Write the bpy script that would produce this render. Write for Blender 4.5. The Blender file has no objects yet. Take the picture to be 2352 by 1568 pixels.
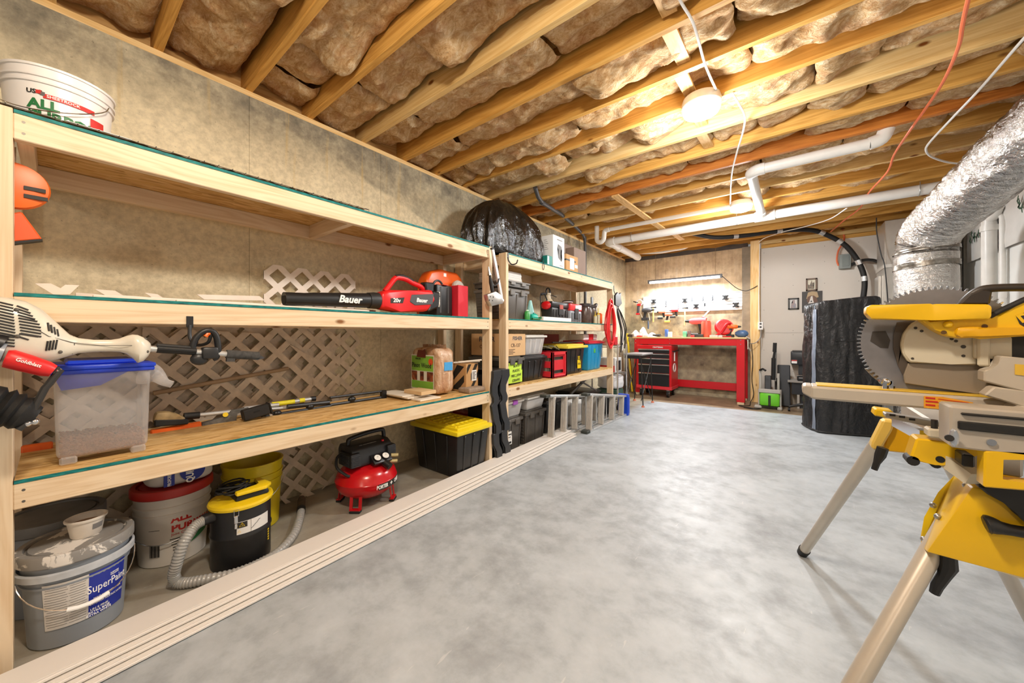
import bpy, bmesh, math, random
from mathutils import Vector, Matrix, Euler, noise
V = Vector
SC = bpy.context.scene
COL = SC.collection
R = math.radians
random.seed(7)

# ---------------------------------------------------------------- camera
FPX, HY, HCAM, YAW = 823.0, 767.0, 1.18, R(37.96)
cd = bpy.data.cameras.new('camera')
cam = bpy.data.objects.new('camera', cd)
COL.objects.link(cam)
cam.location = (0, 0, HCAM)
cam.rotation_euler = (R(90), 0, YAW)
cd.sensor_width = 36.0
cd.lens = 36.0 * FPX / 2352.0
cd.shift_y = -(784.0 - HY) / 2352.0
cd.clip_start = 0.02
SC.camera = cam

# ---------------------------------------------------------------- world, exposure, lamps
w = bpy.data.worlds.new('world')
SC.world = w
w.use_nodes = True
w.node_tree.nodes['Background'].inputs[0].default_value = (1.0, 0.93, 0.84, 1)
w.node_tree.nodes['Background'].inputs[1].default_value = 0.26
SC.view_settings.view_transform = 'Standard'
SC.view_settings.look = 'None'
SC.view_settings.exposure = -0.12
SC.view_settings.gamma = 1.0
SC.view_settings.use_curve_mapping = False
SC.cycles.max_bounces = 8
SC.cycles.diffuse_bounces = 4
SC.cycles.transparent_max_bounces = 12
SC.cycles.sample_clamp_indirect = 6.0

def lamp(name, typ, loc, power, col, size=0.2, rot=(0, 0, 0), sizey=None):
    d = bpy.data.lights.new(name, typ)
    d.energy = power
    d.color = col
    if typ == 'AREA':
        d.shape = 'RECTANGLE' if sizey else 'DISK'
        d.size = size
        if sizey:
            d.size_y = sizey
    else:
        d.shadow_soft_size = size
    o = bpy.data.objects.new(name, d)
    o.location = loc
    o.rotation_euler = rot
    COL.objects.link(o)
    return o
LAMPCOL, REARCOL = (0.95, 0.975, 0.99), (1.0, 0.90, 0.76)
# the room's round fixtures: two in view, two of the same row behind the camera
LAMP_X = -0.49
LAMP_Y = (0.25, 2.745, 5.19)
POW = {0.25: (56, 84, REARCOL), 2.745: (70, 62, LAMPCOL), 5.19: (96, 70, LAMPCOL)}
for y in LAMP_Y:
    down, up, colr = POW[y]
    lamp('fixture_light', 'SPOT', (LAMP_X, y, 2.64), down, colr, 0.09).data.spot_size = R(178)
    lamp('fixture_glow', 'POINT', (LAMP_X, y, 2.58), up, colr, 0.10)
lamp('far_fixture_light', 'POINT', (0.4, -1.8, 2.45), 48, REARCOL, 0.12)
lamp('shop_light_glow', 'AREA', (-1.64, 7.40, 2.185), 75, (0.93, 0.97, 1.0), 1.2, (R(-12), 0, 0), 0.05)

# ---------------------------------------------------------------- helpers
def at(u, v, X=None, Y=None, Z=None, d=None):
    """a point of the room from where it shows in the photograph and one known distance"""
    S, C = math.sin(YAW), math.cos(YAW)
    t, q = (u - 1176.0) / FPX, (HY - v) / FPX
    dx, dy = -S + C * t, C + S * t
    if X is not None: d = X / dx
    elif Y is not None: d = Y / dy
    elif Z is not None: d = (Z - HCAM) / q
    return V((dx * d, dy * d, HCAM + q * d))

def rgb(h):
    h = h.lstrip('#')
    c = [int(h[i:i + 2], 16) / 255 for i in (0, 2, 4)]
    return tuple((x / 12.92 if x <= 0.04045 else ((x + 0.055) / 1.055) ** 2.4) for x in c) + (1,)

class N:
    """a small node-tree writer"""
    def __init__(s, name):
        s.m = bpy.data.materials.new(name)
        s.m.use_nodes = True
        s.t = s.m.node_tree
        s.b = s.t.nodes['Principled BSDF']
        s.out = s.t.nodes['Material Output']
    def n(s, typ, **k):
        x = s.t.nodes.new(typ)
        for a, b in k.items():
            if a.startswith('i_'):
                x.inputs[a[2:].replace('_', ' ')].default_value = b
            else:
                setattr(x, a, b)
        return x
    def l(s, a, b):
        s.t.links.new(a, b)
    def coords(s, scale=(1, 1, 1), rand=True, kind='Object'):
        tc = s.n('ShaderNodeTexCoord')
        mp = s.n('ShaderNodeMapping')
        mp.inputs['Scale'].default_value = scale
        src = tc.outputs[kind]
        if rand:
            oi = s.n('ShaderNodeObjectInfo')
            ml = s.n('ShaderNodeMath', operation='MULTIPLY')
            ml.inputs[1].default_value = 23.7
            s.l(oi.outputs['Random'], ml.inputs[0])
            ad = s.n('ShaderNodeVectorMath', operation='ADD')
            s.l(src, ad.inputs[0]); s.l(ml.outputs[0], ad.inputs[1])
            src = ad.outputs[0]
        s.l(src, mp.inputs['Vector'])
        return mp.outputs[0]
    def noise(s, vec, scale, detail=5, rough=0.55, dist=0.0):
        x = s.n('ShaderNodeTexNoise')
        x.inputs['Scale'].default_value = scale
        x.inputs['Detail'].default_value = detail
        x.inputs['Roughness'].default_value = rough
        x.inputs['Distortion'].default_value = dist
        s.l(vec, x.inputs['Vector'])
        return x.outputs['Fac']
    def ramp(s, fac, stops):
        x = s.n('ShaderNodeValToRGB')
        e = x.color_ramp.elements
        while len(e) < len(stops): e.new(0.5)
        for k, (p, c) in enumerate(stops):
            e[k].position = p
            e[k].color = rgb(c) if isinstance(c, str) else (c, c, c, 1)
        s.l(fac, x.inputs[0])
        return x.outputs[0]
    def mix(s, fac, a, b, mode='MIX'):
        x = s.n('ShaderNodeMix', data_type='RGBA', blend_type=mode)
        for sock, val in ((x.inputs[0], fac), (x.inputs[6], a), (x.inputs[7], b)):
            if isinstance(val, str): sock.default_value = rgb(val)
            elif isinstance(val, (int, float)): sock.default_value = val
            elif isinstance(val, tuple): sock.default_value = val
            else: s.l(val, sock)
        return x.outputs[2]
    def math(s, op, a, b=0.0):
        x = s.n('ShaderNodeMath', operation=op)
        for k, val in enumerate((a, b)):
            if isinstance(val, (int, float)): x.inputs[k].default_value = val
            else: s.l(val, x.inputs[k])
        return x.outputs[0]
    def bump(s, h, strength=0.3, dist=0.01):
        x = s.n('ShaderNodeBump')
        x.inputs['Strength'].default_value = strength
        x.inputs['Distance'].default_value = dist
        s.l(h, x.inputs['Height'])
        s.l(x.outputs[0], s.b.inputs['Normal'])
    def col(s, c):
        if isinstance(c, str): s.b.inputs['Base Color'].default_value = rgb(c)
        else: s.l(c, s.b.inputs['Base Color'])
    def pbr(s, rough=0.5, metal=0.0, spec=0.5, **k):
        s.b.inputs['Roughness'].default_value = rough
        s.b.inputs['Metallic'].default_value = metal
        s.b.inputs['Specular IOR Level'].default_value = spec
        for a, b in k.items():
            s.b.inputs[a.replace('_', ' ')].default_value = b
        return s.m

MATS = {}
def plastic(hexc, rough=0.45, metal=0.0, var=0.10, scale=9.0, bump=0.0, bscale=120, spec=0.5, key=None, **k):
    """plain coloured surface with slight wear in its colour"""
    kk = key or (hexc, rough, metal, var, scale, bump, bscale, spec, tuple(k.items()))
    if kk in MATS: return MATS[kk]
    s = N('paint_' + hexc.strip('#'))
    c = s.coords()
    f = s.noise(c, scale, 4)
    g = s.ramp(f, [(0.3, 1.0 - var), (0.7, 1.0)])
    s.col(s.mix(1.0, hexc, g, 'MULTIPLY'))
    if bump:
        s.bump(s.noise(c, bscale, 3), bump, 0.004)
    MATS[kk] = s.pbr(rough, metal, spec, **k)
    return MATS[kk]

def wood(axis, light, dark, knot='#7a4a22', key=None, rough=0.6, ring=1.0, spec=0.3):
    kk = ('wood', axis, light, dark, ring)
    if kk in MATS: return MATS[kk]
    s = N('wood_' + axis)
    i = 'xyz'.index(axis)
    def sc(a, b): return tuple(a if j == i else b for j in range(3))
    c0 = s.coords(sc(0.7, 9.0))
    g = s.noise(c0, 1.0, 3, 0.5, 0.35)
    rings = s.math('FRACT', s.math('MULTIPLY', g, 9.0))
    rings = s.math('ABSOLUTE', s.math('SUBTRACT', rings, 0.5))
    fine = s.noise(s.coords(sc(3, 190)), 1.0, 3, 0.6)
    broad = s.noise(s.coords(sc(0.8, 3)), 1.0, 2)
    f = s.math('ADD', s.math('MULTIPLY', rings, 0.75 * ring), s.math('MULTIPLY', fine, 0.6))
    base = s.ramp(f, [(0.15, dark), (0.62, light)])
    base = s.mix(s.math('MULTIPLY', broad, 0.25), base, dark)
    vo = s.n('ShaderNodeTexVoronoi')
    vo.inputs['Scale'].default_value = 1.0
    s.l(s.coords(sc(2.6, 5.5)), vo.inputs['Vector'])
    kf = s.ramp(vo.outputs['Distance'], [(0.05, 1.0), (0.10, 0.0)])
    base = s.mix(kf, base, knot)
    s.col(base)
    s.bump(fine, 0.12, 0.002)
    MATS[kk] = s.pbr(rough, 0, spec)
    return MATS[kk]

class MB:
    """collects shapes; build() links them as ONE mesh object"""
    def __init__(s):
        s.bm = bmesh.new()
    def _fin(s, verts, m, Mx=None):
        if Mx is not None:
            bmesh.ops.transform(s.bm, matrix=Mx, verts=verts)
        for f in {f for v in verts for f in v.link_faces}:
            f.material_index = m
    def _bev(s, verts, bev, seg=1):
        es = list({e for v in verts for e in v.link_edges})
        bmesh.ops.bevel(s.bm, geom=es, offset=bev, segments=seg, affect='EDGES', profile=0.5, clamp_overlap=True)
    def _new(s, fn):
        b = s.bm
        n0 = len(b.verts)
        fn()
        b.verts.ensure_lookup_table()
        return b.verts[n0:]
    def hexa(s, p, bev=0, m=0, seg=1):
        """8 corners: bottom loop then top loop"""
        t = bmesh.new()
        vs = [t.verts.new(q) for q in p]
        for f in ((3, 2, 1, 0), (4, 5, 6, 7), (0, 1, 5, 4), (1, 2, 6, 5), (2, 3, 7, 6), (3, 0, 4, 7)):
            t.faces.new([vs[i] for i in f])
        if bev:
            bmesh.ops.bevel(t, geom=t.edges[:], offset=bev, segments=seg, affect='EDGES', profile=0.5, clamp_overlap=True)
        s.merge(t, m)
        return s
    def merge(s, t, m=0, Mx=None):
        bmesh.ops.recalc_face_normals(t, faces=t.faces[:])
        d = {}
        for v in t.verts:
            d[v] = s.bm.verts.new(Mx @ v.co if Mx is not None else v.co)
        for f in t.faces:
            try:
                nf = s.bm.faces.new([d[v] for v in f.verts])
                nf.material_index = m if m is not None else f.material_index
            except ValueError:
                pass
        t.free()
    def box(s, x0, x1, y0, y1, z0, z1, bev=0, m=0, seg=1, Mx=None):
        p = [V(q) for q in ((x0, y0, z0), (x1, y0, z0), (x1, y1, z0), (x0, y1, z0), (x0, y0, z1), (x1, y0, z1), (x1, y1, z1), (x0, y1, z1))]
        if Mx is not None: p = [Mx @ q for q in p]
        return s.hexa(p, bev, m, seg)
    def taper(s, c, b, t, h, bev=0, m=0, seg=2):
        """tub: bottom half sizes b, top half sizes t, height h, from c upwards"""
        x, y, z = c
        p = [(x + i * b[0], y + j * b[1], z) for i, j in ((-1, -1), (1, -1), (1, 1), (-1, 1))]
        p += [(x + i * t[0], y + j * t[1], z + h) for i, j in ((-1, -1), (1, -1), (1, 1), (-1, 1))]
        return s.hexa([V(q) for q in p], bev, m, seg)
    def bar(s, p0, p1, wd, hd, up=(0, 0, 1), bev=0, m=0):
        p0, p1 = V(p0), V(p1)
        d = (p1 - p0).normalized()
        sd = d.cross(V(up))
        if sd.length < 1e-5: sd = d.cross(V((1, 0, 0)))
        sd.normalize()
        u = sd.cross(d)
        a, b = sd * wd / 2, u * hd / 2
        return s.hexa([p0 - a - b, p0 + a - b, p1 + a - b, p1 - a - b, p0 - a + b, p0 + a + b, p1 + a + b, p1 - a + b], bev, m)
    def ring_surface(s, rings, m=0, caps=True, closed=False):
        b = s.bm
        vr = [[b.verts.new(p) for p in r] for r in rings]
        n = len(vr[0])
        for k in range(len(vr) - (0 if closed else 1)):
            A, B = vr[k], vr[(k + 1) % len(vr)]
            for j in range(n):
                f = b.faces.new((A[j], A[(j + 1) % n], B[(j + 1) % n], B[j]))
                f.material_index = m
        if caps and not closed:
            b.faces.new(vr[0][::-1]).material_index = m
            b.faces.new(vr[-1]).material_index = m
        return s
    def tube(s, pts, r, n=8, m=0, closed=False, caps=True):
        pts = [V(p) for p in pts]
        k = len(pts)
        rings, prev = [], None
        for i, p in enumerate(pts):
            a = pts[(i - 1) % k] if (closed or i > 0) else p
            c = pts[(i + 1) % k] if (closed or i < k - 1) else p
            d = (c - a).normalized()
            if prev is None:
                u = d.orthogonal().normalized()
            else:
                u = (prev - d * prev.dot(d)).normalized()
            prev = u
            q = d.cross(u)
            rr = r[i] if isinstance(r, (list, tuple)) else r
            rings.append([p + (u * math.cos(2 * math.pi * j / n) + q * math.sin(2 * math.pi * j / n)) * rr for j in range(n)])
        return s.ring_surface(rings, m, caps, closed)
    def cyl(s, p0, p1, r0, r1=None, n=20, m=0, caps=True):
        return s.tube([p0, p1], [r0, r0 if r1 is None else r1], n, m, caps=caps)
    def lathe(s, prof, c=(0, 0, 0), n=36, m=0, Mx=None, a0=0.0, a1=360.0):
        full = abs(a1 - a0) >= 359.9
        k = n if full else n + 1
        c = V(c)
        rings = []
        for r, z in prof:
            ring = []
            for j in range(k):
                a = R(a0 + (a1 - a0) * j / n)
                p = V((r * math.cos(a), r * math.sin(a), z))
                ring.append((Mx @ p if Mx is not None else p) + c)
            rings.append(ring)
        b = s.bm
        vr = [[b.verts.new(p) for p in r] for r in rings]
        for i in range(len(vr) - 1):
            for j in range(n if full else n):
                j2 = (j + 1) % k
                A, B = vr[i], vr[i + 1]
                q = [A[j], A[j2], B[j2], B[j]]
                if prof[i][0] < 1e-6: q = [A[0], B[j2], B[j]]
                elif prof[i + 1][0] < 1e-6: q = [A[j], A[j2], B[0]]
                try: b.faces.new(q).material_index = m
                except ValueError: pass
        loose = [v for r in vr for v in r if not v.link_faces]
        if loose: bmesh.ops.delete(b, geom=loose, context='VERTS')
        return s
    def prism(s, poly, h0, h1, plane='xy', m=0, bev=0, Mx=None, seg=1):
        t = bmesh.new()
        def mk(p, h):
            a, b = p
            return {'xy': V((a, b, h)), 'xz': V((a, h, b)), 'yz': V((h, a, b))}[plane]
        lo = [t.verts.new(mk(p, h0)) for p in poly]
        hi = [t.verts.new(mk(p, h1)) for p in poly]
        n = len(poly)
        t.faces.new(lo[::-1]); t.faces.new(hi)
        for i in range(n):
            t.faces.new((lo[i], lo[(i + 1) % n], hi[(i + 1) % n], hi[i]))
        if bev:
            bmesh.ops.bevel(t, geom=t.edges[:], offset=bev, segments=seg, affect='EDGES', profile=0.5, clamp_overlap=True)
        bmesh.ops.triangulate(t, faces=[f for f in t.faces if len(f.verts) > 4])
        s.merge(t, m, Mx)
        return s
    def sph(s, c, r, n=16, m=0, Mx=None):
        if isinstance(r, (int, float)): r = (r, r, r)
        t = bmesh.new()
        bmesh.ops.create_uvsphere(t, u_segments=n, v_segments=max(6, n // 2), radius=1)
        X = Matrix.Translation(V(c)) @ (Mx if Mx is not None else Matrix()) @ Matrix.Diagonal((r[0], r[1], r[2], 1))
        s.merge(t, m, X)
        return s
    def grid(s, fn, nu, nv, m=0):
        b = s.bm
        g = [[b.verts.new(fn(i / nu, j / nv)) for j in range(nv + 1)] for i in range(nu + 1)]
        for i in range(nu):
            for j in range(nv):
                b.faces.new((g[i][j], g[i + 1][j], g[i + 1][j + 1], g[i][j + 1])).material_index = m
        return s
    def text(s, txt, size, Mx, m=0, depth=0.0006, bold=0.0, shear=0.0, align='CENTER', wrap=None, sx=1.0, space=1.0, sub=0):
        """lettering in the local xy plane, centred on the origin, then Mx (or wrap(p) -> point)"""
        c = bpy.data.curves.new('t', 'FONT')
        c.body = txt; c.size = size; c.align_x = align; c.align_y = 'CENTER'
        c.extrude = depth; c.offset = bold * size; c.shear = shear; c.space_character = space
        c.resolution_u = 2
        o = bpy.data.objects.new('t', c)
        COL.objects.link(o)
        me = bpy.data.meshes.new_from_object(o.evaluated_get(bpy.context.evaluated_depsgraph_get()))
        t = bmesh.new(); t.from_mesh(me)
        bpy.data.objects.remove(o); bpy.data.curves.remove(c); bpy.data.meshes.remove(me)
        if wrap:
            for _ in range(sub):
                bmesh.ops.subdivide_edges(t, edges=[e for e in t.edges if e.calc_length() > size * 0.3], cuts=1)
        for v in t.verts:
            v.co.x *= sx
            if wrap: v.co = wrap(v.co)
        s.merge(t, m, Mx)
        return s
    def build(s, name, mats, parent=None, loc=None, smooth=35, world=False, split=True):
        if split and name in SPLIT:
            todo = set(s.bm.verts)
            isl = []
            while todo:
                st = [todo.pop()]; comp = set(st)
                while st:
                    for e in st.pop().link_edges:
                        for v in e.verts:
                            if v in todo: todo.discard(v); comp.add(v); st.append(v)
                isl.append(comp)
            if len(isl) > 1:
                isl.sort(key=lambda c: min(tuple(v.co) for v in c))
                for comp in isl:
                    o2 = MB()
                    mp = {v: o2.bm.verts.new(v.co) for v in comp}
                    for f in {f for v in comp for f in v.link_faces}:
                        o2.bm.faces.new([mp[v] for v in f.verts]).material_index = f.material_index
                    o = o2.build(name, mats, parent, loc, smooth, world, False)
                s.bm.free()
                return o
        me = bpy.data.meshes.new(name)
        if world and parent is not None:
            Mi = TM[parent.name].inverted()
            bmesh.ops.transform(s.bm, matrix=Mi, verts=s.bm.verts[:])
        s.bm.normal_update()
        s.bm.to_mesh(me); s.bm.free()
        for m in (mats if isinstance(mats, (list, tuple)) else [mats]): me.materials.append(m)
        if smooth:
            me.polygons.foreach_set('use_smooth', [True] * len(me.polygons))
            me.set_sharp_from_angle(angle=R(smooth))
        o = bpy.data.objects.new(name, me)
        COL.objects.link(o)
        if name.endswith(('_lettering', '_print')): o['kind'] = 'stuff'
        if loc is not None: o.location = loc
        if parent is not None: o.parent = parent
        return o

TM = {}
SPLIT = {'handle_tube', 'shaft', 'joint_knob', 'latch', 'socket', 'foot', 'pole_tube', 'bright_bolt', 'side_rail', 'chrome_tip', 'yellow_sleeve', 'red_corner', 'label_stripe', 'brass_coupler'}
def thing(name, label, cat, loc=(0, 0, 0), rz=0.0, group=None, rx=0.0, ry=0.0):
    o = bpy.data.objects.new(name, None)
    o.empty_display_size = 0.05
    COL.objects.link(o)
    o.location = loc
    o.rotation_euler = (R(rx), R(ry), R(rz))
    TM[o.name] = Matrix.Translation(V(loc)) @ Euler((R(rx), R(ry), R(rz))).to_matrix().to_4x4()
    o['label'] = label; o['category'] = cat
    if group: o['group'] = group
    return o
def single(mb, name, mats, label, cat, group=None, smooth=35, rz=None, kind=None):
    """a thing that is one mesh, drawn at its place: its origin goes to the middle of its base"""
    vs = mb.bm.verts[:]
    lo = V([min(v.co[i] for v in vs) for i in range(3)]); hi = V([max(v.co[i] for v in vs) for i in range(3)])
    b = V(((lo.x + hi.x) / 2, (lo.y + hi.y) / 2, lo.z))
    bmesh.ops.translate(mb.bm, vec=-b, verts=vs)
    o = mb.build(name, mats, loc=b, smooth=smooth)
    o['label'] = label; o['category'] = cat
    if group: o['group'] = group
    if kind: o['kind'] = kind
    return o
def struct(o):
    o['kind'] = 'structure'
    return o
def dup(root, loc=None, rz=None, label=None, group=None, scale=None):
    c = root.copy(); COL.objects.link(c)
    if loc is not None: c.location = loc
    if rz is not None: c.rotation_euler[2] = R(rz)
    if scale is not None: c.scale = scale
    if label: c['label'] = label
    if group: c['group'] = group
    for ch in list(root.children):
        k = ch.copy(); COL.objects.link(k); k.parent = c
        for g in list(ch.children):
            q = g.copy(); COL.objects.link(q); q.parent = k
    return c
def arc(c, r, a0, a1, n, plane='xz'):
    out = []
    for i in range(n + 1):
        a = R(a0 + (a1 - a0) * i / n)
        p, q = r * math.cos(a), r * math.sin(a)
        out.append(V(c) + {'xz': V((p, 0, q)), 'xy': V((p, q, 0)), 'yz': V((0, p, q))}[plane])
    return out
def spline(pts, k=6):
    """Catmull-Rom through pts"""
    pts = [V(p) for p in pts]
    P = [pts[0] * 2 - pts[1]] + pts + [pts[-1] * 2 - pts[-2]]
    out = []
    for i in range(1, len(P) - 2):
        a, b, c, d = P[i - 1:i + 3]
        for j in range(k):
            t = j / k
            out.append(0.5 * (2 * b + (c - a) * t + (2 * a - 5 * b + 4 * c - d) * t * t + (3 * b - a - 3 * c + d) * t ** 3))
    return out + [pts[-1]]
def wrapz(cx, cy, r, az, zc, lean=0.0):
    """maps flat lettering onto the outside of a round tub (z up) at azimuth az"""
    def f(p):
        a = R(az) + p.x / r
        rr = r + p.z + 0.0008 + lean * p.y
        return V((cx + rr * math.cos(a), cy + rr * math.sin(a), zc + p.y))
    return f
def decal_wrap(mb, cx, cy, r, az, zc, wd, ht, m=0, off=0.0006, lean=0.0, n=10, cut=None):
    """a thin printed patch curved round a tub"""
    f = wrapz(cx, cy, r, az, zc, lean)
    mb.grid(lambda u, v: f(V(((u - 0.5) * wd, (v - 0.5) * ht, off))), n, 2, m)
# ---------------------------------------------------------------- wood and concrete
PINE = {a: wood(a, '#e6d0b0', '#d2b38c', '#86582f') for a in 'xyz'}
JOIST = wood('x', '#e4b05e', '#be873a', '#7a4414', ring=0.8, spec=0.25)
JOISTY = wood('y', '#e8c084', '#c4904c', '#7a4414')
JOISTZ = wood('z', '#f2d098', '#dfae66', '#8a5628')
JOIST_ORANGE = wood('x', '#d8893a', '#a95c1c', '#5a3010', ring=0.7)
JOIST_PALE = wood('x', '#e9ca8e', '#cda25e', '#7a4414', ring=0.7)

def m_osb():
    s = N('strand_board')
    a = s.n('ShaderNodeTexVoronoi', feature='F1'); a.inputs['Scale'].default_value = 1.0
    s.l(s.coords((60, 14, 40)), a.inputs['Vector'])
    c = s.ramp(a.outputs['Color'], [(0.1, '#a87c40'), (0.45, '#d2a765'), (0.8, '#e3c088'), (1.0, '#bb8c4c')])
    s.col(s.mix(0.3, c, s.ramp(s.noise(s.coords((90, 9, 90)), 1.0, 4), [(0.35, '#a87a3e'), (0.65, '#e8c890')])))
    return s.pbr(0.75, 0, 0.2)
OSB = m_osb()
def m_teal():
    s = N('teal_board_edge')
    s.col(s.ramp(s.noise(s.coords((90, 30, 160)), 1.0, 4), [(0.3, '#0c4c4e'), (0.5, '#12706e'), (0.7, '#2a8c86')]))
    return s.pbr(0.6, 0, 0.3)
TEAL = m_teal()

def m_wall_left():
    s = N('poured_concrete')
    c = s.coords(rand=False)
    big = s.noise(c, 1.3, 6, 0.62)
    base = s.ramp(big, [(0.28, '#9c917b'), (0.42, '#c0b293'), (0.56, '#d6c9a8'), (0.72, '#e2d5b4')])
    fine = s.noise(c, 26, 5, 0.7)
    base = s.mix(0.55, base, s.ramp(fine, [(0.30, '#a0957f'), (0.62, '#e0d3b4')]), 'MIX')
    # dark stained upper band under an old pour line that falls along the wall
    sep = s.n('ShaderNodeSeparateXYZ'); s.l(c, sep.inputs[0])
    y, z = sep.outputs[1], sep.outputs[2]
    wob = s.noise(c, 2.2, 5, 0.6)
    line = s.math('ADD', s.math('MULTIPLY', y, -0.31), s.math('ADD', 2.905, s.math('MULTIPLY', wob, 0.16)))
    over = s.math('SUBTRACT', z, line)
    dark = s.ramp(over, [(0.0, 0.0), (0.03, 0.75), (0.30, 0.45), (1.0, 0.2)])
    pat = s.ramp(s.noise(c, 4.5, 6, 0.7), [(0.35, 1.0), (0.62, 0.25)])
    base = s.mix(s.math('MULTIPLY', s.math('MULTIPLY', dark, pat), 0.85), base, '#6b665c')
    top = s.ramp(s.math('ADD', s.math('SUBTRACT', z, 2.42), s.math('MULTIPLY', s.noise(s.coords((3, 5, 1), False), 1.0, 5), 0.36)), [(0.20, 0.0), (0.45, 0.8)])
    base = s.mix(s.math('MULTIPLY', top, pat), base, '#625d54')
    drip = s.ramp(s.noise(s.coords((1, 16, 0.7), False), 1.0, 4, 0.6), [(0.60, 0.0), (0.70, 1.0)])
    dz = s.ramp(z, [(0.0, 0.0), (0.2, 0.0), (1.0, 0.0)])
    dripz = s.math('MULTIPLY', drip, s.ramp(s.math('SUBTRACT', z, 1.9), [(0.0, 0.0), (0.5, 0.9)]))
    base = s.mix(s.math('MULTIPLY', dripz, 0.5), base, '#c9a866')
    spots = s.ramp(s.noise(c, 60, 3, 0.6), [(0.66, 0.0), (0.74, 1.0)])
    base = s.mix(s.math('MULTIPLY', spots, 0.5), base, '#4c463c')
    s.col(base)
    s.bump(s.math('ADD', fine, s.noise(c, 110, 3)), 0.25, 0.004)
    return s.pbr(0.85, 0, 0.25)
CONC_L = m_wall_left()
def m_wall_back():
    s = N('stained_concrete')
    c = s.coords(rand=False)
    sep = s.n('ShaderNodeSeparateXYZ'); s.l(c, sep.inputs[0])
    z = sep.outputs[2]
    st = s.noise(s.coords((8, 1, 0.9), False), 1.0, 6, 0.7, 0.5)
    st2 = s.noise(s.coords((30, 1, 1.2), False), 1.0, 4, 0.6)
    f = s.math('ADD', s.math('MULTIPLY', st, 0.7), s.math('MULTIPLY', st2, 0.3))
    up = s.ramp(f, [(0.30, '#8f7d6a'), (0.46, '#b79a78'), (0.56, '#c9ad8a'), (0.70, '#d4c2a8')])
    up = s.mix(0.45, up, s.ramp(s.noise(c, 7, 6, 0.7), [(0.35, '#8d7c68'), (0.6, '#d2bb98')]))
    mott = s.noise(c, 5.5, 6, 0.65)
    lo = s.ramp(mott, [(0.3, '#6f675a'), (0.45, '#9b8f78'), (0.7, '#c3b594')])
    k = s.ramp(s.math('ADD', s.math('MULTIPLY', s.math('SUBTRACT', z, 1.55), 1.1), s.math('MULTIPLY', s.math('SUBTRACT', st, 0.5), 1.6)), [(0.0, 0.0), (0.5, 1.0)])
    s.col(s.mix(k, lo, up))
    s.bump(s.noise(c, 60, 4), 0.2, 0.004)
    return s.pbr(0.85, 0, 0.25)
CONC_B = m_wall_back()
def m_floor():
    s = N('slab_concrete')
    c = s.coords(rand=False)
    sep = s.n('ShaderNodeSeparateXYZ'); s.l(c, sep.inputs[0])
    x, y = sep.outputs[0], sep.outputs[1]
    a = s.noise(c, 2.1, 7, 0.62, 0.3)
    b = s.noise(c, 9.0, 6, 0.65)
    f = s.math('ADD', s.math('MULTIPLY', a, 0.6), s.math('MULTIPLY', b, 0.4))
    base = s.ramp(f, [(0.33, '#82878b'), (0.44, '#9ba1a6'), (0.52, '#aeb5ba'), (0.66, '#bec4c9')])
    swirl = s.noise(s.coords((3, 4, 1), False), 1.0, 6, 0.6, 0.8)
    base = s.mix(0.18, base, s.ramp(swirl, [(0.35, '#8f8d88'), (0.65, '#c4c8cb')]))
    # dirtier bare strip beyond the coating's edge by the end wall
    edge = s.math('SUBTRACT', y, s.math('ADD', 6.645, s.math('MULTIPLY', x, 0.085)))
    k = s.ramp(edge, [(0.0, 0.0), (0.012, 1.0)])
    brown = s.ramp(s.noise(c, 5, 5), [(0.3, '#7d6a55'), (0.7, '#a08b70')])
    base = s.mix(k, base, brown)
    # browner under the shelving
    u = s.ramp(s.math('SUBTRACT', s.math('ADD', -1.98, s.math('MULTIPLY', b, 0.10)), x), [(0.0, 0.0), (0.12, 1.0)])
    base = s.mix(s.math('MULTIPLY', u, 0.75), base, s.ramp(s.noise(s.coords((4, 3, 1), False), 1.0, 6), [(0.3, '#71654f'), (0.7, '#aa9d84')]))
    sc = s.ramp(s.noise(s.coords((30, 5, 1), False), 1.0, 2, 0.5, 2.0), [(0.72, 0.0), (0.76, 1.0)])
    base = s.mix(s.math('MULTIPLY', sc, 0.35), base, '#d8d6d2')
    s.col(base)
    rr = s.ramp(b, [(0.3, 0.50), (0.7, 0.36)])
    s.l(rr, s.b.inputs['Roughness'])
    s.bump(s.noise(c, 40, 4), 0.05, 0.003)
    m = s.pbr(0.45, 0, 0.45)
    return m
FLOORM = m_floor()
def m_batt():
    s = N('glass_fibre_wool')
    c = s.coords()
    wv = s.noise(s.coords((8, 14, 12)), 1.0, 7, 0.72, 1.6)
    fi = s.noise(s.coords((40, 55, 40)), 1.0, 5, 0.7, 1.2)
    f = s.math('ADD', s.math('MULTIPLY', wv, 0.65), s.math('MULTIPLY', fi, 0.35))
    base = s.ramp(f, [(0.28, '#94693a'), (0.41, '#bd9260'), (0.51, '#d6b284'), (0.62, '#ecd6b0'), (0.70, '#f6ead2')])
    base = s.mix(s.ramp(s.noise(c, 7, 4, 0.6), [(0.5, 0.0), (0.75, 0.55)]), base, '#b98263')
    s.col(base)
    s.bump(f, 0.9, 0.03)
    return s.pbr(0.95, 0, 0.1)
BATT = m_batt()
def m_drywall(h='#dcd3c8'):
    s = N('painted_board')
    c = s.coords(rand=False)
    s.col(s.mix(1.0, h, s.ramp(s.noise(c, 1.1, 4), [(0.3, 0.93), (0.7, 1.0)]), 'MULTIPLY'))
    s.bump(s.noise(c, 160, 2), 0.05, 0.002)
    return s.pbr(0.75, 0, 0.3)
DRYW = m_drywall()
WHITEW = m_drywall('#e9e8e4')
TARRED = plastic('#57504b', 0.9, var=0.35, scale=6, bump=0.4, bscale=40)

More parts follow.
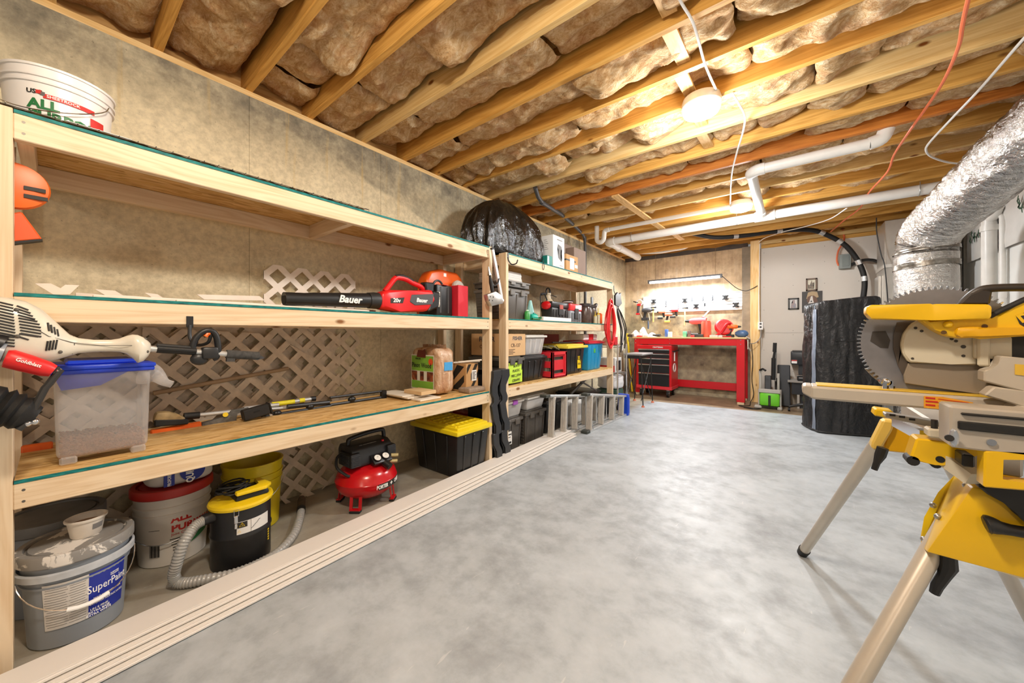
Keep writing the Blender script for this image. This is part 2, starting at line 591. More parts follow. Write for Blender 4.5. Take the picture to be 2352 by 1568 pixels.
# ---------------------------------------------------------------- the room
XL, YB, XR, ZW, ZJ = -2.85, 7.66, 1.75, 2.765, 2.80
YF = -2.4
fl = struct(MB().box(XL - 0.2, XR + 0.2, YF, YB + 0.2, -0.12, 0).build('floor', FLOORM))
wl = MB()
joints = [-1.13, -0.16, 0.806, 1.775, 2.74, 3.71, 4.68, 5.65, 6.62]
ys = [YF] + joints + [YB]
for a, b in zip(ys[:-1], ys[1:]):
    wl.box(XL - 0.22, XL, a + (0.0015 if a != YF else 0), b - (0.0015 if b != YB else 0), 0, ZW)
wl.box(XL - 0.22, XL - 0.004, YF, YB, 0, ZW)
wall_left = struct(wl.build('wall_left', CONC_L, smooth=0))
MB().box(XL - 0.14, XL, YF, YB, ZW, ZJ).build('sill_plate', wood('y', '#f1cf96', '#dcae6a'), wall_left, smooth=0)
MB().box(XL - 0.14, XL - 0.10, YF, YB, ZJ, ZJ + 0.235).build('rim_joist', wood('y', '#ddb274', '#c48d4d'), wall_left, smooth=0)
wb = MB()
wb.box(XL, -0.62, YB, YB + 0.2, 0, 2.735)
wall_back = struct(wb.build('wall_back', CONC_B, smooth=0))
bnd = MB()
n = 40
prev = None
for i in range(n + 1):
    x = XL + (-0.62 - XL) * i / n
    zb, zt = 2.735 + 0.006 * noise.noise(V((x * 9, 3, 0))), 2.81 + 0.02 * noise.noise(V((x * 4, 7, 0)))
    cur = (x, zb, zt)
    if prev: bnd.hexa([V(q) for q in ((prev[0], YB - 0.012, prev[1]), (x, YB - 0.012, zb), (x, YB + 0.1, zb), (prev[0], YB + 0.1, prev[1]), (prev[0], YB - 0.012, prev[2]), (x, YB - 0.012, zt), (x, YB + 0.1, zt), (prev[0], YB + 0.1, prev[2]))])
    prev = cur
bnd.build('tarred_band', TARRED, wall_back, smooth=0)
# drywall end of the back wall: two boards with a level joint, and its timber header
wd = MB()
wd.box(-0.43, XR, YB, YB + 0.02, 0.0, 1.2).box(-0.43, XR, YB, YB + 0.02, 1.203, 2.68)
wd.box(-0.62, XR, YB + 0.02, YB + 0.1, 0, 2.68)
wd_o = struct(wd.build('wall_drywall', DRYW, smooth=0))
scr = MB()
for x in (-0.38, 0.02, 0.42, 0.82):
    for z in (0.2, 0.55, 0.9, 1.17, 1.24, 1.6, 2.0, 2.35, 2.6):
        scr.cyl((x, YB - 0.001, z), (x, YB + 0.004, z), 0.006, n=6)
scr.build('screw_dimple', plastic('#9b9186', 0.7), wd_o, smooth=0)
for z0, z1, y0, mm in ((2.68, 2.735, YB - 0.03, JOIST), (2.738, 2.80, YB - 0.05, JOIST_PALE)):
    MB().box(-0.42, XR, y0, YB + 0.1, z0, z1, 0.003).build('header_board', mm, wd_o, smooth=0)
wr = MB().box(XR, XR + 0.15, YF, YB + 0.1, 0, 3.0)
wall_right = struct(wr.build('wall_right', WHITEW, smooth=0))

# ceiling: subfloor, joists, wool batts, bridging
ceil = struct(MB().box(XL - 0.2, XR + 0.2, YF, YB + 0.2, 3.036, 3.06).build('ceiling', OSB, smooth=0))
JY = [0.757 + 0.4064 * k for k in range(-8, 18)]
jm = {}
JROW = {}
for k, y in enumerate(JY):
    mm = [JOIST, JOIST, JOIST_PALE, JOIST][k % 4]
    if abs(y - 0.757 - 0.4064 * 8) < 0.01: mm = JOIST_ORANGE
    key = mm.name
    b = MB().box(XL - 0.10, XR + 0.05, 0, 0.0415, ZJ, ZJ + 0.235, 0.003)
    if key not in jm:
        o = b.build('joist', mm, ceil, loc=(0, y, 0), smooth=0); jm[key] = o
    else:
        o = jm[key].copy(); COL.objects.link(o); o.location = (0, y, 0); b.bm.free()
    o.rotation_euler[0] = R(random.uniform(-0.6, 0.6))
def batt(x0, x1, ya, yb, zb, res, seed, sag=0.0):
    L = x1 - x0
    nu, nv = max(6, int(L / res)), max(8, int((yb - ya) / res))
    sx = seed * 7.31
    amp = 0.038
    def f(u, v):
        x, y = x0 + L * u, ya + (yb - ya) * v
        e = 1 - abs(2 * v - 1) ** 5
        ue = min(u * L, (1 - u) * L)
        g = min(1.0, ue / 0.055) ** 0.5
        p = V((x * 2.3 + sx, y * 4.2, seed * 1.7))
        q = V((x * 9 + sx, y * 11, seed * 3.1))
        z = zb - amp * 1.5 * (noise.noise(p) + 0.5 * noise.noise(p * 2.1))
        rdg = 1 - abs(noise.noise(q * 0.55)) * 2
        z += 0.030 * (1 - rdg) - 0.022 * noise.noise(q) - 0.012 * noise.noise(q * 2.3)
        z -= sag * math.exp(-((u - 0.12) * L / 0.16) ** 2) * (0.4 + 0.6 * v)
        top = 3.0
        z = top + (z - top) * (0.62 + 0.38 * max(0, e)) * (0.72 + 0.28 * g)
        z = max(z, ZJ - 0.02 - (sag if u < 0.35 else 0))
        return V((x + 0.018 * noise.noise(q + V((5, 5, 5))), y + 0.012 * noise.noise(q + V((9, 1, 3))) * e, min(z, 3.03)))
    return MB().grid(f, nu, nv)
random.seed(11)
cuts = {}
for k in range(len(JY) - 1):
    ya, yb = JY[k] + 0.0425, JY[k + 1] - 0.001
    if ya < -1.3: continue
    near = 0.2 < ya < 3.4
    res = 0.016 if near else 0.03
    if ya > 4.4: res = 0.035
    xs = [XL - 0.09]
    while xs[-1] < XR - 0.5:
        xs.append(min(XR, xs[-1] + random.choice((0.32, 0.6, 0.9, 1.2))))
    if xs[-1] < XR: xs.append(XR)
    for i in range(len(xs) - 1):
        zb = 2.865 + random.uniform(-0.045, 0.02) + (0.03 if ya > 4.6 else 0)
        sag = random.choice((0, 0, 0.05, 0.09)) if near else 0.0
        o = batt(xs[i] + 0.003, xs[i + 1] - 0.003, ya, yb, zb, res, k * 13 + i, sag).build('insulation_batt', BATT, ceil, smooth=180)
# cross bridging boards between joists, and two pale straps
for (x, k0) in ((-0.50, 8), (-0.47, 9), (-0.50, 10), (-0.52, 11), (-0.55, 12), (-0.56, 13), (-0.58, 14)):
    y0, y1 = JY[k0] + 0.044, JY[k0 + 1] - 0.002
    MB().bar((x, y0, ZJ + 0.012), (x, y1, ZJ + 0.05), 0.075, 0.018).build('bridging_board', JOISTY, ceil, smooth=0)
MB().bar((-1.62, 4.02, ZJ - 0.010), (-1.56, 5.75, ZJ - 0.010), 0.085, 0.018).build('strapping_board', JOISTY, ceil, smooth=0)
MB().bar((-1.50, 5.85, ZJ - 0.010), (-1.47, 6.6, ZJ - 0.010), 0.085, 0.018).build('strapping_board', JOISTY, ceil, smooth=0)

# timber post at the step between concrete and drywall
single(MB().box(-0.565, -0.43, 7.48, 7.625, 0.0, 2.80, 0.004), 'timber_post', JOISTZ,
       'pale square timber post standing between the stained concrete and the drywall', 'post', smooth=0)
struct(MB().box(-0.70, -0.575, 7.60, 7.70, 0, 2.735, 0.004).build('trim_1', plastic('#8f8371', 0.9, var=0.3, scale=8), smooth=0))
# ---------------------------------------------------------------- the two timber shelving units
XS = -2.13
def shelf_unit(name, label, y0, y1, posts, rails, osb, mids, zt=1.965, feet=0.0, teal=(True, True, True), wide=0.038):
    T = thing(name, label, 'shelving', (XS - 0.35, (y0 + y1) / 2, 0))
    W = dict(parent=T, world=True, smooth=0)
    for ya, yb in posts:
        MB().box(XS - 0.089, XS, ya, yb, 0, zt, 0.002).build('post', PINE['z'], **W)
        MB().box(XS - 0.70, XS - 0.611, ya, yb, 0, zt - 0.02, 0.002).build('post', PINE['z'], **W)
    for i, z in enumerate(rails):
        MB().box(XS - 0.038, XS, y0, y1, z - 0.09, z, 0.003).build('rail', PINE['y'], **W)
        MB().box(XS - 0.611, XS - 0.573, y0, y1, z - 0.09, z, 0.003).build('rail', PINE['y'], **W)
        for m_ in mids:
            MB().box(XS - 0.573, XS - 0.038, m_ - 0.019, m_ + 0.019, z - 0.09, z, 0.002).build('cross_brace', PINE['x'], **W)
        if osb[i]:
            b = MB().box(XS - 0.61, XS - 0.0015, y0 + 0.002, y1 - 0.002, z + 0.0005, z + 0.0125)
            e = MB().box(XS - 0.0015, XS + 0.0008, y0 + 0.002, y1 - 0.002, z + 0.0005, z + 0.0128)
            so = b.build('shelf_board', OSB, **W)
            TM[so.name] = TM[T.name]
            if teal[i]: e.build('painted_edge', TEAL, parent=so, world=True, smooth=0)
            else: e.bm.free()
    sc = MB()
    for z in rails:
        for yy, sgn in ((y0, 1), (y1, -1)):
            for dz in (0.025, 0.065):
                sc.cyl((XS - 0.004, yy + sgn * 0.022, z - dz), (XS + 0.0006, yy + sgn * 0.022, z - dz), 0.0045, n=8)
    sc.build('screw', plastic('#6d675e', 0.4, 0.6), T, smooth=0, world=True)['kind'] = 'stuff'
    return T
U1 = shelf_unit('shelving_unit', 'nearer long pine shelving unit with teal board edges, a leaf blower on its middle shelf', -0.085, 2.402,
           [(-0.123, -0.085), (2.402, 2.440)], [1.950, 1.312, 0.657], [1, 1, 1], [-0.06, 1.14, 2.38], zt=1.965)
U2 = shelf_unit('shelving_unit', 'farther pine shelving unit stacked with totes and crates, beside the aluminium ladders', 2.676, 5.19,
           [(2.638, 2.676), (5.19, 5.228)], [1.942, 1.315, 0.665], [1, 1, 1], [2.70, 3.9, 5.17], zt=1.955, teal=(True, True, False))
# ---------------------------------------------------------------- fixtures, cables and pipes under the joists
WHITEP = plastic('#eceae6', 0.35, var=0.05)
PVC = plastic('#e9e6e0', 0.38, var=0.06, scale=14)
GREYMET = plastic('#a8a8a6', 0.35, 0.8, var=0.1)
CHROME = plastic('#d9dadc', 0.18, 1.0, var=0.05)
ALU = plastic('#d0d1d0', 0.34, 0.55, var=0.12, scale=20)
BLACKP = plastic('#1b1b1c', 0.42, var=0.2)
BLACKR = plastic('#171615', 0.6, var=0.2, bump=0.1)
def m_glow(h, k, name):
    s = N(name)
    s.col(h); s.b.inputs['Emission Color'].default_value = rgb(h); s.b.inputs['Emission Strength'].default_value = k
    return s.pbr(0.5)
GLOW = m_glow('#fff6e8', 14, 'lit_diffuser')
GLOWT = m_glow('#f4f8ff', 16, 'lit_tube')

def fixture(x, y, label):
    T = thing('ceiling_light', label, 'ceiling light', (x, y, 2.695), group='round ceiling fixtures')
    MB().lathe([(0, 0.105), (0.115, 0.105), (0.123, 0.075), (0.124, 0.05), (0.118, 0.045), (0, 0.045)], n=40).build('housing', plastic('#d8d6d2', 0.35, 0.2), T)
    MB().lathe([(0.117, 0.046), (0.116, 0.025), (0.108, 0.006), (0.085, -0.006), (0.05, -0.012), (0, -0.014)], n=40).build('diffuser', GLOW, T)
fixture(LAMP_X, LAMP_Y[1], 'lit round ceiling light with the thick cable, on the joists above open floor')
fixture(LAMP_X, LAMP_Y[2], 'smaller looking lit round ceiling light beside the white drain pipes')

def run(name, pts, r, mat, label, cat, n=8, k=6, group=None):
    return single(MB().tube(spline(pts, k), r, n), name, mat, label, cat, group)
zc = 2.775
run('power_cable', [at(u, v, Z=z) for u, v, z in ((1540, -60, 2.79), (1563, 2, zc), (1590, 48, zc), (1604, 92, zc - 0.01), (1617, 140, zc), (1632, 178, zc - 0.01), (1648, 212, 2.79))], 0.007, WHITEP,
    'white cable looping along the joists up to the nearer round light', 'cable')
run('power_cable', [at(u, v, Z=z) for u, v, z in ((1682, 214, 2.79), (1698, 240, 2.76), (1711, 268, 2.78), (1706, 305, 2.74), (1692, 352, 2.72), (1680, 405, 2.73), (1677, 470, 2.78))], 0.007, WHITEP,
    'white cable drooping between the two round lights', 'cable')
run('power_cable', [at(u, v, Z=z) for u, v, z in ((2400, 40, zc), (2352, 88, zc), (2250, 205, zc), (2190, 268, zc - 0.005), (2136, 326, zc), (2127, 345, zc - 0.01), (2140, 360, zc), (2175, 372, zc), (2215, 377, zc))], 0.008, WHITEP,
    'white cable with a sharp bend near the foil duct', 'cable')
run('extension_cable', [at(u, v, Z=z) for u, v, z in ((2235, -40, zc), (2222, 6, zc), (2211, 55, zc), (2200, 112, zc - 0.02), (2165, 190, zc - 0.01), (2122, 255, zc), (2090, 300, zc - 0.02), (2054, 355, zc), (2038, 395, zc - 0.02), (1996, 442, zc), (1975, 478, zc), (1940, 505, zc), (1908, 532, zc))], 0.009,
    plastic('#e8764a', 0.45), 'orange extension cord strung under the joists', 'cord')
run('thin_white_cable', [at(u, v, Y=y) for u, v, y in ((1743, 556, 7.45), (1758, 546, 7.3), (1800, 532, 7.0), (1850, 520, 6.6), (1905, 503, 6.0), (1945, 478, 5.5))], 0.006, WHITEP,
    'thin pale cable sagging from the timber post to the pipes', 'cable')

def pvc(name, label, segs, cat='pipe'):
    """straight pipe runs with elbows and couplings: list of (points, radius)"""
    p0 = segs[0][0][0]
    T = thing(name, label, cat, tuple(p0))
    for pts, r in segs:
        MB().tube(pts, r, 18).build('pipe_run', PVC, T, world=True)
        for a, b in ((pts[0], pts[1]), (pts[-1], pts[-2])):
            dd = (V(b) - V(a)).normalized()
            MB().cyl(V(a) - dd * 0.01, V(a) + dd * 0.055, r * 1.14, n=18).build('coupling', PVC, T, world=True)
    return T
zp = 2.725
a = at(2000, 322, Z=zp); b = at(1740, 396, Z=zp); yb_ = (a.y + b.y) / 2
xs = (a.x, b.x)
e2 = at(1737, 498, Z=zp)
pm0, pm1 = at(1400, 556, Z=zp - 0.01), at(2150, 432, Z=zp - 0.01)
ym = e2.y + 0.02
T = thing('drain_pipe', 'white elbowed drain pipe crossing the joists above the second round light', 'pipe', (xs[1], yb_, zp))
MB().tube([V((xs[0], yb_, zp)), V((xs[1] + 0.02, yb_, zp))], 0.045, 18).build('pipe_run', PVC, T, world=True)
MB().tube(spline([(xs[0], yb_, zp), (xs[0] + 0.07, yb_, zp + 0.02), (xs[0] + 0.10, yb_, zp + 0.09)], 5), 0.05, 18).build('elbow', PVC, T, world=True)
MB().tube(spline([(xs[1] + 0.06, yb_, zp), (xs[1], yb_ + 0.005, zp), (xs[1] - 0.045, yb_ + 0.05, zp), (xs[1] - 0.05, yb_ + 0.11, zp)], 5), 0.052, 18).build('elbow', PVC, T, world=True)
MB().tube([(xs[1] - 0.05, yb_ + 0.1, zp), (xs[1] - 0.05, ym, zp)], 0.045, 18).build('pipe_run', PVC, T, world=True)
MB().cyl((xs[1] - 0.05, ym - 0.22, zp), (xs[1] - 0.05, ym - 0.15, zp), 0.052, n=18).build('coupling', PVC, T, world=True)
xl, xr = at(1396, 556, Y=ym).x, 1.35
T = thing('main_drain_pipe', 'long thick white drain pipe hung across the far joists', 'pipe', (xl, ym, zp))
MB().tube([(xl + 0.08, ym, zp), (xr, ym, zp)], 0.057, 20).build('pipe_run', PVC, T, world=True)
MB().tube(spline([(xl + 0.12, ym, zp), (xl + 0.03, ym + 0.01, zp), (xl, ym + 0.05, zp), (xl, ym + 0.14, zp)], 5), 0.066, 20).build('elbow', PVC, T, world=True)
MB().tube([(xl, ym + 0.12, zp), (xl, 7.25, zp - 0.01)], 0.057, 20).build('pipe_run', PVC, T, world=True)
for yy in (ym + 0.5, 7.15):
    MB().cyl((xl, yy - 0.04, zp - 0.006), (xl, yy + 0.04, zp - 0.006), 0.066, n=20).build('coupling', PVC, T, world=True)
MB().cyl((xs[1] - 0.13, ym, zp), (xs[1] + 0.09, ym, zp), 0.067, n=20).build('coupling', PVC, T, world=True)
for x in (at(1452, 540, Y=ym).x, at(1693, 500, Y=ym).x, at(2110, 430, Y=ym).x):
    MB().tube(arc((x, ym, zp), 0.06, 20, -200, 16, 'yz'), 0.004, 6).bar((x, ym - 0.057, zp), (x, ym - 0.057, 2.8), 0.018, 0.003, (1, 0, 0)).build('pipe_strap', GREYMET, T, world=True)
y3 = (at(1395, 527, Z=2.755).y + at(1690, 473, Z=2.755).y) / 2
x3a, x3b = at(1395, 527, Y=y3).x, at(1712, 468, Y=y3).x
T = thing('trap_pipe', 'grey white pipe with a hanging trap bend at its shelf end', 'pipe', (x3a, y3, 2.75))
MB().tube([(x3a, y3, 2.755), (x3b, y3, 2.755)], 0.028, 16).build('pipe_run', PVC, T, world=True)
MB().tube(spline([(x3a + 0.03, y3, 2.755), (x3a - 0.035, y3, 2.745), (x3a - 0.05, y3, 2.70), (x3a - 0.06, y3, 2.62), (x3a - 0.11, y3, 2.585), (x3a - 0.165, y3, 2.62), (x3a - 0.17, y3, 2.72), (x3a - 0.17, y3, 2.84)], 5), 0.034, 16).build('trap_bend', PVC, T, world=True)
run('thin_drain_pipe', [at(u, v, Y=7.4) for u, v in ((1432, 577), (1470, 580), (1515, 579), (1545, 574), (1572, 569), (1590, 558))], 0.028, PVC, 'slim white pipe just below the tarred band of the end wall', 'pipe', n=14)
g = [at(1229, 430, Z=2.82), at(1236, 452, X=-2.32), at(1246, 466, X=-2.38), at(1290, 493, X=-2.5), at(1318, 517, X=-2.6), at(1338, 537, X=-2.70), at(1343, 548, X=-2.74), at(1344, 575, X=-2.74), at(1344, 640, X=-2.74), at(1344, 720, X=-2.74), at(1344, 720, X=-2.74) - V((0, 0, 0.35))]
T = thing('grey_conduit', 'dark grey conduit angling from the joists down behind the boxes', 'pipe', tuple(g[-1]))
MB().tube(g[:3] + g[3:7] + g[7:], 0.024, 12).build('pipe_run', plastic('#4d4e50', 0.45), T, world=True)
for i in (2, 4, 6):
    d_ = (g[i + 1] - g[i]).normalized() * 0.03
    MB().cyl(g[i] - d_, g[i] + d_, 0.029, n=12).build('coupling', plastic('#45464a', 0.45), T, world=True)

# insulated black line set and the little breaker box on the drywall
pl = [at(u, v, Y=y) for u, v, y in ((1590, 536, 6.6), (1640, 545, 6.7), (1700, 542, 6.85), (1760, 534, 7.0), (1820, 528, 7.1), (1868, 529, 7.2), (1905, 542, 7.3), (1940, 562, 7.35), (1966, 592, 7.4), (1981, 622, 7.42), (1986, 650, 7.42), (1982, 690, 7.42), (1976, 740, 7.42))]
T = thing('insulated_line', 'thick black insulated hose curving down the drywall', 'hose', tuple(pl[-1]))
MB().tube(spline(pl, 6), 0.034, 14).build('hose_sleeve', BLACKR, T, world=True)
sp = spline(pl, 6)
for i in (11, 21, 33, 40, 50, 58):
    d_ = (sp[i + 1] - sp[i]).normalized() * 0.035
    MB().cyl(sp[i] - d_, sp[i] + d_, 0.0365, n=14).build('foil_tape', plastic('#cfcfcf', 0.35, 0.7), T, world=True)
c0, c1 = at(1926, 587, Y=7.66), at(1953, 617, Y=7.66)
T = thing('disconnect_box', 'small grey electrical box mounted high on the drywall', 'electrical box', (c0.x, 7.66, c1.z))
MB().box(c0.x, c1.x, 7.56, 7.66, c1.z, c0.z, 0.006).build('box_body', plastic('#8d938f', 0.5), T, world=True)
MB().box(c0.x + 0.035, c1.x - 0.02, 7.553, 7.562, c1.z + 0.03, c0.z - 0.02, 0.004).build('box_door', plastic('#7f8682', 0.5), T, world=True)
run('extension_cable', [at(u, v, Y=y) for u, v, y in ((1926, 610, 7.6), (1922, 596, 7.58), (1926, 575, 7.58), (1936, 558, 7.6), (1939, 545, 7.62), (1936, 528, 7.64))], 0.012, plastic('#e8764a', 0.45), 'short orange cord looping into the grey electrical box', 'cord')
run('black_conduit', [at(u, v, Y=y) for u, v, y in ((1953, 609, 7.6), (1968, 602, 7.58), (1985, 597, 7.5), (2003, 597, 7.4), (2020, 602, 7.3))], 0.022, BLACKR, 'short black conduit from the grey box to the foil plenum', 'conduit')
run('hanging_wire', [at(u, v, Y=y) for u, v, y in ((2013, 500, 6.66), (2014, 535, 6.66), (2024, 585, 6.66), (2031, 605, 6.64), (2036, 650, 6.64), (2040, 700, 6.64))], 0.006, BLACKR, 'thin dark wire hanging in front of the foil plenum', 'cable')

# ---------------------------------------------------------------- foil duct, plenum, right-hand wall pipes
def m_foil():
    s = N('crinkled_foil')
    s.col('#c6c3bf')
    a = s.noise(s.coords((14, 14, 22)), 1.0, 5, 0.65, 0.6)
    b = s.noise(s.coords((60, 60, 90)), 1.0, 3)
    s.bump(s.math('ADD', a, s.math('MULTIPLY', b, 0.35)), 0.8, 0.025)
    return s.pbr(0.22, 1.0)
FOIL = m_foil()
FOILF = plastic('#c9c5be', 0.35, 0.75, var=0.12, scale=5, bump=0.25, bscale=14)
T = thing('flexible_duct', 'big crinkled silver foil duct bending down beside the white side wall', 'duct', (1.06, 5.4, 0.0))
pts = spline([(1.06, 5.40, 1.86), (1.06, 5.40, 2.02), (1.07, 5.36, 2.14), (1.10, 5.20, 2.235), (1.17, 4.80, 2.34), (1.26, 4.15, 2.475), (1.37, 3.4, 2.58), (1.45, 2.7, 2.62)], 26)
rad, fl_ = 0.215, []
mb = MB()
rings, prev = [], None
NN = 56
for i, p in enumerate(pts):
    d_ = (pts[min(i + 1, len(pts) - 1)] - pts[max(i - 1, 0)]).normalized()
    u_ = d_.orthogonal().normalized() if prev is None else (prev - d_ * prev.dot(d_)).normalized()
    prev = u_; q_ = d_.cross(u_)
    ring = []
    for j in range(NN):
        a = 2 * math.pi * j / NN
        dv = u_ * math.cos(a) + q_ * math.sin(a)
        rr = rad + 0.0065 * math.sin(i * 2.1 + 1.5 * noise.noise(V((i * 0.2, a, 2)))) + 0.014 * noise.noise(p * 7 + dv * 3) + 0.006 * noise.noise(p * 30 + dv * 12)
        ring.append(p + dv * rr)
    rings.append(ring)
mb.ring_surface(rings).build('crinkled_sleeve', FOIL, T, world=True, smooth=50)
mb = MB()
mb.grid(lambda u, v: V((1.06 + (0.222 + 0.005 * noise.noise(V((u * 9, v * 16, 1)))) * math.cos(2 * math.pi * u), 5.40 + (0.222 + 0.005 * noise.noise(V((u * 9, v * 16, 1)))) * math.sin(2 * math.pi * u), 0.02 + 1.95 * v)), 48, 60).build('straight_trunk', FOIL, T, world=True, smooth=60)
mb = MB()
for z, h in ((1.84, 0.05), (2.0, 0.035)):
    mb.grid(lambda u, v: V((1.06 + (0.230 + 0.006 * noise.noise(V((u * 30, v * 3, z)))) * math.cos(2 * math.pi * u), 5.40 + (0.230 + 0.006 * noise.noise(V((u * 30, v * 3, z)))) * math.sin(2 * math.pi * u), z + h * v + 0.008 * math.sin(9 * u))), 48, 4)
mb.build('tape_band', plastic('#9b958c', 0.3, 0.9, var=0.5, scale=30, bump=0.4, bscale=50), T, world=True)
st0 = at(2325, 172, Z=2.80); st1 = at(2303, 300, X=1.22)
single(MB().bar((1.26, st1.y + 0.02, 2.36), (1.30, st1.y - 0.02, 2.80), 0.035, 0.002, (1, 0, 0)), 'hanger_strap', plastic('#8f8f8c', 0.5, 0.5), 'grey metal strap hanging the foil duct from a joist', 'strap')
p0, p1 = at(2032, 507, Y=6.75), at(2078, 700, Y=6.75)
T = thing('plenum', 'tall silver foil wrapped plenum box behind the duct', 'plenum', (p0.x + 0.3, 7.0, 0))
MB().box(p0.x, p0.x + 0.62, 6.75, 7.3, 0.0, p0.z, 0.006).build('plenum_body', FOILF, T, world=True)
MB().box(p0.x - 0.012, p0.x + 0.63, 6.735, 7.31, 2.05, 2.10, 0.004).build('tape_band', plastic('#d8d4cc', 0.4, 0.5), T, world=True)
q0 = at(2018, 610, Y=6.95)
MB().box(q0.x, p0.x, 6.95, 7.25, 0.0, 1.98, 0.006).build('side_trunk', FOILF, T, world=True)
MB().cyl((q0.x + 0.06, 6.93, 0.3), (q0.x + 0.06, 6.93, 1.75), 0.012, n=8).build('steel_rod', CHROME, T, world=True)
# white pipes on the right-hand wall
XP = 1.66
pu = at(2272, 600, X=XP)
T = thing('vent_pipe', 'thick white upright pipe with a wye fitting on the white side wall', 'pipe', (XP, pu.y, 0))
MB().cyl((XP, pu.y, 0.0), (XP, pu.y, 2.78), 0.055, n=20).build('pipe_run', PVC, T, world=True)
z0 = at(2272, 505, X=XP).z
MB().cyl((XP, pu.y, z0 - 0.12), (XP, pu.y, z0 - 0.06), 0.064, n=20).cyl((XP, pu.y, z0 + 0.02), (XP, pu.y, z0 + 0.2), 0.066, n=20).tube(spline([(XP, pu.y, z0), (XP + 0.01, pu.y - 0.10, z0 + 0.03), (XP + 0.01, pu.y - 0.17, z0 + 0.09)], 4), 0.042, 16).build('wye_fitting', PVC, T, world=True)
py = at(2303, 600, X=XP + 0.05).y
T = thing('slim_pipe', 'slim white upright pipe beside the thick one on the white side wall', 'pipe', (XP + 0.05, py, 0))
MB().tube([(XP + 0.05, py, 0), (XP + 0.05, py, z0 - 0.02), (XP + 0.03, py + 0.05, z0 + 0.1), (XP + 0.03, py + 0.05, 2.75)], 0.024, 14).build('pipe_run', PVC, T, world=True)
MB().cyl((XP + 0.05, py, 1.55), (XP + 0.05, py, 1.6), 0.028, n=14).build('coupling', PVC, T, world=True)
# printed facing paper of the wall insulation
FACE = plastic('#dedbd6', 0.5, var=0.12, scale=6, bump=0.3, bscale=12)
INKG = plastic('#3d5a45', 0.6)
ya, yb = at(2213, 600, X=XR).y, at(2186, 600, X=XR).y
T = thing('insulation_facing', 'white printed insulation facing in the gap of the white side wall', 'insulation', (XR - 0.02, (ya + yb) / 2, 0))
MB().grid(lambda u, v: V((XR - 0.012 - 0.03 * math.sin(math.pi * u) + 0.006 * noise.noise(V((u * 3, v * 9, 4))), ya + (yb - ya) * u, 0.02 + 2.4 * v)), 8, 40).build('facing_sheet', FACE, T, world=True)
Mw = lambda y, z: Matrix.Translation((XR - 0.052, y, z)) @ Matrix(((0, 0, 1, 0), (-1, 0, 0, 0), (0, -1, 0, 0), (0, 0, 0, 1))).inverted().to_4x4()
def wallM(x, y, z, rot=0.0):
    """lettering on the right-hand wall, read from the room (local x runs towards the camera side)"""
    return Matrix.Translation((x, y, z)) @ Matrix(((0, 0, -1), (-1, 0, 0), (0, 1, 0))).to_4x4() @ Matrix.Rotation(R(rot), 4, 'Z')
zk, zg = at(2208, 602, X=XR - 0.05).z, at(2208, 642, X=XR - 0.05).z
MB().text('K', 0.15, wallM(XR - 0.050, ya + 0.16, zk), bold=0.01, depth=0.002).text('G', 0.15, wallM(XR - 0.050, ya + 0.16, zg), bold=0.03, depth=0.002).build('printed_letters', INKG, T, world=True, smooth=0)
T = thing('upper_facing', 'white insulation facing with green leaf prints high on the white side wall', 'insulation', (XR - 0.02, 5.6, 2.2))
MB().grid(lambda u, v: V((XR - 0.01 - 0.03 * abs(math.sin(6 * u)) * 0.5 + 0.010 * noise.noise(V((u * 9, v * 5, 4))) - 0.012, 3.8 + 3.2 * u, 2.06 + 0.72 * v)), 40, 12).build('facing_sheet', FACE, T, world=True)
lf = MB()
for u, v, sc in ((2238, 545, 1.0), (2228, 552, 0.7), (2247, 538, 0.8), (2232, 537, 0.6), (2341, 472, 0.8), (2338, 460, 0.6), (2347, 478, 0.6)):
    c = at(u, v, X=XR - 0.05)
    a0 = random.uniform(-0.6, 0.6)
    for s_ in (-1, 0.2, 1.1):
        pts_ = []
        for i in range(8):
            a = 2 * math.pi * i / 8
            x_, y_ = 0.045 * sc * math.cos(a), 0.014 * sc * math.sin(a)
            an = a0 + s_
            pts_.append((c.y - (x_ * math.cos(an) - y_ * math.sin(an)), c.z + x_ * math.sin(an) + y_ * math.cos(an) + 0.02 * s_))
        lf.prism(pts_, c.x - 0.001, c.x + 0.001, 'yz')
lf.build('leaf_print', INKG, T, world=True, smooth=0)
# ---------------------------------------------------------------- on and under the nearer shelving unit
def FX(p, rot=0.0):   # lettering on a face that looks towards +X (read along +Y)
    return Matrix.Translation(V(p)) @ Matrix(((0, 0, 1), (1, 0, 0), (0, 1, 0))).to_4x4() @ Matrix.Rotation(R(rot), 4, 'Z')
def FY(p, rot=0.0):   # on a face that looks towards -Y (read along +X)
    return Matrix.Translation(V(p)) @ Matrix(((1, 0, 0), (0, 0, -1), (0, 1, 0))).to_4x4() @ Matrix.Rotation(R(rot), 4, 'Z')
INK = plastic('#26231f', 0.6, var=0.0); INKW = plastic('#f4f2ee', 0.5, var=0.03); INKR = plastic('#c2271f', 0.5, var=0.0); INKGRN = plastic('#1e6b38', 0.5, var=0.0)
INKBLU = plastic('#20349a', 0.45, var=0.05); RED = plastic('#d0161c', 0.35, var=0.08); YEL = plastic('#ecc91a', 0.35, var=0.07); ORG = plastic('#ee6a16', 0.4, var=0.1)
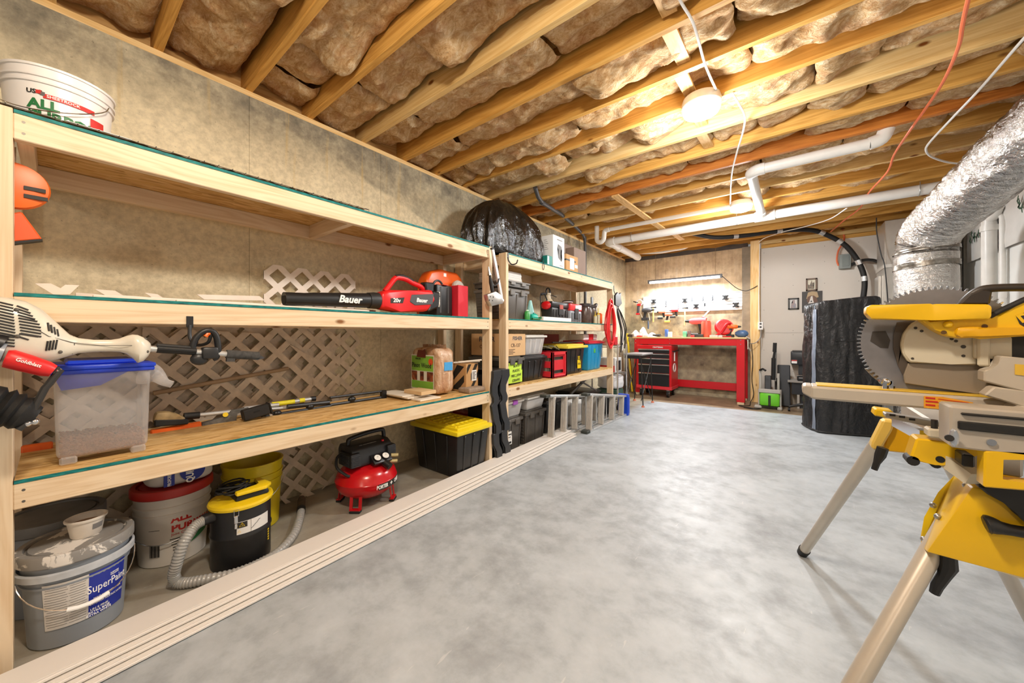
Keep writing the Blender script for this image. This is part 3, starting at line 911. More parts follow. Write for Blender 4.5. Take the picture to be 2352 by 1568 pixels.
def m_clear(h, fac, name, rough=0.25):
    s = N(name)
    s.col(h); s.pbr(rough)
    tr = s.n('ShaderNodeBsdfTransparent'); mx = s.n('ShaderNodeMixShader')
    lw = s.n('ShaderNodeLayerWeight'); lw.inputs[0].default_value = 0.35
    k = s.math('SUBTRACT', fac, s.math('MULTIPLY', lw.outputs['Facing'], 0.3 * fac))
    s.l(k, mx.inputs[0]); s.l(s.b.outputs[0], mx.inputs[1]); s.l(tr.outputs[0], mx.inputs[2]); s.l(mx.outputs[0], s.out.inputs[0])
    return s.m
CLEARP = m_clear('#efe9e4', 0.74, 'cloudy_clear_plastic')
CLEAR2 = m_clear('#eae6e2', 0.6, 'clear_tote_plastic')

def bucket_prof(r0, r1, h, t=0.004, rim=True):
    p = [(0, 0), (r0 - 0.006, 0), (r0, 0.006)]
    def rr(z): return r0 + (r1 - r0) * z / h
    if rim:
        for z, d_ in ((0.70, 0), (0.705, 0.006), (0.73, 0.007), (0.735, 0.001), (0.80, 0.001), (0.805, 0.007), (0.83, 0.008), (0.835, 0.001), (0.96, 0.001), (0.965, 0.006), (1.0, 0.007)):
            p.append((rr(z * h) + d_, z * h))
    else:
        p.append((r1, h))
    p += [(r1 - t, h), (r1 - t - 0.004, h - 0.01), (r0 - t, t + 0.004), (0, t + 0.004)]
    return p
def bail(T, r, z, mat, drop=70, grip=True, az=0.0, grip_mat=None):
    a = R(az)
    pts = []
    for i in range(19):
        q = math.pi * i / 18
        x_, y_ = r * 1.03 * math.sin(q) * math.cos(R(drop)), -r * 1.03 * math.cos(q)
        zz = z - r * 1.0 * math.sin(q) * math.sin(R(drop)) * 0.80
        x2 = x_ + 0.0 if drop < 60 else math.sqrt(max(0, (r * 1.05) ** 2 - y_ * y_))
        pts.append((x2 * math.cos(a) - y_ * math.sin(a), x2 * math.sin(a) + y_ * math.cos(a), zz))
    h = MB().tube(pts, 0.0022, 6).build('bail_handle', mat, T)
    e = MB()
    for s_ in (0, -1): e.cyl(V(pts[s_]) * 0.97 + V((0, 0, 0.03 * z)), V(pts[s_]) * 1.02 + V((0, 0, 0.03 * z)), 0.011, n=10)
    if grip: MB().tube(pts[7:12], 0.008, 10).build('grip', grip_mat or INKW, h)
    return h

# white compound bucket on the top shelf
ZT1, ZM1, ZL1 = 1.9645, 1.3265, 0.6715
T = thing('compound_bucket', 'white bucket with green lettering on the top shelf, at its near end', 'bucket', (-2.39, 0.02, ZT1 + 0.014), 0)
MB().lathe(bucket_prof(0.134, 0.147, 0.225), n=48).build('tub', plastic('#e6e1dc', 0.3, var=0.04), T)
bail(T, 0.15, 0.165, CHROME, drop=80, az=-25, grip=False)
pr = MB()
f = wrapz(0, 0, 0.143, 0, 0.0)
def wt(mb, txt, size, az, z, r=0.1425, m=0, bold=0.012, align='LEFT', **k):
    mb.text(txt, size, None, m=m, bold=bold, align=align, wrap=wrapz(0, 0, r, az, z), sub=1, **k)
wt(pr, 'ALL', 0.048, -34, 0.078, 0.1392, bold=0.04); wt(pr, 'PURPOSE', 0.048, -34, 0.036, 0.1376, bold=0.04)
pr.build('green_lettering', INKGRN, T, smooth=0)
pr = MB(); wt(pr, 'USG', 0.022, -35, 0.122, 0.1415, bold=0.03); pr.build('black_lettering', INK, T, smooth=0)
pr = MB(); decal_wrap(pr, 0, 0, 0.1415, 10, 0.112, 0.135, 0.017); decal_wrap(pr, 0, 0, 0.139, 43, 0.05, 0.05, 0.075); decal_wrap(pr, 0, 0, 0.1415, -22, 0.123, 0.014, 0.014)
pr.build('red_print', INKR, T, smooth=0)
pr = MB(); wt(pr, 'SHEETROCK', 0.015, -14, 0.112, 0.1425, bold=0.01); wt(pr, 'O', 0.05, 37, 0.04, 0.1402, bold=0.0); pr.build('white_lettering', INKW, T, smooth=0)
pr = MB(); decal_wrap(pr, 0, 0, 0.1415, -18, 0.119, 0.012, 0.014); pr.build('grey_logo_half', plastic('#5d5a58', 0.5), T, smooth=0)
# wire mesh wrapped with foil along that shelf's front
T = thing('wire_mesh', 'flat strip of wire mesh and foil along the front of the top shelf', 'mesh', (-2.2, 0.5, ZT1))
m1, m2 = MB(), MB()
for i in range(26):
    y = -0.11 + i * 0.053
    m1.cyl((-2.30, y, ZT1 + 0.010), (-2.128, y + 0.01, ZT1 + 0.012), 0.0016, n=5)
for x in (-2.30, -2.24, -2.19, -2.135): m1.cyl((x, -0.12, ZT1 + 0.008), (x, 1.24, ZT1 + 0.010), 0.0018, n=5)
m1.tube([(-2.135, 1.22, ZT1 + 0.012), (-2.133, 1.245, ZT1 + 0.012), (-2.133, 1.245, ZT1 + 0.001)], 0.002, 5)
m1.build('wire_grid', plastic('#5b564e', 0.4, 0.8), T, world=True)['kind'] = 'stuff'
m2.grid(lambda u, v: V((-2.132 - 0.14 * v + 0.006 * noise.noise(V((u * 30, v * 6, 1))), -0.115 + 1.33 * u, ZT1 + 0.004 + 0.010 * abs(noise.noise(V((u * 40, v * 5, 7)))))), 110, 8)
m2.build('foil_strip', plastic('#b9b5ae', 0.25, 0.95, var=0.2, scale=40, bump=0.5, bscale=90), T, world=True)
single(MB().box(-2.33, -2.137, 0.03, 0.20, ZT1 + 0.013, ZT1 + 0.0145), 'paper_slip', INKW, 'white slip of paper under the compound bucket', 'paper')

# orange guard hung behind the near post
T = thing('orange_guard', 'orange plastic trimmer guard hanging behind the near shelf post', 'tool guard', (-2.26, -0.055, 1.36))
c = at(34, 425, X=-2.26)
dm = Matrix.Translation((-2.26, c.y - 0.005, c.z)) @ Matrix.Rotation(R(90), 4, 'Y')
MB().lathe([(0, 0.012), (0.05, 0.014), (0.083, 0.006), (0.087, -0.01), (0.080, -0.016), (0, -0.01)], n=32, Mx=dm).build('round_cover', ORG, T, world=True)
sl = MB()
for k, (dz, ln) in enumerate(((-0.005, 0.05), (-0.035, 0.055))):
    sl.box(-2.248, -2.242, c.y + 0.02, c.y + 0.02 + ln, c.z + dz - 0.008, c.z + dz + 0.006)
sl.build('vent_slot', INK, T, world=True, smooth=0)['kind'] = 'stuff'
p = [at(u, v, X=-2.25) for u, v in ((28, 490), (50, 487), (97, 550), (28, 556))]
MB().prism([(q.y, q.z) for q in p], -2.285, -2.24, 'yz', bev=0.004).build('flared_skirt', plastic('#e2561a', 0.45), T, world=True, smooth=0)
p = [at(u, v, X=-2.25) for u, v in ((28, 555), (97, 549), (98, 553), (28, 561))]
MB().prism([(q.y, q.z) for q in p], -2.283, -2.242, 'yz').build('rubber_edge', BLACKR, T, world=True, smooth=0)
MB().bar((-2.262, c.y, c.z + 0.08), (-2.262, c.y, 1.87), 0.006, 0.006).build('hanging_wire', CHROME, T, world=True)

# lattice
LATT = plastic('#d6c4ae', 0.6, var=0.25, scale=18)
LATW = plastic('#e9ded2', 0.55, var=0.12, scale=12)
def clip(poly, a, b):
    out = []
    for i in range(len(poly)):
        p, q = poly[i], poly[(i + 1) % len(poly)]
        dp = (b[0] - a[0]) * (p[1] - a[1]) - (b[1] - a[1]) * (p[0] - a[0])
        dq = (b[0] - a[0]) * (q[1] - a[1]) - (b[1] - a[1]) * (q[0] - a[0])
        if dp >= 0: out.append(p)
        if (dp >= 0) != (dq >= 0):
            t = dp / (dp - dq)
            out.append((p[0] + (q[0] - p[0]) * t, p[1] + (q[1] - p[1]) * t))
    return out
def lattice(label, x, frame, c0, pitch=0.111, wd=0.038, ang=45, mat=None, lean=0.0):
    """diagonal slats in the y-z plane at depth x, cut to a convex outline (counter-clockwise)"""
    lo = min(frame, key=lambda q: q[1])
    T = thing('garden_lattice', label, 'lattice', (x, sum(q[0] for q in frame) / len(frame), lo[1]), group='lattice offcuts against the wall')
    for s_, dx in ((1, 0.0), (-1, 0.0006)):
        a = R(ang * s_)
        d_, n_ = (math.cos(a), math.sin(a)), (-math.sin(a), math.cos(a))
        for k in range(-30, 31):
            cx, cz = c0[0] + n_[0] * pitch * k, c0[1] + n_[1] * pitch * k
            poly = [(cx + d_[0] * e + n_[0] * f_, cz + d_[1] * e + n_[1] * f_) for e, f_ in ((-4, -wd / 2), (4, -wd / 2), (4, wd / 2), (-4, wd / 2))]
            for i in range(len(frame)):
                poly = clip(poly, frame[i], frame[(i + 1) % len(frame)]) if poly else poly
            if len(poly) < 3: continue
            ar = abs(sum(poly[i][0] * poly[(i + 1) % len(poly)][1] - poly[(i + 1) % len(poly)][0] * poly[i][1] for i in range(len(poly)))) / 2
            if ar < 4e-4: continue
            b = MB().prism(poly, x, x + 0.0065 + dx, 'yz')
            if lean:
                for v in b.bm.verts: v.co.x += (v.co.z - lo[1]) * lean
            b.build('slat', mat or LATT, T, world=True, smooth=0)
    return T
def rect(y0, y1, z0, z1): return [(y0, z0), (y1, z0), (y1, z1), (y0, z1)]
lattice('largest tan lattice panel behind the lower shelf, reaching to the bare wall', -2.838, [(-0.4, 0.5), (1.63, 0.5), (1.62, 0.69), (1.55, 1.27), (-0.4, 1.27)], (1.49, 1.20))
lattice('second tan lattice panel overlapping the large one behind the lower shelf', -2.812, [(-0.4, 0.0), (0.72, 0.0), (1.38, 0.55), (1.40, 1.24), (-0.4, 1.26)], (1.20, 1.135), ang=44, pitch=0.112)
lattice('third lattice panel, foremost of the overlapping ones behind the lower shelf', -2.786, [(0.30, 0.6), (1.16, 0.6), (1.18, 1.0), (0.92, 1.18), (0.30, 1.22)], (0.87, 0.97), ang=46)
lattice('single row lattice offcut standing behind the leaf blower', -2.80, rect(0.872, 1.513, ZM1, 1.655), (0.955 + 0.0785, 1.5785), mat=LATW)
f = [at(u, v, X=-2.775) for u, v in ((655, 1158), (728, 1146), (768, 1100), (770, 1018), (738, 990), (600, 1010), (590, 1090))]
lattice('small tan lattice offcut standing on the floor beside the red compressor', -2.775, [(q.y, max(q.z, 0.002)) for q in f], (at(702, 1080, X=-2.775).y, at(702, 1080, X=-2.775).z), lean=-0.06)
# loose white strips lying on the middle shelf
for i, (x, y0, y1, h, w_) in enumerate(((-2.18, 0.34, 1.15, 0.006, 0.03), (-2.235, 0.10, 1.30, 0.012, 0.03), (-2.30, 0.16, 1.05, 0.018, 0.034), (-2.36, 0.28, 1.42, 0.024, 0.036), (-2.44, 0.06, 0.62, 0.030, 0.036))):
    single(MB().box(x - w_ / 2, x + w_ / 2, y0, y1, ZM1, ZM1 + h, 0.0015).box(x - w_ / 2 + 0.006, x - 0.004, y0 + 0.002, y1 - 0.002, ZM1 + h, ZM1 + h + 0.003), 'trim_strip', LATW,
        ['white strip nearest the teal edge of the middle shelf', 'long white strip second from the middle shelf edge', 'white strip in the middle of those on the middle shelf', 'long white strip running behind the leaf blower nozzle', 'short white strip at the back of the middle shelf'][i], 'trim strip', 'white strips on the middle shelf', smooth=0)
v0 = [at(u, v, X=-2.30) for u, v in ((80, 651), (117, 651), (139, 662), (150, 654), (182, 655), (160, 676), (122, 676))]
single(MB().prism([(q.y, q.z) for q in v0], -2.30, -2.292, 'yz'), 'lattice_scrap', LATW, 'V shaped white lattice scrap at the near end of the middle shelf', 'lattice scrap', smooth=0)
for i, (ua, ub, v) in enumerate(((218, 272, 664), (332, 368, 672), (452, 600, 676))):
    pa, pb = at(ua, v, X=-2.42), at(ub, v + 4, X=-2.42)
    single(MB().prism([(pa.y, pa.z), (pa.y + 0.03, pa.z - 0.024), (pb.y + 0.02, pb.z - 0.024), (pb.y - 0.01, pb.z)], -2.425, -2.417, 'yz'), 'lattice_scrap', LATW,
        ['short slanted white scrap behind the strips, nearest the V shaped scrap', 'tiny slanted white scrap in the middle of the middle shelf', 'long slanted white scrap beside the blower nozzle'][i], 'lattice scrap', smooth=0)

# leaf blower
XB = -2.24
def pz(u, v, X=XB): q = at(u, v, X=X); return (q.y, q.z)
y0 = at(651, 686, X=XB).y
T = thing('leaf_blower', 'red and black cordless leaf blower lying on the middle shelf', 'leaf blower', (XB, 1.4, ZM1 + 0.004))
nz = []
for u, v, r in ((652, 686, 0.038), (700, 687, 0.037), (720, 687, 0.040), (760, 688, 0.043), (845, 690, 0.049)):
    q = at(u, v, X=XB); nz.append((V((XB, q.y, q.z)), r))
MB().tube([p for p, r in nz], [r for p, r in nz], 28).build('nozzle', BLACKP, T, world=True)
q = at(858, 690, X=XB)
MB().tube([nz[-1][0], (XB, q.y, q.z), (XB, q.y + 0.03, q.z)], [0.053, 0.056, 0.056], 28).build('nozzle_collar', plastic('#232323', 0.5), T, world=True)
MB().cyl(nz[0][0] - V((0, 0.001, 0)), nz[0][0] + V((0, 0.02, 0)), 0.033, n=24).build('nozzle_mouth', plastic('#050505', 0.9), T, world=True)
MB().prism([pz(*a) for a in ((866, 674), (882, 666), (930, 668), (984, 666), (991, 690), (972, 716), (910, 716), (866, 709))], XB - 0.058, XB + 0.058, 'yz', bev=0.024, seg=3).build('motor_housing', plastic('#d8191d', 0.35, var=0.06), T, world=True)
hp = [V((XB, *pz(*a))) for a in ((884, 669), (894, 656), (908, 639), (920, 638), (934, 642), (948, 650), (964, 657), (978, 668))]
MB().tube(spline(hp, 4), 0.019, 14).build('grip', plastic('#d8191d', 0.35, var=0.06), T, world=True)
MB().tube(spline([p + V((0.004, 0, 0.012)) for p in hp[2:6]], 4), 0.013, 12).build('soft_grip', BLACKR, T, world=True)
MB().prism([pz(*a) for a in ((934, 678), (985, 676), (982, 700), (942, 702), (930, 694))], XB + 0.05, XB + 0.062, 'yz', bev=0.003).build('side_badge', plastic('#4b4b4d', 0.5), T, world=True, smooth=0)
MB().prism([pz(*a) for a in ((886, 686), (918, 684), (914, 697), (886, 697))], XB + 0.05, XB + 0.0605, 'yz', bev=0.001).build('voltage_badge', INK, T, world=True, smooth=0)
MB().prism([pz(*a) for a in ((970, 648), (992, 650), (990, 672), (975, 676))], XB - 0.035, XB + 0.035, 'yz', bev=0.008).build('battery_latch', BLACKP, T, world=True)
MB().prism([pz(*a) for a in ((984, 668), (1003, 672), (1000, 706), (974, 717))], XB - 0.05, XB + 0.05, 'yz', bev=0.012).build('rear_intake', BLACKP, T, world=True)
lt = MB()
ya, za = pz(796, 689); lt.text('Bauer', 0.062, FX((XB + 0.047, ya, za)), bold=0.03, shear=0.25, depth=0.001)
ya, za = pz(900, 691); lt.text('20v', 0.04, FX((XB + 0.061, ya, za)), bold=0.03, depth=0.001)
ya, za = pz(957, 691); lt.text('Bauer', 0.042, FX((XB + 0.0628, ya, za)), bold=0.03, shear=0.2, depth=0.001)
lt.build('white_lettering', INKW, T, world=True, smooth=0)['kind'] = 'stuff'

# black blow-moulded case with a paper, red carton, orange case
T = thing('tool_case', 'black plastic case with a printed card tucked beside the blower', 'case', (-2.32, 1.94, ZM1))
MB().taper((-2.33, 1.955, ZM1), (0.115, 0.085), (0.115, 0.085), 0.25, 0.016).build('case_body', BLACKP, T, world=True)
MB().box(-2.44, -2.212, 1.90, 1.92, ZM1 + 0.02, ZM1 + 0.235, 0.004).box(-2.44, -2.212, 1.985, 2.0, ZM1 + 0.02, ZM1 + 0.235, 0.004).build('rib', plastic('#3a3a3b', 0.5), T, world=True, smooth=0)['kind'] = 'stuff'
MB().tube(arc((-2.3, 1.955, ZM1 + 0.245), 0.05, 0, 180, 10, 'yz'), 0.009, 8).build('carry_handle', plastic('#38383a', 0.5), T, world=True)
cardm = N('printed_card'); cc = cardm.coords((30, 30, 30)); cardm.col(cardm.ramp(cardm.noise(cc, 1.2, 5, 0.7, 2.0), [(0.42, '#2c2a28'), (0.5, '#cfc8bb'), (0.7, '#ece6da')])); cardm.pbr(0.6)
MB().box(-2.235, -2.2105, 1.872, 1.90, ZM1 + 0.07, ZM1 + 0.19).box(-2.30, -2.215, 1.866, 1.8695, ZM1 + 0.06, ZM1 + 0.19).build('printed_card', cardm.m, T, world=True, smooth=0)
MB().box(-2.29, -2.22, 1.8645, 1.868, ZM1 + 0.055, ZM1 + 0.067).box(-2.27, -2.2, 1.93, 1.98, ZM1 + 0.248, ZM1 + 0.252).build('red_label', INKR, T, world=True, smooth=0)
single(MB().box(-2.36, -2.165, 2.055, 2.17, ZM1, 1.585, 0.003), 'red_carton', plastic('#cf2233', 0.6, var=0.08), 'tall red carton standing between the black case and orange case', 'carton', smooth=0)
T = thing('orange_case', 'large rounded orange plastic case at the far end of the middle shelf', 'case', (-2.47, 2.17, ZM1))
MB().prism([(1.93, ZM1), (2.375, ZM1), (2.385, ZM1 + 0.05), (2.385, 1.62), (2.36, 1.70), (2.30, 1.745), (2.10, 1.755), (1.99, 1.72), (1.94, 1.64), (1.925, 1.4)], -2.56, -2.43, 'yz', bev=0.035, seg=3).build('case_shell', plastic('#e85f14', 0.35, var=0.12), T, world=True)
MB().box(-2.43, -2.428, 2.13, 2.16, 1.69, 1.72).build('white_label', INKW, T, world=True, smooth=0)
single(MB().tube(spline([(-2.36, 2.20, ZM1 + 0.2), (-2.36, 2.20, 1.58), (-2.37, 2.215, 1.62), (-2.38, 2.26, 1.635), (-2.39, 2.31, 1.60), (-2.39, 2.33, 1.5)], 5), 0.03, 10), 'grey_bag_roll', plastic('#b9b3a8', 0.5), 'pale grey roll bulging above the red carton', 'roll')

# drywall box tool hung on the far post, and hooks
XH = -2.085
T = thing('drywall_tool', 'silver drywall finishing box on a long handle hung on the shelf end post', 'tool', (XH, 2.47, 1.45))
b0, b1 = at(1131, 573, X=XH), at(1152, 685, X=XH + 0.01)
MB().bar(b0, b1, 0.03, 0.022, (1, 0, 0), 0.003).build('long_handle', ALU, T, world=True)
MB().bar(b0 + V((0, 0, 0.0)), b0 + V((0, -0.004, 0.018)), 0.034, 0.026, (1, 0, 0), 0.003).build('end_cap', BLACKP, T, world=True)
h0, h1 = at(1125, 632, X=XH + 0.03), at(1134, 690, X=XH + 0.03)
MB().tube([h0, h0.lerp(h1, 0.3), h1], [0.010, 0.017, 0.014], 12).build('rubber_grip', BLACKR, T, world=True)
MB().tube([at(1122, 612, X=XH + 0.03), at(1124, 626, X=XH + 0.03), h0], [0.004, 0.012, 0.02], 12).build('ball_joint', CHROME, T, world=True)
bx = [at(u, v, X=XH + 0.03) for u, v in ((1116, 677), (1135, 669), (1147, 677), (1155, 690), (1152, 697), (1126, 703), (1119, 690))]
MB().prism([(q.y, q.z) for q in bx], XH - 0.0, XH + 0.05, 'yz', bev=0.006, seg=2).build('finishing_box', plastic('#c9c5bf', 0.35, 0.8, var=0.2, scale=30), T, world=True)
hl = MB()
for u, v in ((1126, 681), (1133, 682), (1124, 689), (1131, 690)):
    q = at(u, v, X=XH + 0.05); hl.cyl(q, q + V((0.0015, 0, 0)), 0.0065, n=10)
hl.build('bolt_hole', INK, T, world=True)['kind'] = 'stuff'
MB().tube(spline([at(1128, 640, X=XH), at(1134, 655, X=XH + 0.03), at(1143, 650, X=XH + 0.03), at(1146, 640, X=XH + 0.02)], 5), 0.007, 8).build('hook_arm', BLACKP, T, world=True)
def hook(u, v0, v1, X, label, r=0.006, side=1):
    a, b = at(u, v0, X=X), at(u, v1, X=X)
    T = thing('wall_hook', label, 'hook', (X, a.y, b.z), group='black storage hooks')
    MB().box(X - 0.004, X + 0.002, a.y - 0.012, a.y + 0.012, a.z - 0.05, a.z, 0.001).build('hook_plate', BLACKP, T, world=True, smooth=0)
    MB().tube(spline([(X, a.y, a.z - 0.04), (X + 0.01, a.y, b.z + 0.03), (X + 0.03, a.y + 0.02 * side, b.z), (X + 0.06, a.y + 0.05 * side, b.z + 0.01), (X + 0.07, a.y + 0.06 * side, b.z + 0.045)], 5), r, 8).build('hook_arm', BLACKP, T, world=True)
    return T
hook(1167, 581, 607, -2.128, 'black J hook screwed to the farther unit beside the bagged object')
hook(436, 726, 792, -2.128, 'black strap hook on the middle rail carrying the trimmer', 0.007)
# ---------------------------------------------------------------- lower shelf of the nearer unit
# pet food bin
bx0, bx1, by0, by1 = -2.56, -2.205, 0.0, 0.265
cx_, cy_ = (bx0 + bx1) / 2, (by0 + by1) / 2
T = thing('food_bin', 'cloudy plastic bin with a blue lid and brown kibble in its bottom', 'bin', (cx_, cy_, ZL1))
b = MB()
hx, hy = (bx1 - bx0) / 2, (by1 - by0) / 2
b.taper((cx_, cy_, ZL1 + 0.02), (hx - 0.012, hy - 0.008), (hx, hy), 0.35, 0.022, seg=3)
b.box(bx0 + 0.02, bx1 - 0.012, by0 + 0.015, by0 + 0.06, ZL1, ZL1 + 0.03, 0.006).box(bx0 + 0.02, bx1 - 0.012, by1 - 0.06, by1 - 0.015, ZL1, ZL1 + 0.03, 0.006)
b.build('tub', CLEARP, T, world=True)
MB().tube(spline([(cx_ + 0.08, by1 - 0.01, ZL1 + 0.335), (cx_ + 0.1, by1 + 0.025, ZL1 + 0.32), (cx_ + 0.11, by1 + 0.05, ZL1 + 0.29), (cx_ + 0.12, by1 + 0.075, ZL1 + 0.275)], 5), [0.055, 0.053, 0.05, 0.046, 0.042, 0.036, 0.03, 0.027, 0.024, 0.022, 0.02, 0.018, 0.017, 0.016, 0.016, 0.016], 14).build('pouring_handle', CLEARP, T, world=True)
BLUL = plastic('#2446d2', 0.3, var=0.05)
l = MB().box(bx0 - 0.012, bx1 + 0.012, by0 - 0.012, by1 + 0.014, ZL1 + 0.368, ZL1 + 0.386, 0.006, seg=2).box(bx0 + 0.03, bx1 - 0.03, by0 + 0.03, by1 - 0.04, ZL1 + 0.383, ZL1 + 0.402, 0.008)
l.box(bx0 - 0.008, bx1 + 0.008, by0 - 0.008, by1 + 0.010, ZL1 + 0.352, ZL1 + 0.37, 0.004)
lid = l.build('lid', BLUL, T, world=True)
MB().prism([(by0 + 0.0, ZL1 + 0.352), (by0 + 0.02, ZL1 + 0.29), (by0 + 0.12, ZL1 + 0.30), (by0 + 0.20, ZL1 + 0.352)], bx1 - 0.02, bx1 - 0.016, 'yz').build('inner_flap', BLUL, T, world=True, smooth=0)
kb = MB()
random.seed(3)
for i in range(1300):
    edge = random.random()
    x, y = random.uniform(bx0 + 0.03, bx1 - 0.022), random.uniform(by0 + 0.022, by1 - 0.022)
    if edge < 0.55: x = bx1 - 0.03 + random.uniform(-0.006, 0.004)
    z = ZL1 + 0.028 + random.random() * 0.048
    if edge >= 0.55: z = ZL1 + 0.066 + 0.012 * random.random()
    d_ = V((random.uniform(-1, 1), random.uniform(-1, 1), random.uniform(-0.6, 0.6))).normalized() * 0.008
    kb.tube([V((x, y, z)) - d_, V((x, y, z)) + d_], 0.0042, 5)
kb.build('kibble', plastic('#8a5a3c', 0.8, var=0.4, scale=40), T, world=True)['kind'] = 'stuff'

# white string trimmer resting along the front of the shelf
XT = -2.055
prof = [(-70, 690, 842), (0, 681, 838), (25, 684, 838), (60, 692, 838), (95, 709, 835), (120, 731, 829), (140, 750, 823), (160, 768, 817), (180, 776, 811), (215, 780, 808), (255, 780, 807), (274, 777, 808), (290, 771, 812), (304, 768, 822), (316, 769, 833), (328, 774, 829), (340, 783, 817), (345, 788, 808)]
rings, prof3 = [], []
for u, v0_, v1_ in prof:
    a, b_ = at(u, v0_, X=XT), at(u, v1_, X=XT)
    zc_, rz = (a.z + b_.z) / 2, (a.z - b_.z) / 2
    rx = min(rz * 0.92, 0.075)
    prof3.append((a.y, zc_, rz, rx))
    ring = []
    for j in range(28):
        t = 2 * math.pi * j / 28
        cc_, ss_ = math.cos(t), math.sin(t)
        k = 0.75
        ring.append(V((XT + rx * math.copysign(abs(cc_) ** k, cc_), a.y, zc_ + rz * math.copysign(abs(ss_) ** k, ss_))))
    rings.append(ring)
CREAM = plastic('#ddd5c3', 0.3, var=0.10, scale=14)
T = thing('string_trimmer', 'cream white string trimmer with vent slots lying along the lower shelf front', 'trimmer', (XT, 0.1, 0.9))
MB().ring_surface(rings).build('motor_housing', CREAM, T, world=True, smooth=60)
def tsurf(u, v, off=0.001):
    q = at(u, v, X=XT); y = q.y
    for i in range(len(prof3) - 1):
        if prof3[i][0] <= y <= prof3[i + 1][0]:
            f_ = (y - prof3[i][0]) / (prof3[i + 1][0] - prof3[i][0])
            _, zc_, rz, rx = [a + (b2 - a) * f_ for a, b2 in zip(prof3[i], prof3[i + 1])]
            break
    else: return None
    # follow the line of sight to the shell
    for n_ in range(3):
        s_ = min(0.97, abs(q.z - zc_) / rz)
        x = XT + rx * (1 - s_ ** (1 / 0.75 * 1.0)) ** 0.75 if False else XT + rx * max(0.05, (1 - s_ ** (2 / 0.75))) ** (0.75 / 2)
        q = at(u, v, X=x)
    return q + V((off, 0, 0))
sl = MB()
def slot(u0, v0_, u1, v1_, r=0.0028):
    pts = [tsurf(u0 + (u1 - u0) * i / 4, v0_ + (v1_ - v0_) * i / 4, 0.0008) for i in range(5)]
    if all(p is not None for p in pts): sl.tube(pts, r, 6)
for i in range(11):
    slot(-20, 688 + 7 * i + 1.5, 30 + 0.6 * i, 694 + 7 * i + 7)
    if i > 0: slot(38 + 0.9 * i, 691 + 7 * i + 4, min(60 + 5.2 * i, 92 + 0.3 * i), 697 + 7 * i + 6 + (i < 5) * 2)
for i in range(4):
    slot(-20, 768 + 7 * i, 34, 774 + 7 * i, 0.0026); 
    if i < 2: slot(44, 766 + 7 * i, 88 - 22 * i, 773 + 7 * i, 0.0026)
for i in range(4):
    slot(110 + 7 * i, 741 + 5 * i, 113 + 7 * i, 760 + 4 * i, 0.0026)
    slot(110 + 7 * i, 783 - i, 106 + 7 * i, 805 - i, 0.0026)
sl.build('vent_slot', INK, T, world=True)['kind'] = 'stuff'
se = MB()
for pts_ in ([(168, 772), (171, 790), (166, 813)],):
    q = [tsurf(*p) for p in pts_]
    se.tube([p for p in q if p], 0.0012, 5)
q = [tsurf(u, v) for u, v in ((92, 760), (112, 772), (170, 787), (230, 793), (300, 793), (343, 794))]
se.tube([p for p in q if p], 0.0011, 5)
for u, v in ((38, 711), (333, 778), (338, 807), (138, 808), (40, 772)):
    p = tsurf(u, v)
    if p: se.sph(p, 0.006, 8)
se.build('seam', plastic('#5a564e', 0.6), T, world=True)['kind'] = 'stuff'
sh = [at(u, v, X=XT) for u, v in ((338, 800), (360, 802), (450, 808), (462, 809), (520, 813), (606, 818))]
MB().tube([sh[0], sh[1]], 0.0125, 14).tube([sh[2], sh[4]], 0.0125, 14).build('shaft', ALU, T, world=True)
fs = MB()
for k in range(3):
    o_ = V((0.008 * (k - 1), 0, 0.011 * (1 - abs(k - 1)) + 0.004))
    fs.tube([sh[1] + o_, sh[2] + o_], 0.0105, 10)
fs.tube([sh[1], sh[2]], 0.0145, 14)
fs.build('foam_sleeve', BLACKR, T, world=True)
MB().tube([sh[4], sh[4].lerp(sh[5], 0.85)], 0.02, 14).bar(sh[4] - V((0, 0, 0.024)), sh[4] + V((0, 0.03, -0.026)), 0.02, 0.02).build('scuffed_coupler', plastic('#4c4a47', 0.85, var=0.6, scale=60), T, world=True)
tp = [at(u, v, X=XT) for u, v in ((575, 815), (600, 817), (607, 822), (590, 826), (575, 823))]
MB().prism([(q.y, q.z) for q in tp], XT - 0.012, XT + 0.012, 'yz').build('coupler_tongue', plastic('#38383a', 0.6), T, world=True)
lp = [at(u, v, X=XT) for u, v in ((444, 812), (443, 795), (451, 775), (468, 761), (486, 760), (497, 773), (501, 800), (497, 819), (489, 824))]
MB().tube(spline(lp, 5), 0.0125, 12).build('loop_handle', BLACKP, T, world=True)
c = at(480, 808, X=XT)
MB().box(XT - 0.02, XT + 0.03, c.y - 0.028, c.y + 0.03, c.z - 0.03, c.z + 0.022, 0.01, seg=2).sph(at(458, 824, X=XT), (0.02, 0.032, 0.028), 14).build('handle_clamp', plastic('#232324', 0.4), T, world=True)
c = at(475, 768, X=XT + 0.005)
MB().tube([at(472, 773, X=XT), at(477, 766, X=XT), at(482, 767, X=XT)], 0.009, 8).build('orange_trigger', ORG, T, world=True)

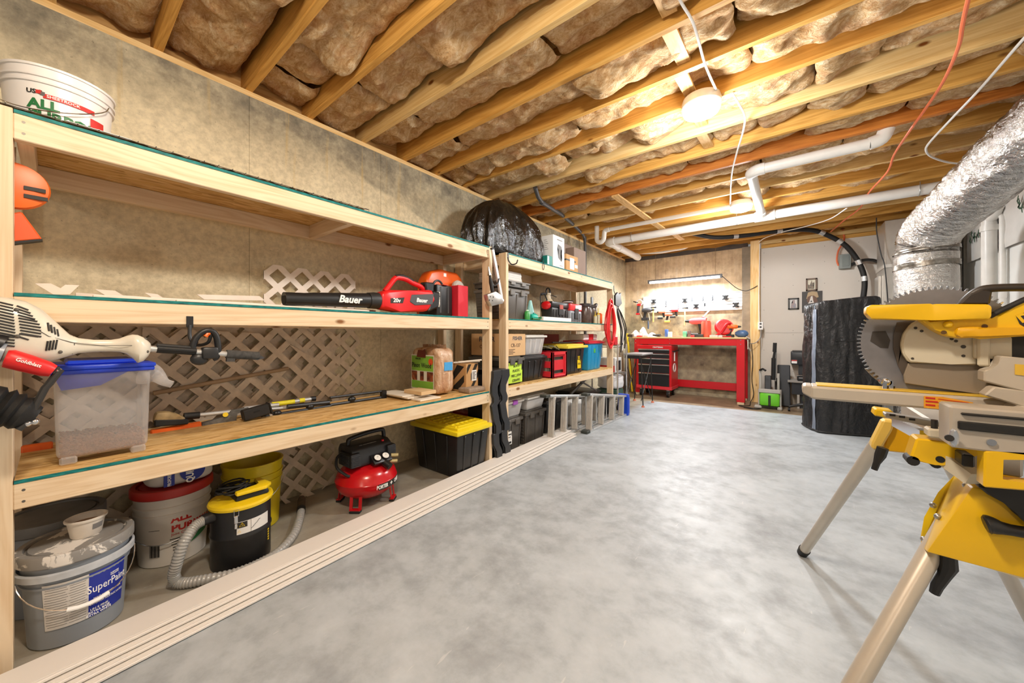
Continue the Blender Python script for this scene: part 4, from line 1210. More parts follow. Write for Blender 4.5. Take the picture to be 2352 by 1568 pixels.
# orange pruning scabbard, pole pruner, yellow handled pole and folded tripod along the back of the shelf
XQ = -2.60
def q_(u, v, X=XQ): return at(u, v, X=X)
T = thing('orange_scabbard', 'orange blade sheath lying behind the food bin on the lower shelf', 'sheath', tuple(q_(400, 985)))
MB().bar(q_(345, 996), q_(462, 975), 0.03, 0.040, bev=0.006).build('sheath_body', plastic('#e9641c', 0.4), T, world=True, smooth=0)
MB().bar(q_(48, 1033, -2.62), q_(122, 1022, -2.62), 0.03, 0.035, bev=0.005).build('sheath_end', plastic('#e9641c', 0.4), T, world=True, smooth=0)
T = thing('pole_pruner', 'worn grey and tan pole pruner head lying on the lower shelf', 'pole saw', tuple(q_(450, 965)))
MB().prism([(q_(*a).y, q_(*a).z) for a in ((352, 960), (358, 946), (385, 944), (405, 949), (424, 957), (424, 966), (352, 976))], XQ - 0.03, XQ + 0.03, 'yz', bev=0.012, seg=2).build('pruner_motor', plastic('#a58a5c', 0.6, var=0.45, scale=30), T, world=True)
MB().prism([(q_(*a).y, q_(*a).z) for a in ((352, 962), (430, 960), (430, 972), (352, 978))], XQ + 0.0, XQ + 0.034, 'yz', bev=0.005).cyl(q_(422, 956), q_(458, 953), 0.019, n=12).build('black_collar', BLACKR, T, world=True)
MB().cyl(q_(456, 953), q_(530, 945), 0.011, n=12).cyl(q_(560, 938), q_(640, 929), 0.012, n=12).cyl(q_(620, 939), q_(660, 936), 0.010, n=12).build('pole_tube', ALU, T, world=True)
MB().prism([(q_(*a).y, q_(*a).z) for a in ((462, 970), (520, 956), (528, 942), (570, 934), (572, 941), (542, 948), (542, 966), (462, 979))], XQ - 0.015, XQ + 0.015, 'yz', bev=0.004).build('pruner_head', plastic('#6a6660', 0.75, var=0.5, scale=50), T, world=True)
MB().cyl(q_(518, 952, XQ + 0.014), q_(518, 952, XQ + 0.022), 0.013, n=14).build('yellow_bolt', YEL, T, world=True)
T = thing('telescopic_pole', 'grey pole with a yellow warning sleeve lying on the lower shelf', 'pole', tuple(q_(680, 925, -2.68)))
MB().cyl(q_(570, 938, -2.66), q_(716, 916, -2.66), 0.014, n=14).build('pole_tube', ALU, T, world=True)
MB().cyl(q_(624, 929, -2.66), q_(676, 922, -2.66), 0.0155, n=14).cyl(q_(687, 920, -2.66), q_(699, 918.5, -2.66), 0.0155, n=14).build('yellow_sleeve', plastic('#f0e02a', 0.5, var=0.15, scale=60), T, world=True)
MB().cyl(q_(714, 916, -2.66), q_(724, 915, -2.66), 0.018, n=14).build('end_knob', BLACKP, T, world=True)
T = thing('black_bracket', 'black plastic channel piece leaning on the poles on the lower shelf', 'bracket', tuple(q_(590, 945, -2.52)))
MB().bar(q_(556, 955, -2.52), q_(618, 937, -2.52), 0.05, 0.062, bev=0.006).build('channel_body', plastic('#171718', 0.5), T, world=True, smooth=0)
MB().bar(q_(583, 947, -2.494), q_(597, 942.5, -2.494), 0.002, 0.008).build('slot_mark', plastic('#050505', 0.8), T, world=True, smooth=0)
MB().bar(q_(617, 938, -2.52), q_(621, 936.5, -2.52), 0.06, 0.075, bev=0.004).build('end_flange', plastic('#1c1c1d', 0.5), T, world=True, smooth=0)
T = thing('folded_tripod', 'black folded tripod stand lying at the middle of the lower shelf', 'tripod', tuple(q_(750, 940, -2.56)))
XK = -2.57
MB().cyl(q_(600, 957, XK), q_(650, 950, XK), 0.010, n=10).cyl(q_(640, 951, XK), q_(760, 932, XK), 0.012, n=10).cyl(q_(660, 934, XK), q_(756, 924, XK), 0.016, n=10).build('stand_pole', BLACKP, T, world=True)
for (a, b_, r_) in (((758, 913), (880, 898), 0.009), ((758, 930), (884, 911), 0.011), ((765, 936), (884, 915), 0.009)):
    MB().cyl(q_(*a, XK), q_(*b_, XK), r_, n=10).build('tripod_leg', BLACKP, T, world=True)
MB().sph(q_(808, 917, XK), (0.02, 0.03, 0.024), 12).sph(q_(712, 934, XK), (0.022, 0.026, 0.022), 12).sph(q_(636, 949, XK), (0.02, 0.028, 0.02), 12).box(XK - 0.02, XK + 0.02, q_(875, 905, XK).y, q_(886, 905, XK).y, q_(880, 917, XK).z, q_(880, 896, XK).z, 0.006).build('joint_knob', plastic('#141415', 0.35), T, world=True)
MB().cyl(q_(601, 957, XK), q_(607, 956, XK), 0.0115, n=10).cyl(q_(618, 954.5, XK), q_(624, 953.6, XK), 0.0125, n=10).build('chrome_tip', CHROME, T, world=True)
single(MB().cyl(at(352, 903, X=-2.765), at(662, 846, X=-2.765), 0.012, n=12), 'conduit_rod', plastic('#a88e70', 0.6, var=0.2), 'thin tan rod leaning across the lattice above the lower shelf', 'rod')

# bag of firewood
def pillow(c, hx, hy, h, k, amp, seed, nu=40, nv=24):
    def f(u, v):
        a = 2 * math.pi * u
        ca, sa = math.cos(a), math.sin(a)
        m_ = (abs(ca) ** k + abs(sa) ** k) ** (-1 / k)
        w_ = 2 * v - 1
        e = (1 - abs(w_) ** 6) ** 0.3 if abs(w_) < 1 else 0
        p = V((c[0] + hx * m_ * ca * (0.25 + 0.75 * e), c[1] + hy * m_ * sa * (0.25 + 0.75 * e), c[2] + h * v))
        n_ = noise.noise(p * 9 + V((seed, 0, 0))) + 0.5 * noise.noise(p * 22 + V((seed, 3, 0)))
        return p + V((ca, sa, 0)) * amp * n_ * e
    return f
FWB = N('wood_in_clear_bag'); cc = FWB.coords((6, 6, 2.2))
FWB.col(FWB.ramp(FWB.noise(cc, 1.5, 6, 0.65, 1.2), [(0.32, '#8a5a38'), (0.48, '#b98d68'), (0.6, '#d2b294'), (0.72, '#e6d8ca')])); FWB.bump(FWB.noise(FWB.coords((1, 1, 1)), 26, 4, 0.6, 1.0), 0.5, 0.02); FWB.pbr(0.22, 0, 0.7)
T = thing('firewood_bag', 'clear bag of split firewood with a green label on the lower shelf', 'bag', (-2.44, 2.03, ZL1))
MB().grid(pillow((-2.445, 2.02, ZL1), 0.185, 0.10, 0.40, 5.5, 0.010, 4), 64, 36).build('bag_body', FWB.m, T, world=True, smooth=60)
MB().grid(lambda u, v: V((-2.58 + 0.30 * u, 2.02 + 0.012 * math.sin(9 * u), ZL1 + 0.385 + 0.035 * v + 0.006 * noise.noise(V((u * 9, 1, 2))))), 24, 3).build('top_seam', FWB.m, T, world=True)
yl = 1.913
def lab(x0, x1, z0, z1, mat, name, off=0.0):
    return MB().grid(lambda u, v: V((x0 + (x1 - x0) * u, yl - off - 0.004 * math.sin(math.pi * u), z0 + (z1 - z0) * v)), 6, 2).build(name, mat, T, world=True)
lab(-2.60, -2.30, ZL1 + 0.045, ZL1 + 0.335, plastic('#d9d6c6', 0.4), 'label_border')
lab(-2.592, -2.308, ZL1 + 0.20, ZL1 + 0.325, plastic('#7fb33c', 0.4, var=0.1), 'green_label', 0.0012)
lab(-2.592, -2.308, ZL1 + 0.053, ZL1 + 0.115, plastic('#7fb33c', 0.4, var=0.1), 'green_label', 0.0012)
ph = N('fire_photos'); cc = ph.coords((14, 14, 20)); ph.col(ph.ramp(ph.noise(cc, 1.0, 4, 0.6, 0.6), [(0.35, '#3a1812'), (0.5, '#7a3a22'), (0.6, '#a65a30'), (0.7, '#d9b48a')])); ph.pbr(0.4)
for i in range(3): lab(-2.592 + 0.0957 * i, -2.592 + 0.0957 * i + 0.091, ZL1 + 0.118, ZL1 + 0.195, ph.m, 'photo_print', 0.0012)
MB().text('Pinon Wood', 0.058, FY((-2.455, yl - 0.0065, ZL1 + 0.245)), bold=0.01, sx=0.85).text('PINON', 0.022, FY((-2.5, yl - 0.0065, ZL1 + 0.30))).build('black_lettering', INK, T, world=True, smooth=0)['kind'] = 'stuff'
MB().lathe([(0, 0), (0.028, 0)], Mx=FY((-2.335, yl - 0.005, ZL1 + 0.275)).to_3x3().to_4x4(), c=(-2.335, yl - 0.006, ZL1 + 0.28), n=20).build('orange_badge', plastic('#e2572b', 0.4), T, world=True, smooth=0)
MB().prism([(-2.52, ZL1 + 0.315), (-2.40, ZL1 + 0.31), (-2.405, ZL1 + 0.385), (-2.44, ZL1 + 0.372), (-2.50, ZL1 + 0.375)], yl - 0.006, yl - 0.004, 'xz').build('brown_crest', plastic('#6b2a1c', 0.5), T, world=True, smooth=0)
MB().box(-2.258, -2.2545, 1.985, 2.075, ZL1 + 0.205, ZL1 + 0.275).build('blue_tag', plastic('#4aa3e0', 0.4, var=0.12, scale=60), T, world=True, smooth=0)
# pale boards, striped box, sticks, stone
WT = plastic('#eadfce', 0.55, var=0.08)
for i, (x0, x1, y0, y1, h, lb) in enumerate(((-2.56, -2.20, 1.70, 1.90, 0.012, 'lowest pale board in front of the firewood bag'), (-2.60, -2.30, 1.66, 1.86, 0.012, 'second pale board of the small pile before the firewood bag'), (-2.66, -2.34, 1.64, 1.80, 0.010, 'third pale board sticking out of the pile before the firewood bag'), (-2.46, -2.24, 1.74, 1.885, 0.028, 'topmost thick pale block on the board pile'))):
    z0_ = ZL1 + (0, 0.0125, 0.025, 0.0355)[i]
    single(MB().box(x0, x1, y0, y1, z0_, z0_ + h, 0.0015), 'offcut_board', WT if i < 3 else [plastic('#dcb98a', 0.6)][0], lb, 'board', 'pale boards piled on the lower shelf', smooth=0)
T = thing('striped_box', 'cardboard box with black diagonal stripes and a white tag beside the firewood', 'box', (-2.36, 2.31, ZL1))
CARD = plastic('#c79a66', 0.8, var=0.1, scale=6)
MB().box(-2.47, -2.255, 2.235, 2.39, ZL1, ZL1 + 0.245, 0.003).build('box_body', CARD, T, world=True, smooth=0)
st = MB()
def zst(poly, x): st.prism([(2.235 + a * 0.155, ZL1 + b_ * 0.245) for a, b_ in poly], x, x + 0.0008, 'yz')
for p_ in ([(0.05, 0.62), (0.42, 0.98), (0.18, 0.98), (0.05, 0.84)], [(0.38, 0.62), (0.72, 0.98), (0.98, 0.98), (0.38, 0.36)], [(0.38, 0.16), (0.5, 0.06), (0.98, 0.5), (0.98, 0.74)]): zst(p_, -2.255)
for p_ in ([(-2.47 + 0.02, 0.05), (-2.47 + 0.12, 0.05), (-2.47 + 0.19, 0.35), (-2.47 + 0.19, 0.6)], [(-2.47 + 0.01, 0.4), (-2.47 + 0.06, 0.4), (-2.47 + 0.19, 0.9), (-2.47 + 0.1, 0.95)]):
    st.prism([(x, ZL1 + b_ * 0.245) for x, b_ in p_], 2.234, 2.235, 'xz')
st.build('black_stripe', INK, T, world=True, smooth=0)['kind'] = 'stuff'
MB().box(-2.2545, -2.2525, 2.305, 2.365, ZL1 + 0.09, ZL1 + 0.185).build('white_tag', INKW, T, world=True, smooth=0)
tl = MB()
for k in range(6): tl.box(-2.2526, -2.2522, 2.312, 2.312 + random.uniform(0.025, 0.046), ZL1 + 0.105 + k * 0.012, ZL1 + 0.111 + k * 0.012)
tl.build('tag_print', INK, T, world=True, smooth=0)['kind'] = 'stuff'
for i, dz in enumerate((0.0, 0.014)):
    single(MB().bar((-2.40 + 0.06 * i, 2.22, ZL1 + 0.253 + dz * 0.5), (-2.235 + 0.02 * i, 2.39, ZL1 + 0.262 + dz), 0.02, 0.012), 'thin_stick', WT, ('lower pale stick lying on the striped box', 'upper pale stick lying on the striped box')[i], 'stick', smooth=0)
sm = MB().box(-2.30, -2.16, 2.18, 2.385, ZL1, ZL1 + 0.042, 0.012, seg=2)
bmesh.ops.subdivide_edges(sm.bm, edges=sm.bm.edges[:], cuts=2, use_grid_fill=True)
for v in sm.bm.verts: v.co += V((1, 1, 0.5)) * 0.005 * noise.noise(v.co * 25)
single(sm, 'rubbing_stone', plastic('#a6917c', 0.9, var=0.35, scale=60, bump=0.5, bscale=90), 'rough grey brown rubbing stone at the far front corner of the lower shelf', 'stone')

# ---------------------------------------------------------------- floor below the nearer unit
def tub_lid(T, r, z, mat, name='lid', n=48, h=0.03):
    return MB().lathe([(0, z + 0.012), (r * 0.84, z + 0.012), (r * 0.86, z + 0.004), (r * 0.90, z + 0.004), (r * 0.92, z + 0.016), (r + 0.006, z + 0.016), (r + 0.010, z + 0.010), (r + 0.010, z - h + 0.006), (r + 0.004, z - h), (r + 0.002, z - h + 0.004), (r, z)], n=n).build(name, mat, T)
GREYB = plastic('#8f959c', 0.35, var=0.06); LIDG = plastic('#b4b6b8', 0.4, var=0.22, scale=16)
sp = N('paint_spattered_lid'); cc = sp.coords(); sp.col(sp.mix(sp.ramp(sp.noise(cc, 11, 5, 0.6, 0.8), [(0.52, 0.0), (0.56, 0.85)]), '#85827e', '#e6e0d8')); sp.pbr(0.5)
T = thing('paint_bucket', 'grey paint bucket with a blue and white label by the near shelf post', 'bucket', (-2.285, 0.064, 0), group='grey paint buckets')
MB().lathe(bucket_prof(0.125, 0.143, 0.335), n=56).build('tub', GREYB, T)
tub_lid(T, 0.147, 0.345, sp.m)
MB().lathe([(0.152, 0.268), (0.158, 0.27), (0.158, 0.292), (0.150, 0.296)], n=56).build('skirt_band', plastic('#bfc3c8', 0.4, var=0.2, scale=18), T)
bail(T, 0.150, 0.262, CHROME, drop=78, az=8)
lb = MB(); decal_wrap(lb, 0, 0, 0.1372, -14, 0.165, 0.115, 0.175, lean=0.07); lb.build('white_label', plastic('#cfcac4', 0.5, var=0.04), T)
lb = MB(); decal_wrap(lb, 0, 0, 0.1374, 33, 0.165, 0.115, 0.175, lean=0.07); lb.build('blue_label', plastic('#1d2f96', 0.4, var=0.05), T)
pr = MB()
def wl_(txt, size, az, z, **k): pr.text(txt, size, None, wrap=wrapz(0, 0, 0.1385 + (z - 0.165) * 0.07, az, z), sub=1, **k)
wl_('SuperPaint', 0.042, 33, 0.185, sx=0.7); wl_('INTERIOR ACRYLIC LATEX', 0.0105, 33, 0.126, sx=0.85); wl_('PAINT AND PRIMER IN ONE', 0.009, 33, 0.146, sx=0.8)
wl_('SHERWIN', 0.007, 40, 0.216); wl_('WILLIAMS', 0.007, 40, 0.209)
for k, t_ in enumerate(('UN E PINK', 'EXTRA BASE', 'EXTRA WHITE')): wl_(t_, 0.011, 22, 0.105 - 0.011 * k, bold=0.02)
pr.build('white_lettering', INKW, T, smooth=0)['kind'] = 'stuff'
pr = MB(); decal_wrap(pr, 0, 0, 0.1390, 40, 0.228, 0.022, 0.024); pr.build('logo_patch', plastic('#8fb4e8', 0.4), T)
pr = MB(); decal_wrap(pr, 0, 0, 0.1405, -14, 0.246, 0.11, 0.008)
for k in range(16):
    decal_wrap(pr, 0, 0, 0.1379 + (0.232 - 0.0095 * k - 0.165) * 0.07, -24 + random.uniform(-1, 1), 0.232 - 0.0095 * k, 0.055 + random.uniform(-0.006, 0.006), 0.0016)
    decal_wrap(pr, 0, 0, 0.1379 + (0.232 - 0.0095 * k - 0.165) * 0.07, -2, 0.232 - 0.0095 * k, 0.042 + random.uniform(-0.008, 0.004), 0.0016)
pr.build('fine_print', plastic('#77736e', 0.6), T)['kind'] = 'stuff'
T2 = thing('paint_bucket', 'second grey paint bucket with a dark dusty lid, behind the blue labelled one', 'bucket', (-2.60, -0.0, 0), group='grey paint buckets')
MB().lathe(bucket_prof(0.128, 0.148, 0.36), n=48).build('tub', plastic('#7d8186', 0.4), T2)
tub_lid(T2, 0.150, 0.37, plastic('#6b6a68', 0.55, var=0.3, scale=12))
T = thing('plastic_cup', 'small white plastic tub smeared with paint on the grey bucket lid', 'tub', (-2.285, 0.085, 0.3575))
MB().lathe([(0, 0), (0.040, 0), (0.043, 0.004), (0.053, 0.066), (0.059, 0.067), (0.060, 0.074), (0.056, 0.076), (0.050, 0.070), (0.041, 0.008), (0, 0.006)], n=36).build('cup_wall', plastic('#ddd3c6', 0.45, var=0.12, scale=14), T)
MB().lathe([(0, 0.05), (0.048, 0.05), (0.05, 0.054)], n=30).build('dried_paint', plastic('#b08a6c', 0.6, var=0.35), T)
pr = MB(); decal_wrap(pr, 0, 0, 0.0485, 38, 0.04, 0.035, 0.022, lean=0.16); pr.build('grey_smear', plastic('#7d7a78', 0.6), T)

T = thing('compound_bucket', 'white bucket with a red lid rim and red lettering on the floor', 'bucket', (-2.625, 0.40, 0))
MB().lathe(bucket_prof(0.133, 0.152, 0.365), n=52).build('tub', plastic('#d9d2c8', 0.35, var=0.08), T)
tub_lid(T, 0.155, 0.378, plastic('#b3261d', 0.45, var=0.12))
bail(T, 0.155, 0.25, CHROME, drop=80, az=-25, grip=False)
pr = MB()
def w2(txt, size, az, z, **k): pr.text(txt, size, None, wrap=wrapz(0, 0, 0.1345 + z * 0.04, az, z), sub=1, align='LEFT', **k)
w2('ALL', 0.048, -12, 0.235, bold=0.04); w2('PURPOSE', 0.048, -12, 0.188, bold=0.04); w2('Joint Compound', 0.017, -12, 0.158)
decal_wrap(pr, 0, 0, 0.145, 3, 0.292, 0.014, 0.016)
pr.build('red_lettering', INKR, T, smooth=0)
pr = MB(); w2('USG', 0.02, -12, 0.285, bold=0.02)
for k in range(5): decal_wrap(pr, 0, 0, 0.140, -2 + (k % 2), 0.135 - k * 0.014, 0.06 - 0.006 * k, 0.004)
for k in range(9): decal_wrap(pr, 0, 0, 0.140, -46 + 1.9 * k, 0.09, 0.0022 + 0.0012 * (k % 3), 0.06)
decal_wrap(pr, 0, 0, 0.144, -38, 0.245, 0.045, 0.002); decal_wrap(pr, 0, 0, 0.144, -38, 0.195, 0.045, 0.002)
decal_wrap(pr, 0, 0, 0.145, 9, 0.285, 0.012, 0.014)
pr.build('black_print', INK, T, smooth=0)['kind'] = 'stuff'
pr = MB()
f_ = wrapz(0, 0, 0.1415, 42, 0.15)
pr.grid(lambda u, v: f_(V((-0.045 + 0.09 * u + 0.03 * (v - 0.5), -0.03 - 0.03 * (1 - u) + v * (0.03 + 0.075 * u), 0.001))), 14, 3)
pr.build('green_print', INKGRN, T, smooth=0)
T = thing('setting_compound_bag', 'paper bag with blue lettering lying on the red rimmed bucket', 'bag', (-2.62, 0.42, 0.392), 0)
MB().grid(pillow((-2.62, 0.42, 0.392), 0.12, 0.135, 0.15, 3.4, 0.008, 9), 48, 20).build('paper_sack', plastic('#d6d0c8', 0.7, var=0.1, bump=0.4, bscale=20), T, world=True, smooth=60)
bl = MB(); bl.box(-2.508, -2.496, 0.345, 0.385, 0.405, 0.475)
bl.grid(lambda u, v: V((-2.494, 0.455 + 0.052 * math.cos(2 * math.pi * u) * v, 0.468 + 0.058 * math.sin(2 * math.pi * u) * v)), 24, 2)
bl.build('blue_print', plastic('#1d3193', 0.5), T, world=True, smooth=0)
MB().text('QUICK', 0.042, FX((-2.4925, 0.445, 0.455), 90), bold=0.03, depth=0.001, sx=0.8).text('LITE', 0.038, FX((-2.4925, 0.475, 0.50), 90), bold=0.03, depth=0.001, sx=0.8).text('PROFORM', 0.02, FX((-2.4955, 0.366, 0.438), 90), depth=0.001, sx=0.7, bold=0.02).build('white_lettering', INKW, T, world=True, smooth=0)['kind'] = 'stuff'

T = thing('yellow_bucket', 'open yellow bucket with a white side label beside the floor lattice', 'bucket', (-2.635, 0.765, 0))
MB().lathe(bucket_prof(0.134, 0.152, 0.40), n=52).build('tub', plastic('#d8bf1c', 0.4, var=0.14, scale=14), T)
bail(T, 0.156, 0.30, CHROME, drop=80, az=-20, grip=False)
pr = MB(); decal_wrap(pr, 0, 0, 0.1405, 38, 0.19, 0.055, 0.20, lean=0.045); pr.build('white_label', plastic('#d6d0c4', 0.5, var=0.25, scale=60), T)

# black ash vacuum with its hose
T = thing('ash_vacuum', 'black and yellow drum vacuum with a coiled cord on top', 'vacuum', (-2.285, 0.612, 0))
DRUM = plastic('#1c1b1b', 0.38, var=0.12)
MB().lathe([(0, 0.004), (0.118, 0.004), (0.126, 0), (0.128, 0.008), (0.128, 0.155), (0.132, 0.162), (0.132, 0.170), (0.128, 0.177), (0.128, 0.315), (0, 0.315)], n=52).build('drum', DRUM, T)
MB().lathe([(0.126, 0.300), (0.137, 0.304), (0.140, 0.316), (0.136, 0.326), (0.118, 0.330), (0, 0.334)], n=52).build('yellow_rim', YEL, T)
MB().taper((0.0, 0.03, 0.330), (0.08, 0.078), (0.068, 0.066), 0.035, 0.012).build('motor_cover', plastic('#141414', 0.4), T)
MB().prism([(0.092, -0.045), (0.098, 0.085), (0.062, 0.118), (-0.06, 0.10), (-0.06, 0.07), (0.035, 0.075), (0.05, 0.055), (0.055, -0.045)], 0.362, 0.382, 'xy', bev=0.007, seg=2).build('yellow_handle', YEL, T)
cpts = []
for i in range(90):
    a = i * 0.49
    cpts.append((-0.005 + (0.045 + 0.012 * math.sin(i * 0.7)) * math.cos(a), -0.035 + (0.062 + 0.012 * math.cos(i * 0.9)) * math.sin(a), 0.372 + 0.016 * math.sin(i * 0.33) + 0.00025 * i))
MB().tube(cpts, 0.0045, 6).build('power_cord', BLACKR, T)
lt_ = MB()
az = R(-24)
P0 = V((0.134 * math.cos(az), 0.134 * math.sin(az), 0.25))
lt_.bar(P0 + V((0.004, -0.001, -0.005)), P0 + V((0.006, -0.002, 0.035)), 0.016, 0.006, (1, 0, 0), 0.002)
lt_.tube([P0 + V((0.006, 0.008, 0.03)), P0 + V((0.008, 0.009, 0.065)), P0 + V((0.008, -0.011, 0.065)), P0 + V((0.006, -0.010, 0.03))], 0.0015, 6)
lt_.bar(P0 + V((0.006, -0.002, -0.03)), P0 + V((0.004, -0.001, -0.005)), 0.011, 0.004, (1, 0, 0), 0.002)
lt_.build('chrome_latch', CHROME, T)
pr = MB(); decal_wrap(pr, 0, 0, 0.1285, 10, 0.215, 0.15, 0.062); pr.build('white_label', plastic('#dcd9d4', 0.4, var=0.05), T)
pr = MB(); decal_wrap(pr, 0, 0, 0.1290, -14, 0.230, 0.043, 0.028)
f_ = wrapz(0, 0, 0.1298, 8, 0.215)
pr.tube([f_(V((x, y, 0))) for x, y in ((-0.012, -0.016), (-0.004, -0.010), (0.006, 0.0), (0.014, 0.004), (0.022, 0.014), (0.03, 0.016))], 0.001, 5)
pr.tube([f_(V((x, y, 0))) for x, y in ((-0.043 + 0.030, -0.031), (-0.0435 + 0.030, 0.031))], 0.0006, 4)
pr.build('black_print', INK, T, smooth=0)
pr = MB(); f_ = wrapz(0, 0, 0.1302, -14, 0.231)
pr.tube([f_(V(q)) for q in ((-0.011, -0.008, 0), (0.011, -0.008, 0), (0, 0.010, 0))], 0.0013, 5, closed=True); pr.tube([f_(V((0, -0.004, 0))), f_(V((0, 0.004, 0)))], 0.001, 5)
f2 = wrapz(0, 0, 0.1295, -19, 0.2); pr.tube([f2(V(q)) for q in ((-0.006, -0.005, 0), (0.006, -0.005, 0), (0, 0.006, 0))], 0.001, 5, closed=True)
for k in range(5): decal_wrap(pr, 0, 0, 0.1285, 46, 0.145 - k * 0.013, 0.012, 0.008)
pr.build('yellow_print', YEL, T, smooth=0)
MB().cyl((0.02, -0.12, 0.275), (0.03, -0.165, 0.275), 0.030, 0.026, n=18).build('hose_port', BLACKP, T)
hp = spline([V((-2.255, 0.455, 0.275)), V((-2.245, 0.415, 0.262)), V((-2.225, 0.375, 0.215)), V((-2.23, 0.352, 0.13)), V((-2.25, 0.345, 0.06)), V((-2.235, 0.365, 0.026)), V((-2.185, 0.43, 0.024)), V((-2.125, 0.535, 0.024)), V((-2.118, 0.64, 0.024)), V((-2.15, 0.74, 0.024)), V((-2.26, 0.85, 0.024)), V((-2.40, 0.935, 0.024)), V((-2.53, 1.0, 0.024))], 26)
T = thing('vacuum_hose', 'grey ribbed vacuum hose curling from the drum vacuum onto the floor', 'hose', (-2.2, 0.6, 0))
mb = MB(); mb.tube(hp, [0.0235 if (i // 2) % 2 else 0.0205 for i in range(len(hp))], 14)
mb.build('ribbed_hose', plastic('#a5a39e', 0.3, var=0.08, spec=0.6), T, world=True, smooth=50)
MB().tube([V((-2.52, 0.995, 0.024)), V((-2.56, 1.012, 0.026))], 0.026, 16).build('black_cuff', BLACKP, T, world=True)
MB().tube([V((-2.555, 1.01, 0.026)), V((-2.70, 1.07, 0.03))], 0.0225, 16).build('metal_wand', plastic('#7c6d5c', 0.5, 0.4, var=0.4, scale=30), T, world=True)

# red pancake compressor
T = thing('air_compressor', 'red pancake air compressor with black shroud and two gauges', 'compressor', (-2.385, 1.375, 0), 0)
TANK = plastic('#c4141c', 0.22, var=0.12, scale=10, spec=0.6)
MB().lathe([(0, 0.055), (0.09, 0.057), (0.15, 0.075), (0.188, 0.110), (0.203, 0.150), (0.204, 0.165), (0.206, 0.168), (0.206, 0.174), (0.203, 0.178), (0.192, 0.215), (0.16, 0.25), (0.11, 0.275), (0, 0.282)], n=60).build('tank', TANK, T)
for a in (-52, 40, 140, 220):
    a_ = R(a)
    c, s_ = math.cos(a_), math.sin(a_)
    e = V((c, s_, 0)); t_ = V((-s_, c, 0))
    p_ = e * 0.172
    l_ = MB()
    l_.bar(p_ + t_ * 0.03 + V((0, 0, 0.11)), p_ + t_ * 0.03 + e * 0.012 + V((0, 0, 0.018)), 0.02, 0.006, e)
    l_.bar(p_ - t_ * 0.03 + V((0, 0, 0.11)), p_ - t_ * 0.03 + e * 0.012 + V((0, 0, 0.018)), 0.02, 0.006, e)
    l_.bar(p_ - t_ * 0.035 + e * 0.012 + V((0, 0, 0.02)), p_ + t_ * 0.035 + e * 0.012 + V((0, 0, 0.02)), 0.03, 0.006)
    lo = l_.build('leg', TANK, T, smooth=0)
    MB().bar(p_ - t_ * 0.036 + e * 0.012 + V((0, 0, 0.008)), p_ + t_ * 0.036 + e * 0.012 + V((0, 0, 0.008)), 0.036, 0.016, bev=0.004).build('rubber_foot', BLACKR, lo, smooth=0)
SHR = plastic('#26272a', 0.4, var=0.2)
sm = MB().prism([(-0.10, 0.28), (0.09, 0.28), (0.10, 0.30), (0.085, 0.40), (0.04, 0.425), (-0.08, 0.425), (-0.105, 0.39)], -0.155, 0.145, 'xz', bev=0.014, seg=2)
sm.build('shroud', SHR, T)
for y_ in (-0.14, 0.13):
    MB().box(-0.06, 0.112, y_ - 0.035, y_ + 0.035, 0.292, 0.385, 0.010, seg=2).build('louvre_housing', plastic('#1b1b1d', 0.4), T)
lv = MB()
for y_ in (-0.14, 0.13):
    for k in range(8): lv.box(0.110, 0.1165, y_ - 0.03, y_ + 0.03, 0.301 + k * 0.0095, 0.3055 + k * 0.0095)
    for k in range(8): lv.box(-0.03, 0.09, y_ + (-0.0385 if y_ < 0 else 0.035), y_ + (-0.035 if y_ < 0 else 0.0385), 0.301 + k * 0.0095, 0.3055 + k * 0.0095)
lv.build('louvre_slat', plastic('#3a3a3d', 0.4), T, smooth=0)['kind'] = 'stuff'
MB().tube(spline([(0.0, -0.135, 0.40), (0.0, -0.135, 0.44), (0.0, -0.12, 0.462), (0.0, 0.0, 0.478), (0.0, 0.11, 0.478), (0.0, 0.132, 0.46), (0.0, 0.135, 0.40)], 5), 0.014, 12).build('carry_handle', plastic('#161617', 0.4), T)
MB().prism([(0.09, 0.285), (0.150, 0.283), (0.165, 0.300), (0.105, 0.345), (0.09, 0.345)], -0.035, 0.105, 'xz', bev=0.012, seg=2).build('gauge_panel', plastic('#17171a', 0.35), T)
for y_ in (0.0, 0.062):
    n_ = V((0.6, 0, 0.8)); c_ = V((0.137, y_, 0.326))
    gb = MB().cyl(c_ - n_ * 0.01, c_ + n_ * 0.006, 0.028, n=24).build('gauge', plastic('#0f0f10', 0.3), T)
    MB().cyl(c_ + n_ * 0.0055, c_ + n_ * 0.0075, 0.023, n=24).build('gauge_dial', plastic('#e6e2da', 0.4), gb)
    MB().tube([c_ + n_ * 0.0085, c_ + n_ * 0.0085 + V((-0.010, 0.006, 0.0075))], 0.001, 4).build('gauge_needle', INK, gb)
MB().cyl((0.135, 0.045, 0.292), (0.19, 0.065, 0.262), 0.024, n=18).build('regulator_knob', plastic('#141414', 0.4), T)
for z_, y_ in ((0.318, 0.125), (0.278, 0.118)):
    MB().cyl((0.13, y_ - 0.015, z_), (0.15, y_ + 0.03, z_ - 0.006), 0.0125, n=12).build('brass_coupler', plastic('#cdbd8a', 0.3, 0.7), T)
MB().lathe([(0, 0), (0.009, 0), (0.009, 0.01), (0, 0.012)], c=(0.066, 0.085, 0.412), n=12).build('red_switch', RED, T)
MB().tube(spline([(-0.02, -0.16, 0.37), (-0.01, -0.205, 0.355), (0.02, -0.222, 0.30), (0.06, -0.19, 0.255), (0.075, -0.165, 0.235)], 5), 0.009, 8).build('air_line', BLACKR, T)
pr = MB(); decal_wrap(pr, 0, 0, 0.2055, 19, 0.150, 0.20, 0.040); pr.build('logo_plate', INK, T)
pr = MB()
